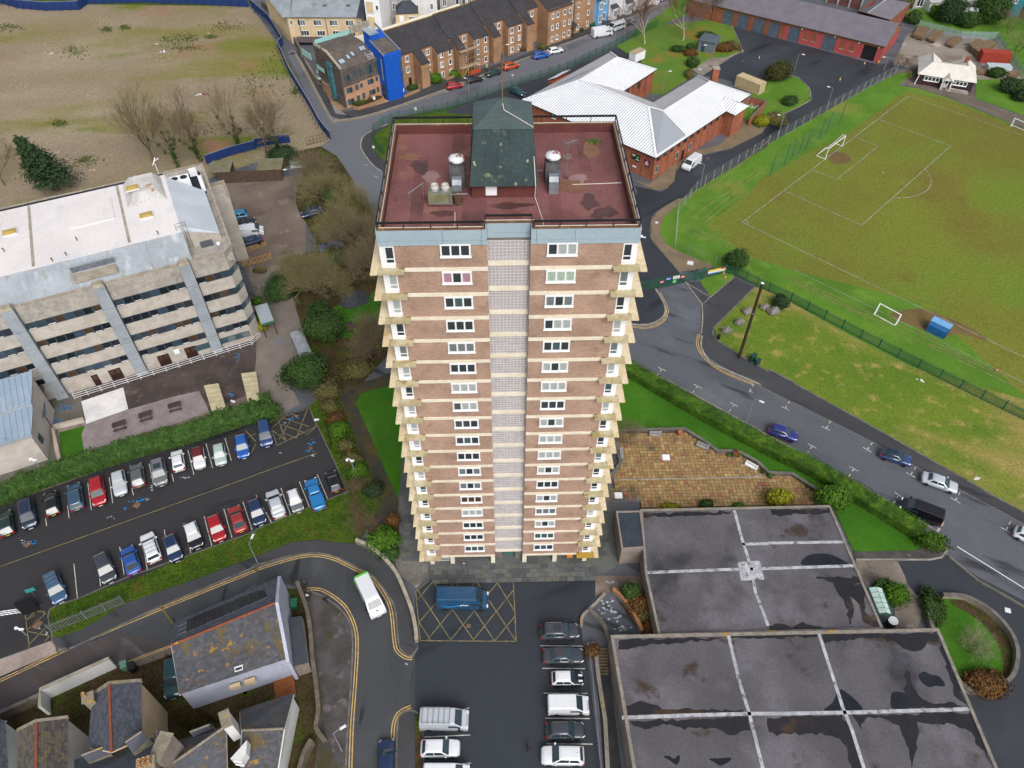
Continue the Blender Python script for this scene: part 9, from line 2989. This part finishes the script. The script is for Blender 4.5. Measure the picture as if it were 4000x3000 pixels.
for k in range(8):
 p0,p1=lerp(a,b,k/8),lerp(a,b,(k+.9)/8)
 MB().obox(p0,p1,2.2,0,1.3).obj('bale',mat('bale_wrap','9fb3b8','c3cdd0',2.5,var=.2,rough=.35),t,world=True)
def planks(label,s,n,h):
 P=pl(s)
 t=thing('timber_stack',label,'timber stack',P[0])
 for k in range(n):
  f0,f1=k/n,(k+.85)/n
  Q=[lerp(P[0],P[1],f0),lerp(P[0],P[1],f1),lerp(P[3],P[2],f1),lerp(P[3],P[2],f0)]
  MB().prism(Q,.3,h+random.uniform(-.12,.1)).obj('plank',mat('yard_plank','6a553f','7d6a50',1.5,var=.2,coord='world'),t,world=True)
 for f in (.15,.85):
  MB().obox(lerp(P[0],P[3],f),lerp(P[1],P[2],f),.25,0,.3).obj('bearer',m_wood2,t,world=True)
planks('timber stack nearest the garage gable','30 1240,330 1330,360 1390,270 1290,255',9,1.0)
planks('second timber stack from the garage gable','30 1360,355 1425,385 1510,300 1430,280',8,.9)
planks('third timber stack standing alone in the yard','30 1525,400 1590,425 1675,350 1600,335',8,.8)
planks('dark timber frames beside the red container','30 1720,440 1800,500 1960,420 1770,380',6,1.5)
planks('long low timber stack below the bales','30 1800,650 2160,665 2165,640 1800,615',4,.7)
t=thing('box_trailer','white box trailer with tan roof beside the white-roofed hall','trailer',q('20',1075,530),.75)
MB().box(-1.9,1.9,-1.0,1.0,.5,2.6).obj('body',m_upvc,t)
MB().box(-1.95,1.95,-1.04,1.04,2.6,2.66).obj('roof',mat('tan_roof','a3937a'),t)
ty,ri=wheelmesh(.3,.2)
for s in (-1,1):
 o=link('wheel',ty,t,(.2,s*.95,.3));link('rim',ri,o)
MB().tube([(1.9,0,.5),(3.0,0,.45)],.05,6).obj('drawbar',m_galvd,t)
a,b=q('20',1600,440),q('20',1735,470)
t=thing('kiosk','small grey-blue flat-roofed kiosk among shrubs','kiosk',a,ang(a,b))
L=(b-a).length
m_kio=mat('kiosk_grey','69727a','5f6870',1)
MB().box(0,L,0,4.5,0,2.7).obj('wall',m_kio,t)
MB().box(-.2,L+.2,-.2,4.7,2.7,2.9).obj('roof',mat('kiosk_roof','4a5560','55606a',.8),t)
MB().box(.8,1.8,-.05,0,.05,2.2).obj('door',m_ofr,t)
for x in (2.8,4.2):
 if x<L-.5:
  window(t,x,-.01,.9,.9,1.2,1,0,.06,.05,False,m_kio,g_grey)
a,b=q('00',1900,1585),q('10',235,1560)
t=thing('timber_shed','long vertical-boarded bin shed at top of office yard','shed',a,ang(a,b))
L=(b-a).length
n=60
for k in range(n):
 MB().box(k*L/n,(k+.9)*L/n,-.03*(k%2),.08,0,2.5).obj('board',m_wood2,t)
m_mfelt=mat('mossy_felt','74705f','66664a',.6,patches=[('6d5a48',.5,.6,.7)],fine=4)
for x0,x1 in ((-1.5,2.6),(L*.62,L+.2)):
 MB().slab([(x0,.0,2.55),(x1,0,2.55),(x1,4.0,2.75),(x0,4.0,2.75)],.12).obj('roof',m_mfelt,t)
 MB().box(x0+.1,x1-.1,3.8,3.9,0,2.6).obj('rear_wall',m_wood2,t)
t=thing('bin_store','green and white metal bin store beside the office end','store',q('01',1820,110),.4)
MB().box(0,1.6,0,3,0,2.0).obj('body',mat('store_green','1f3f35'),t)
MB().box(-.05,1.65,-.05,3.05,2.0,2.1).obj('lid',m_upvc,t)
MB().box(1.7,1.8,-2.2,1.8,0,2.2).obj('screen',m_slope,t)
for lab,s in (('cream ribbed bin shelter nearer the picnic gravel','02 1830,235 1955,215 1885,-10 1760,10'),('cream ribbed bin shelter beside the setts path','12 -75,140 35,130 0,-110 -130,-95')):
 P=pl(s,1.5)
 t=thing('bin_shelter',lab,'bin shelter',V3(P[0],0),0,'bin shelters')
 walls(t,[V3(p,0) for p in P],0,1.35,m_render)
 for k in range(6):
  f0,f1=k/6,(k+.9)/6
  MB().prism([lerp(P[0],P[3],f0),lerp(P[1],P[2],f0),lerp(P[1],P[2],f1),lerp(P[0],P[3],f1)],1.36,1.52).obj('lid',mat('cream_lid','b9ae90','a89d80',.8,fine=4),t,world=True)
P=pl('11 385,1440 505,1430 400,1200 290,1215',2.4)
t=thing('cycle_shelter','curved clear-roofed cycle shelter beside the path','shelter',V3(P[0],0))
m_clear=mat('clear_roof','a3a9ae','8f969c',1,rough=.2,alpha=.75)
for k in range(5):
 f0,f1=k/5,(k+.97)/5
 for j in range(6):
  g0_,g1_=j/6,(j+1)/6
  z0_,z1_=math.sin(PI*(.12+g0_*.8))*.6,math.sin(PI*(.12+g1_*.8))*.6
  Q=[lerp(lerp(P[0],P[1],g0_),lerp(P[3],P[2],g0_),f0)+Vector((0,0,z0_-.4)),lerp(lerp(P[0],P[1],g1_),lerp(P[3],P[2],g1_),f0)+Vector((0,0,z1_-.4)),lerp(lerp(P[0],P[1],g1_),lerp(P[3],P[2],g1_),f1)+Vector((0,0,z1_-.4)),lerp(lerp(P[0],P[1],g0_),lerp(P[3],P[2],g0_),f1)+Vector((0,0,z0_-.4))]
  if j==0:
   mbp=MB()
  mbp.slab(Q,.02)
 mbp.obj('roof_panel',m_clear,t,world=True)
for p in P:
 MB().tube([V3(p,0),V3(p,2.1)],.05,6).obj('post',m_galv,t,world=True)
P=[q('33',*xy,2.6) for xy in ((960,325),(1068,330),(985,105),(868,100))]
t=thing('glass_shelter','green-framed shelter with mint glass roof panels','shelter',V3(P[0],0))
for k in range(5):
 for j in range(2):
  f0,f1,g0_,g1_=k/5+.01,(k+1)/5-.01,j/2+.02,(j+1)/2-.02
  rz_=.25 if j==0 else 0
  Q=[lerp(lerp(P[0],P[1],g),lerp(P[3],P[2],g),f)+Vector((0,0,.35*(1-abs(g-.5)*2))) for g,f in ((g0_,f0),(g1_,f0),(g1_,f1),(g0_,f1))]
  MB().slab(Q,.03).obj('roof_panel',mat('mint_panel','b5cdc6','a8bfb6',1.2,rough=.3),t,world=True)
m_gfr=mat('shelter_green','1f5a4a')
for a,b in ((0,3),(1,2),(0,1),(3,2)):
 MB().tube([P[a],P[b]],.06,5).obj('eaves_rail',m_gfr,t,world=True)
for p in (P[0],P[1],P[2],P[3],lerp(P[1],P[2],.5)):
 MB().tube([V3(p,0),p],.05,6).obj('post',m_gfr,t,world=True)
area('pond','11 790,880 880,845 960,870 985,920 950,970 860,1000 790,1010 740,990 720,960',mat('pond_water','3c4045',var=.05,rough=.04,coord='world',spec=.8),.06,4)
for i,(x,y,r) in enumerate(((730,1010,.5),(690,1030,.4),(760,970,.45),(660,1000,.4),(720,960,.35))):
 pass
t=thing('white_barrier','white barred gate frame with black louvred box at lower left','barrier',q('03',80,330))
P=pl('03 -120,330 150,290',.9)
bb=MB()
for z_ in (.2,.6,1.0):
 bb.tube([V3(P[0],z_),V3(P[1],z_)],.05,5)
for k in range(8):
 p=lerp(P[0],P[1],k/7)
 bb.tube([V3(p,0),V3(p,1.05)],.035,5)
bb.obj('frame',m_upvc,t,world=True)
P=pl('03 150,290 300,250 220,180 120,225',1.5)
MB().prism([V3(p,0) for p in P],0,1.4).obj('box',m_black,t,world=True)
for k in range(7):
 MB().tube([lerp(P[0],P[1],k/6)+Vector((0,0,-.07)),lerp(P[3],P[2],k/6)+Vector((0,0,-.07))],.05,4).obj('louvre',m_trim,t,world=True)
o=MB().box(-.5,.5,-.03,.03,0,.6).obj('teal_sign',mat('sign_teal','2f8f8f'))
o.location=q('03',310,175)+Vector((0,0,1.2))
o.rotation_euler=(0,0,.4)
tag(o,'small teal and white sign beside the steel-blue estate','sign')
MB().tube([(0,0,-1.2),(0,0,0)],.03,5).obj('post',m_lampg,o)
def wheelie(label,c_,x,y,m,rz=0,s=1.0):
 t=thing('wheelie_bin',label,'bin',q(c_,x,y),rz,'wheeled bins')
 b=MB()
 w=.29*s
 b.add([(-w*.8,-.26*s,.05),(w*.8,-.26*s,.05),(w*.8,.26*s,.05),(-w*.8,.26*s,.05),(-w,-.36*s,1.0*s),(w,-.36*s,1.0*s),(w,.36*s,1.0*s),(-w,.36*s,1.0*s)],[(3,2,1,0),(4,5,6,7),(0,1,5,4),(1,2,6,5),(2,3,7,6),(3,0,4,7)])
 b.obj('body',m,t)
 MB().slab([(-w*1.05,-.38*s,1.03*s),(w*1.05,-.38*s,1.03*s),(w*1.05,.4*s,1.1*s),(-w*1.05,.4*s,1.1*s)],.05).obj('lid',m,t)
 for sg_ in (-1,1):
  ty_,_=wheelmesh(.1,.06)
  link('wheel',ty_,t,(sg_*w,.3*s,.1),PI/2)
m_gbin=mat('bin_green','1f5f45','1a5240',2)
wheelie('large green bin behind the end of slate house','13',345,275,m_gbin,.1,1.3)
wheelie('green bin at the white yard wall end','03',1095,800,mat('bin_pale_green','5f8a75'),.4,1.1)
wheelie('black open bin beside the pale green one','03',1165,815,m_trim,.4,1.2)
for i,(c_,x,y,lab) in enumerate((('10',2070,525,'green bin left of pair by the flats'),('10',2100,515,'green bin right of pair by the flats'),('20',700,235,'green bin left before the blue house'),('20',680,245,'second green bin before the blue house'),('20',985,110,'green bin at the white terrace'),('20',1010,95,'last green bin along the white terrace'))):
 wheelie(lab,c_,x,y,m_gbin,SA,1.1)
o=MB().box(-1.1,1.1,-1.3,1.3,0,.12).obj('timber_decking',mat('orange_deck','8a5228','7a4826',2),None)
o.location=V3(q('13',250,975),.02);o.rotation_euler=(0,0,.3)
tag(o,'orange-brown timber deck in yard behind white-walled house','deck')
# ================================================================ scaffold on the flats
t=thing('scaffold','scaffold tower with yellow-sleeved legs against second flats wing','scaffold',SF(16,-1),SA)
m_sc=mat('scaffold_tube','8f8478',metal=.3,rough=.5)
m_scy=mat('scaffold_yellow','c9a62a')
for x in (-.6,1.2,3.0,4.6):
 for y in (-.6,.5):
  MB().tube([(x,y,0),(x,y,2.0)],.06,6).obj('sleeved_leg',m_scy,t)
  MB().tube([(x,y,2.0),(x,y,8.4)],.04,6).obj('standard',m_sc,t)
for z_ in (2.0,3.0,4.2,5.4,6.4,7.4):
 MB().tube([(-.8,-.6,z_),(4.8,-.6,z_)],.035,5).obj('ledger',m_sc,t)
for z_ in (2.1,6.0):
 for k in range(5):
  MB().box(-.8,4.8,-.6+k*.23,-.4+k*.23,z_,z_+.05).obj('board',mat('scaffold_board','a89074'),t)
MB().tube([(-.6,-.6,0),(1.2,-.6,2.0)],.05,5).obj('brace',m_scy,t)
o=MB().box(0,3.2,-.03,.03,.1,1.1).obj('safety_netting',mat('orange_net','a5452a'),None)
p=SF(17.5,-1.8)
o.location=p;o.rotation_euler=(0,0,SA)
tag(o,'orange safety netting beside the scaffold','netting')
# ================================================================ people
m_skin=mat('skin','b98d75',var=.05)
def person(label,p,rz,top,legs,hair,pose=0,h=1.72,hat=None):
 t=thing('person',label,'person',(p.x,p.y,p.z),rz)
 me=bpy.data.meshes.new('body')
 s=h/1.72
 st=.16 if pose==1 else .05
 vs=[(0,0,.95),(0,0,1.15),(0,0,1.38),(0,0,1.5),(.02,0,1.6),(.02,0,1.7),(0,.1,.9),(st,.11,.5),(-st*.2+st*.6,.11,.08),(st+.14,.12,.04),(0,-.1,.9),(-st*.6,-.11,.5),(-st*1.6,-.11,.08),(-st*1.6+.14,-.12,.04),(0,.2,1.38),(-.05,.26,1.12),(.1,.24,.92),(.15,.235,.84),(0,-.2,1.38),(.05,-.26,1.12),(.16,-.22,.95),(.2,-.215,.87)]
 es=[(0,1),(1,2),(2,3),(3,4),(4,5),(0,6),(6,7),(7,8),(8,9),(0,10),(10,11),(11,12),(12,13),(2,14),(14,15),(15,16),(16,17),(2,18),(18,19),(19,20),(20,21)]
 rs=[.15,.14,.15,.06,.1,.085,.09,.07,.05,.04,.09,.07,.05,.04,.07,.05,.04,.035,.07,.05,.04,.035]
 me.from_pydata([(x*s,y*s,z_*s) for x,y,z_ in vs],es,[])
 o=link('body_tmp',me)
 mo=o.modifiers.new('skin','SKIN')
 for i,r in enumerate(rs):
  me.skin_vertices[0].data[i].radius=(r*s,r*s)
 me.skin_vertices[0].data[0].use_root=True
 o.modifiers.new('sub','SUBSURF').levels=1
 dg=bpy.context.evaluated_depsgraph_get()
 nm=bpy.data.meshes.new_from_object(o.evaluated_get(dg))
 bpy.data.objects.remove(o)
 nm.materials.clear()
 for m in (top,legs,m_skin,hair,m_trim):
  nm.materials.append(m)
 for f in nm.polygons:
  c=f.center
  z_=c.z/s
  if z_>1.66 or (z_>1.55 and c.x<0):
   f.material_index=3
  elif z_>1.5:
   f.material_index=2
  elif abs(c.y)>.17*s and z_<.92:
   f.material_index=2
  elif z_<.1:
   f.material_index=4
  elif z_<.93:
   f.material_index=1
  else:
   f.material_index=0
  f.use_smooth=True
 link('body',nm,t)
 if hat:
  MB().lathe([(.14,1.66),(.135,1.72),(.1,1.78),(.03,1.8)],12,(.02,0,0)).obj('hard_hat',hat,t,True)
 else:
  MB().lathe([(.108,1.62),(.112,1.68),(.09,1.75),(.03,1.785)],12,(-.005,0,0)).obj('hair',hair,t,True)
 for y in (-.035,.035):
  MB().box(.105,.118,y-.012,y+.012,1.635,1.65).obj('eye',m_trim,t)
 MB().box(.11,.135,-.012,.012,1.59,1.63).obj('nose',m_skin,t)
 return t
pk=lambda h:mat('cloth_'+h,hx(h),var=.1,fine=6)
person('person in dark coat farthest up the kerb by the stone wall',V3(q('13',437,110),.12),1.2,pk('2a2327'),pk('1f1d22'),pk('5a3f2c'),1)
person('person with pale bag in dark clothes beside the yellow lines',V3(q('13',470,185),.12),-2.2,pk('2b2b33'),pk('33302c'),pk('6a4a30'),1)
person('person in black walking along the mossy footway',V3(q('13',610,235),.12),-1.2,pk('17181c'),pk('1d1e24'),pk('3f2c22'),1)
person('person in dark maroon jacket crossing the front car park',V3(q('23',140,1505),.03),.5,pk('351d24'),pk('1b1b20'),pk('2a1f1a'),1)
person('worker in white hard hat and yellow vest near scaffold',V3(q('10',1995,620),.13),-1.5,pk('a8a82f'),pk('1f2a44'),pk('3a2c24'),0,1.78,m_upvc)
o=MB().box(-.14,.14,-.07,.07,0,.3).obj('carrier_bag',m_upvc,None)
o.location=V3(q('13',452,190),.55)
tag(o,'pale carrier bag held by the second person at kerb','bag')
for i,(c_,x,y,h,lab) in enumerate((('00',1415,445,'c9c6d4','pale plastic litter heap on waste ground'),('00',1710,820,'d0d0d6','white rubbish bag beside red litter on waste ground'),('00',1770,815,'8f2020','red litter beside the white rubbish bag'),('00',435,465,'c9c0c0','small white litter at left of waste ground'),('00',1795,285,'b08a74','orange-pink rubble lump near the top hoarding'),('00',800,1468,'b59a80','pale boulder before the office roof'),('31',1320,1625,'d0d0d0','white litter on the grass bank'),('00',1353,382,'d0d0cc','white sheet of litter in mid waste ground'),('00',495,1315,'8f98a5','pale metal scrap beside dark conifer'))):
 rnd=random.Random(i)
 p=q(c_,x,y)
 b=MB()
 for k in range(5):
  c=p+Vector((rnd.gauss(0,.35),rnd.gauss(0,.25),.0))
  r=rnd.uniform(.2,.4) if i<3 else rnd.uniform(.12,.3)
  b.add([c+Vector((-r,-r*.6,0)),c+Vector((r,-r*.7,0)),c+Vector((r*.7,r*.6,0)),c+Vector((-r*.8,r*.6,0)),c+Vector((0,0,r*.7))],[(0,1,4),(1,2,4),(2,3,4),(3,0,4)])
 o=b.mesh('litter',mat('litter_'+h,hx(h)),off=p)
 tag(link('litter',o,None,p+Vector((0,0,.1 if c_=='31' else .0))),lab,'litter')
